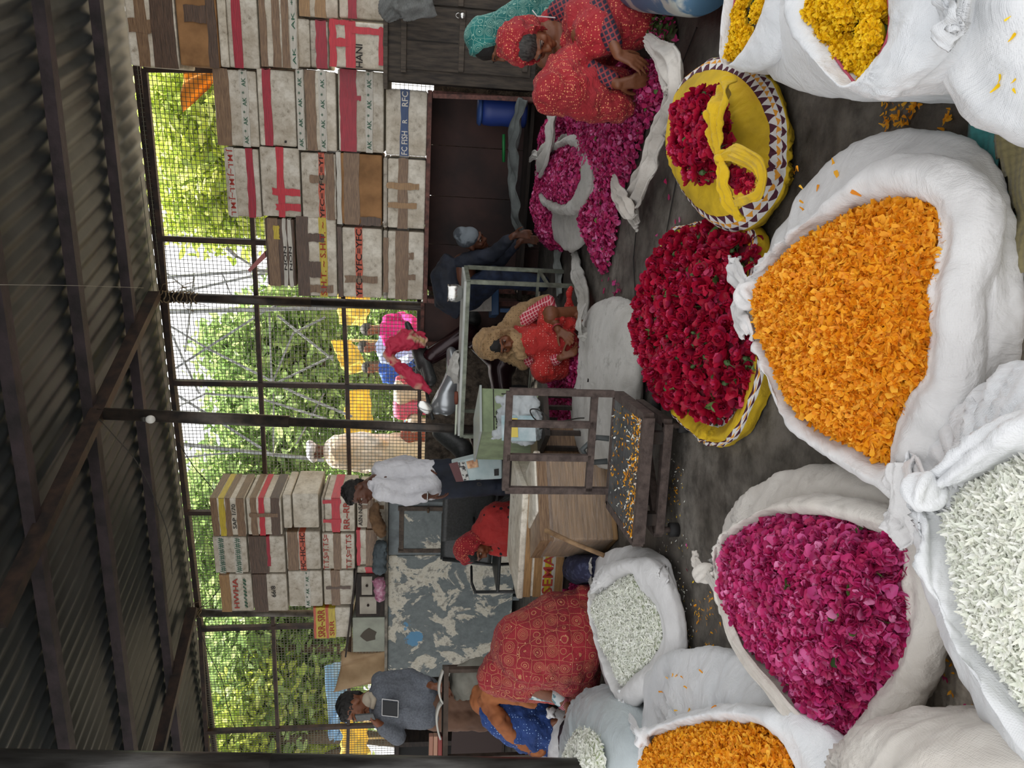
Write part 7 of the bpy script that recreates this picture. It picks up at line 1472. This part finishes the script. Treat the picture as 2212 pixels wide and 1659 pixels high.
pr = person('man in grey and black beanie and navy jacket bent forward over petals in the shadow', (hp.x, hp.y, 0), body, [
  ('jacket', [('t', [K(985, 560, .05), K(965, 595, .08), K(975, 640, .1), K(1005, 660, .1)], [.11, .14, .16, .14]), ('c', shA, K(1065, 550, -.15), .07, .06), ('c', K(1065, 550, -.15), K(1098, 518, -.3), .058, .045), ('c', shB, K(1070, 575, .05), .07, .06), ('c', K(1070, 575, .05), K(1112, 528, -.1), .056, .045)], .012, CL_NAVY, .02, .08),
  ('beanie', [('e', hc+R@Vector((0, -.02, .055)), (.09, .105, .075), R), ('e', hc+R@Vector((0, -.045, .11)), (.06, .07, .06), R)], .009, M('grey_black_knit', '3b4046', .9, c2='6e767c', scale=4, lo=.48, hi=.52, bmp=.2), .004, .03),
  ('trousers', [('c', hp, K(1065, 600, -.1), .13, .1), ('c', K(1065, 600, -.1), K(1170, 612, -.05), .09, .07)], .013, M('dark_blue_denim', '1d2a44', .8, c2='141c2e', scale=20), .015, .08)], .009, SKD)
face_bits(pr, hc, R, 1, HAIR, 'none')
# white sack and blue chair under the table behind
p = D(1130, 625, 6.3); p.z = 0; o = thing('plastic_chair', p, 'blue plastic chair with a white sheet hung over it, seen under the long table', 'chair')
mb = MB(); a, b_, c_, d_ = D(1000, 575, 6.25), D(1062, 575, 6.25), D(1062, 672, 6.2), D(1000, 672, 6.2); mb.slab([a, b_, c_, d_], Vector((0, .02, 0))); mb.build('draped_sheet', CW2, o)
mb = MB(); a, b_, c_, d_ = D(1062, 572, 6.25), D(1078, 572, 6.25), D(1078, 680, 6.2), D(1062, 680, 6.2); mb.slab([a, b_, c_, d_], Vector((0, .3, 0))); mb.build('seat', M('blue_chair_plastic', '3e5d84', .4), o, bevel=.01)
for Y_ in (580, 670):
    for yy in (6.25, 6.5): a = D(1080, Y_, yy); mb = MB(); mb.bar((a.x, a.y, 0), a, .03); mb.build('leg', M('blue_chair_plastic', '3e5d84', .4), o)
# ================= OUTSIDE, BEYOND THE FENCE =================
def leaf_mat(name, cols):
    m, t, b = nm(name); g = N(t, 'ShaderNodeNewGeometry'); st = [(i/(len(cols)-1), hexc(c)) for i, c in enumerate(cols)]; r = ramp(t, g.outputs['Random Per Island'], st)
    t.links.new(r.outputs[0], b.inputs['Base Color']); b.inputs['Roughness'].default_value = .6; tr = N(t, 'ShaderNodeBsdfTranslucent'); t.links.new(r.outputs[0], tr.inputs[0])
    mx_ = N(t, 'ShaderNodeMixShader'); mx_.inputs[0].default_value = .55; t.links.new(b.outputs[0], mx_.inputs[1]); t.links.new(tr.outputs[0], mx_.inputs[2]); t.links.new(mx_.outputs[0], t.nodes['Material Output'].inputs[0]); return m
LF1 = leaf_mat('sunlit_leaves', ['b5c44e', 'd5df74', '97b04a', 'e6ec98', '86a048']); LF2 = leaf_mat('green_leaves', ['87a462', '9db874', '728f58', 'b8cc88', '8faa6c'])
BARK = M('bark', '5a4a3a', .9, c2='3a2f26', scale=20, bmp=.5)
def tree(X, Y, y, rads, n, lm, label, sz=.2, seed=1):
    c0 = D(X, Y, y); r = thing('tree', (c0.x, c0.y, .4), label, 'tree', 'trees behind the fence'); rg = np.random.default_rng(seed); Ps = []
    cs = [(D(a, b_, y+dy), rr) for (a, b_, dy, rr) in rads]
    for c, rr in cs:
        k = int(n*rr*rr/sum(q*q for _, q in cs)); u = rg.normal(size=(k, 3)); u /= np.linalg.norm(u, axis=1)[:, None]; d = rg.uniform(0, 1, k)**.45
        # clumps
        sub = rg.normal(size=(14, 3)); sub /= np.linalg.norm(sub, axis=1)[:, None]; w_ = sub[rg.integers(14, size=k)]; u = u*.55+w_*.7
        Ps.append(np.array(tuple(c))+u*d[:, None]*rr*[1, 1, .85])
    P = np.concatenate(Ps); P[:, 2] = np.maximum(P[:, 2], .5); V, Fq = petals(P, rg.normal(size=P.shape), sz, 'tear', .3, .3, 0, seed=seed); o = np.array(tuple(ORG[r.name]))
    np_mesh('foliage', V-o, Fq, [lm], r)
    mb = MB(); b0 = Vector(ORG[r.name]); top = cs[0][0]; mb.tube([b0, b0*.6+top*.4+Vector((.1, 0, 0)), top], [.16, .12, .06], 10); mb.build('trunk', BARK, r, True)
    for c, rr in cs[1:]: mb = MB(); mb.tube([b0*.6+top*.4, (b0*.3+top*.2+c*.5), c], [.08, .06, .03], 8); mb.build('branch', BARK, r, True)
tree(430, 300, 14, [(410, 250, 0, 1.5), (380, 190, 1, 1.3), (430, 400, 1, 1.3), (500, 300, 0, 1.4), (520, 450, 1, 1.0), (330, 220, 1, .8)], 15000, LF1, 'sunlit yellow green tree filling the mesh above the right box stacks', .2, 1)
tree(620, 800, 15, [(560, 790, 0, 1.3), (640, 720, 1, 1.4), (690, 850, 0, 1.4), (520, 850, 1, 1.0), (610, 930, 1, 1.2), (500, 760, .5, .8)], 15000, LF2, 'green tree behind the steel lattice tower in the middle', .2, 2)
tree(560, 1180, 16, [(480, 1130, 0, 1.6), (520, 1040, 0, 1.3), (600, 1050, .5, 1.4), (430, 1230, 1, 1.2), (640, 1180, 1, 1.6), (420, 1060, 1, .8)], 12000, LF2, 'green tree behind the left box stack', .21, 3)
tree(600, 1430, 15, [(520, 1400, 0, 1.6), (470, 1330, 1, 1.1), (620, 1380, 1, 1.5), (650, 1480, 0, 1.3), (690, 1330, 1, 1.3)], 14000, LF2, 'grey green tree behind the far left mesh panel', .2, 4)
tree(560, 1620, 14, [(480, 1600, 0, 1.2), (580, 1560, .5, 1.3), (640, 1650, 1, 1.3), (520, 1700, 0, 1.3), (690, 1580, 1, .9)], 12000, LF1, 'yellow green tree beside the near steel post, beyond the mesh', .2, 5)
tree(760, 1080, 19, [(740, 900, 0, 1.6), (760, 1100, 0, 2.0), (750, 1300, 0, 2.0), (740, 1500, 0, 2.0), (760, 700, 0, 1.6)], 9000, LF2, 'tall bushy tree farthest behind the fence', .26, 6)
tree(880, 1080, 18, [(830, 950, 0, 1.6), (850, 1130, 0, 1.6), (850, 620, 0, 1.6), (840, 780, 1, 1.6)], 6000, LF2, 'low bushy tree near the ground far behind the middle post', .26, 7)
# lattice tower
M_gal = M('galvanised_lattice', '8d9090', .5, .5, c2='6b6d6d', scale=10)
lt = thing('lattice_tower', D(925, 760, 11.5)*1, 'grey steel lattice electricity tower leaning across the view behind the middle mesh', 'tower'); ORG[lt.name] = lt.location.copy()
SEG = [((340, 600), (573, 584), .07), ((350, 640), (573, 590), .06), ((345, 674), (905, 660), .10), ((360, 700), (443, 750), .05), ((443, 750), (640, 850), .06), ((380, 795), (573, 671), .06), ((573, 671), (640, 640), .05), ((600, 682), (720, 778), .06), ((590, 823), (633, 720), .05), ((633, 720), (703, 685), .05), ((595, 828), (720, 768), .05), ((582, 676), (587, 830), .05), ((370, 720), (430, 850), .05), ((640, 850), (760, 900), .06), ((370, 990), (510, 977), .04), ((382, 958), (700, 994), .08), ((382, 853), (591, 985), .07), ((591, 850), (591, 985), .04), ((700, 850), (640, 960), .04), ((360, 590), (420, 640), .04), ((420, 590), (400, 760), .04), ((480, 590), (500, 640), .04), ((720, 660), (905, 655), .09), ((380, 880), (445, 850), .04), ((445, 850), (560, 860), .05), ((560, 860), (705, 905), .05)]
for (a, b_, w_) in SEG:
    mb = MB(); mb.bar(D(a[0], a[1], 11.6), D(b_[0], b_[1], 11.4), w_*.55); mb.build('strut', M_gal, lt)
mb = MB(); mb.bar(D(905, 657, 11.5), D(925, 657, 11.5)-Vector((0, 0, .7)), .1); mb.build('tower_leg', M_gal, lt)
mb = MB(); mb.bar(D(708, 985, 11.3), Vector((D(708, 985, 11.3).x, 11.3, .4)), .09); mb.build('tower_leg', M_gal, lt)
o = thing('street_lamp', Vector((D(520, 560, 13).x, 13, .4)), 'grey street lamp head seen against the white sky through the mesh', 'street lamp')
mb = MB(); a, b_ = D(490, 535, 13), D(512, 556, 13); mb.bar(a, b_, .14, .06); mb.build('lamp_head', M_gal, o, bevel=.02); mb = MB(); mb.tube([b_, D(560, 585, 13), Vector((D(560, 585, 13).x, 13, .4))], .035, 8); mb.build('pole', M_gal, o, True)
# sunlit yellow tarpaulins
M_ytp = cloth_mat('yellow_tarpaulin', 'ead060', 'd6b44a', transl=.3, wb=0); M_btp = cloth_mat('blue_tarpaulin', '6f9cc4', '9fb4c4', transl=.2, wb=0)
def tarp(pts, y, m, label, seed=0, sag=.12, dy=.6):
    P = [D(x, yy, y+(i % 2)*dy) for i, (x, yy) in enumerate(pts)]
    mb = MB(); mb.grid(lambda u, v: (P[0]*(1-u)+P[1]*u)*(1-v)+(P[3]*(1-u)+P[2]*u)*v+Vector((0, .12*noise.noise(Vector((u*4, v*4, seed))), -sag*math.sin(u*3.1)*math.sin(v*3.1)+.08*noise.noise(Vector((u*3, v*5, seed+3))))), 18, 18)
    o = mb.build('tarpaulin', m, None, True); s = o.modifiers.new('t', 'SOLIDIFY'); s.thickness = .01; c = sum(P, Vector())/4; rebase(o, c); ORG[o.name] = o.location.copy()
    for q in (P[1], P[2]): mb = MB(); mb.tube([Vector((q.x, q.y+.05, .42)), q+Vector((0, .05, .05))], .025, 8); mb.build('bamboo_pole', M('bamboo', '8f7a4a', .7), o, True)
    return tag(o, label, 'tarpaulin')
tarp([(725, 600), (800, 600), (790, 705), (735, 700)], 11, M_ytp, 'bright yellow tarpaulin hanging behind the inner end of the right stacks', 1)
tarp([(715, 735), (760, 735), (800, 800), (745, 810)], 12, M_ytp, 'crumpled yellow tarpaulin behind the people in the middle', 2)
tarp([(745, 845), (800, 838), (805, 985), (748, 1000)], 12.4, M_ytp, 'long yellow tarpaulin awning behind the middle post', 3)
tarp([(735, 1560), (790, 1560), (800, 1660), (738, 1660)], 11.5, M_ytp, 'yellow sheet behind the parked motorcycles at the far left', 4)
tarp([(700, 1440), (755, 1420), (745, 1600), (712, 1600)], 12.5, M_btp, 'faded blue tarpaulin roof beyond the man in the grey sweater', 5)
fc = [W(390, 150, -.05), W(462, 152, -.05), W(452, 192, -.05), W(388, 242, -.05)]
mb = MB(); mb.grid(lambda u, v: (fc[0]*(1-u)+fc[1]*u)*(1-v)+(fc[3]*(1-u)+fc[2]*u)*v-NW*(.05+.04*math.sin(v*7+u*4)), 12, 12); o = mb.build('orange_cloth', cloth_mat('orange_netting', 'f0bf62', 'e0a548', transl=.4, wb=0), None, True); s = o.modifiers.new('t', 'SOLIDIFY'); s.thickness = .004; rebase(o, fc[1]); tag(o, 'amber cloth knotted behind the mesh beside the top right box', 'cloth')
# people outside, a few pixels each
def outsider(Xh, Yh, y, hm, skin, top, bottom, label, lean=0, turban=None, wide=1.0):
    h = D(Xh, Yh, y); gz = .42; H = h.z-gz; b0 = Vector((h.x, h.y, gz)); hp_ = b0+UP*H*.52; nk = b0+UP*H*.88+Vector((0, 0, 0)); R = ortho((-.6, -.8, -.1), (0, 0, 1)); s = H/1.62
    body = head_prims(h, R, min(s, 1.05)*1.05)+[('c', nk, hp_, .1*s, .12*s), ('c', hp_+Vector((.07, 0, 0)), b0+Vector((.08, 0, .05)), .08*s, .05), ('c', hp_-Vector((.07, 0, 0)), b0+Vector((-.08, 0, .05)), .08*s, .05)]
    arms = [('c', nk+Vector((sx*.17, 0, -.05)), nk+Vector((sx*.22, -.05, -.3*s)), .045, .04) for sx in (-1, 1)]+[('c', nk+Vector((sx*.22, -.05, -.3*s)), nk+Vector((sx*.14, -.22, -.48*s)), .038, .03) for sx in (-1, 1)]
    P = [('top_garment', [('c', nk-UP*.06, hp_, .15*s*wide, .16*s*wide), ('c', nk+Vector((-.15, 0, -.05)), nk+Vector((.15, 0, -.05)), .07, .07)]+[('c', a[1], a[2], .06, .055) for a in arms], .02, top, .03, .1),
         ('lower_garment', [('c', hp_, b0+UP*.1, .17*s*wide, .15*s*wide)], .022, bottom, .03, .12)]
    if turban: P.append(('turban', [('e', h+UP*.07, (.12, .13, .075)), ('c', h+Vector((-.1, 0, .05)), h+Vector((.1, 0, .1)), .05, .05)], .014, turban, .015, .05))
    else: P.append(('hair', [('e', h+R@Vector((0, -.02, .05)), (.09, .1, .09), R)], .012, HAIR, 0, .1))
    return person(label, tuple(b0), body+arms, P, .014, skin)
PK = cloth_mat('bright_pink_sari', 'e0358c', 'c42074', transl=.2, wb=0); WHT = CL_WSH
outsider(800, 713, 10.2, 0, SK, PK, M('pale_skirt', 'b8c4bd', .8), 'person in bright pink sari beyond the mesh, right of the scooter scarf')
outsider(793, 750, 10.8, 0, SK, cloth_mat('pale_blue_shirt', 'b4c8ea', '94a8cc', wb=0), CL_NAVY, 'person in pale blue white shirt beyond the mesh, behind the scooter')
outsider(800, 795, 11.4, 0, SK, M('royal_blue_top', '2a5cb8', .7, c2='1c3f88'), CL_NAVY, 'person in royal blue top far beyond the mesh above the scooter mirror')
outsider(686, 975, 9.6, 0, SKD, M('white_kurta', 'd9d6d0', .8, c2='c9b090', scale=3), M('white_dhoti', 'cfc2aa', .8), 'person in white turban and long white kurta outside, right of the left stack', turban=CL_WSH, wide=1.25)
# market clutter beyond the fence: small bundles and crates
rs = random.Random(4); cols = [('b8485a', 'red'), ('c9b8a4', 'cream'), ('3f6f8a', 'teal'), ('8c4a3a', 'brown'), ('d05a7a', 'pink'), ('e0d8cc', 'white'), ('6e8a50', 'green')]
for k in range(16):
    X_, Y_ = rs.uniform(850, 893), 838+k*10.2; c_, nme = cols[k % 7]; p = D(X_, Y_, 9.4+rs.uniform(0, 1)); hgt = .18+rs.uniform(0, .12)
    o = blob('goods_bundle', [('c', p+Vector((-.06, 0, -hgt*.3)), p+Vector((.08, .02, -hgt*.2)), .11, .10), ('c', Vector((p.x, p.y, .48)), p-UP*hgt*.3, .12, .1)], .025, M('bundle_'+nme, c_, .8, bmp=.3), None, 3, .03, .08); rebase(o, (p.x, p.y, .42)); tag(o, nme+' bundle of goods standing outside beyond the middle of the mesh', 'bundle', nme+' bundles outside the fence')
# dark motorcycles parked outside at far left
for k, Y_ in enumerate((1590, 1640)):
    p = D(830, Y_, 10.9-.5*k); b0 = Vector((p.x, p.y, .42)); o = thing('motorcycle', b0, ['black parked motorcycle outside, just right of the near steel post', 'black parked motorcycle outside, half behind the near steel post'][k], 'motorcycle')
    mb = MB(); mb.tube([b0+Vector((-.3, 0, .75)), b0+Vector((-.05, -.05, .82)), b0+Vector((.3, 0, .7))], [.08, .12, .08], 12); mb.build('body', M_blk, o, True)
    mb = MB(); mb.tube([b0+Vector((-.3, 0, .95)), b0+Vector((-.28, -.3, 1.0))], .02, 8); mb.tube([b0+Vector((-.3, 0, .95)), b0+Vector((-.35, 0, .35))], .03, 8); mb.build('fork', M_sil, o, True)
    for dx in (-.42, .45): 
        w0 = b0+Vector((dx, 0, .28)); mb = MB(); mb.lathe(w0, [(.19, -.03), (.24, -.045), (.275, -.02), (.275, .02), (.24, .045), (.19, .03), (.18, 0), (.19, -.03)], 24, Matrix.Rotation(math.radians(90), 3, 'X')); mb.build('wheel', MATS['black_rubber'], o, True)
# small petals lying on the slopes of the sacks
def strew_on(root, areas, mat_, size, label, seed):
    rg = np.random.default_rng(seed); P = np.array([tuple(on(root, rg.uniform(a, b_), rg.uniform(c, d_), .003)) for a, b_, c, d_, n_ in areas for _ in range(n_)])
    V, Fq = petals(P, np.tile([-.2, -.5, .8], (len(P), 1)), size, 'strap', .5, .2, .001, seed=seed); c = P.mean(0); o = np_mesh('fallen_petals', V-c, Fq, [mat_]); o.location = c; o['kind'] = 'stuff'; tag(o, label, 'petals')
strew_on(s1, [(1715, 1860, 350, 460, 8)], P_OR, .02, 'few orange petals lying on the slope of the largest white sack', 11)
strew_on(s3, [(1430, 1560, 1440, 1540, 10)], P_OR, .018, 'few orange petals on the slope of the sack beside the nearest post', 12)
strew_on(s8, [(2150, 2200, 40, 200, 6)], P_YE, .012, 'few yellow petals on the closed sack in the near right corner', 13)
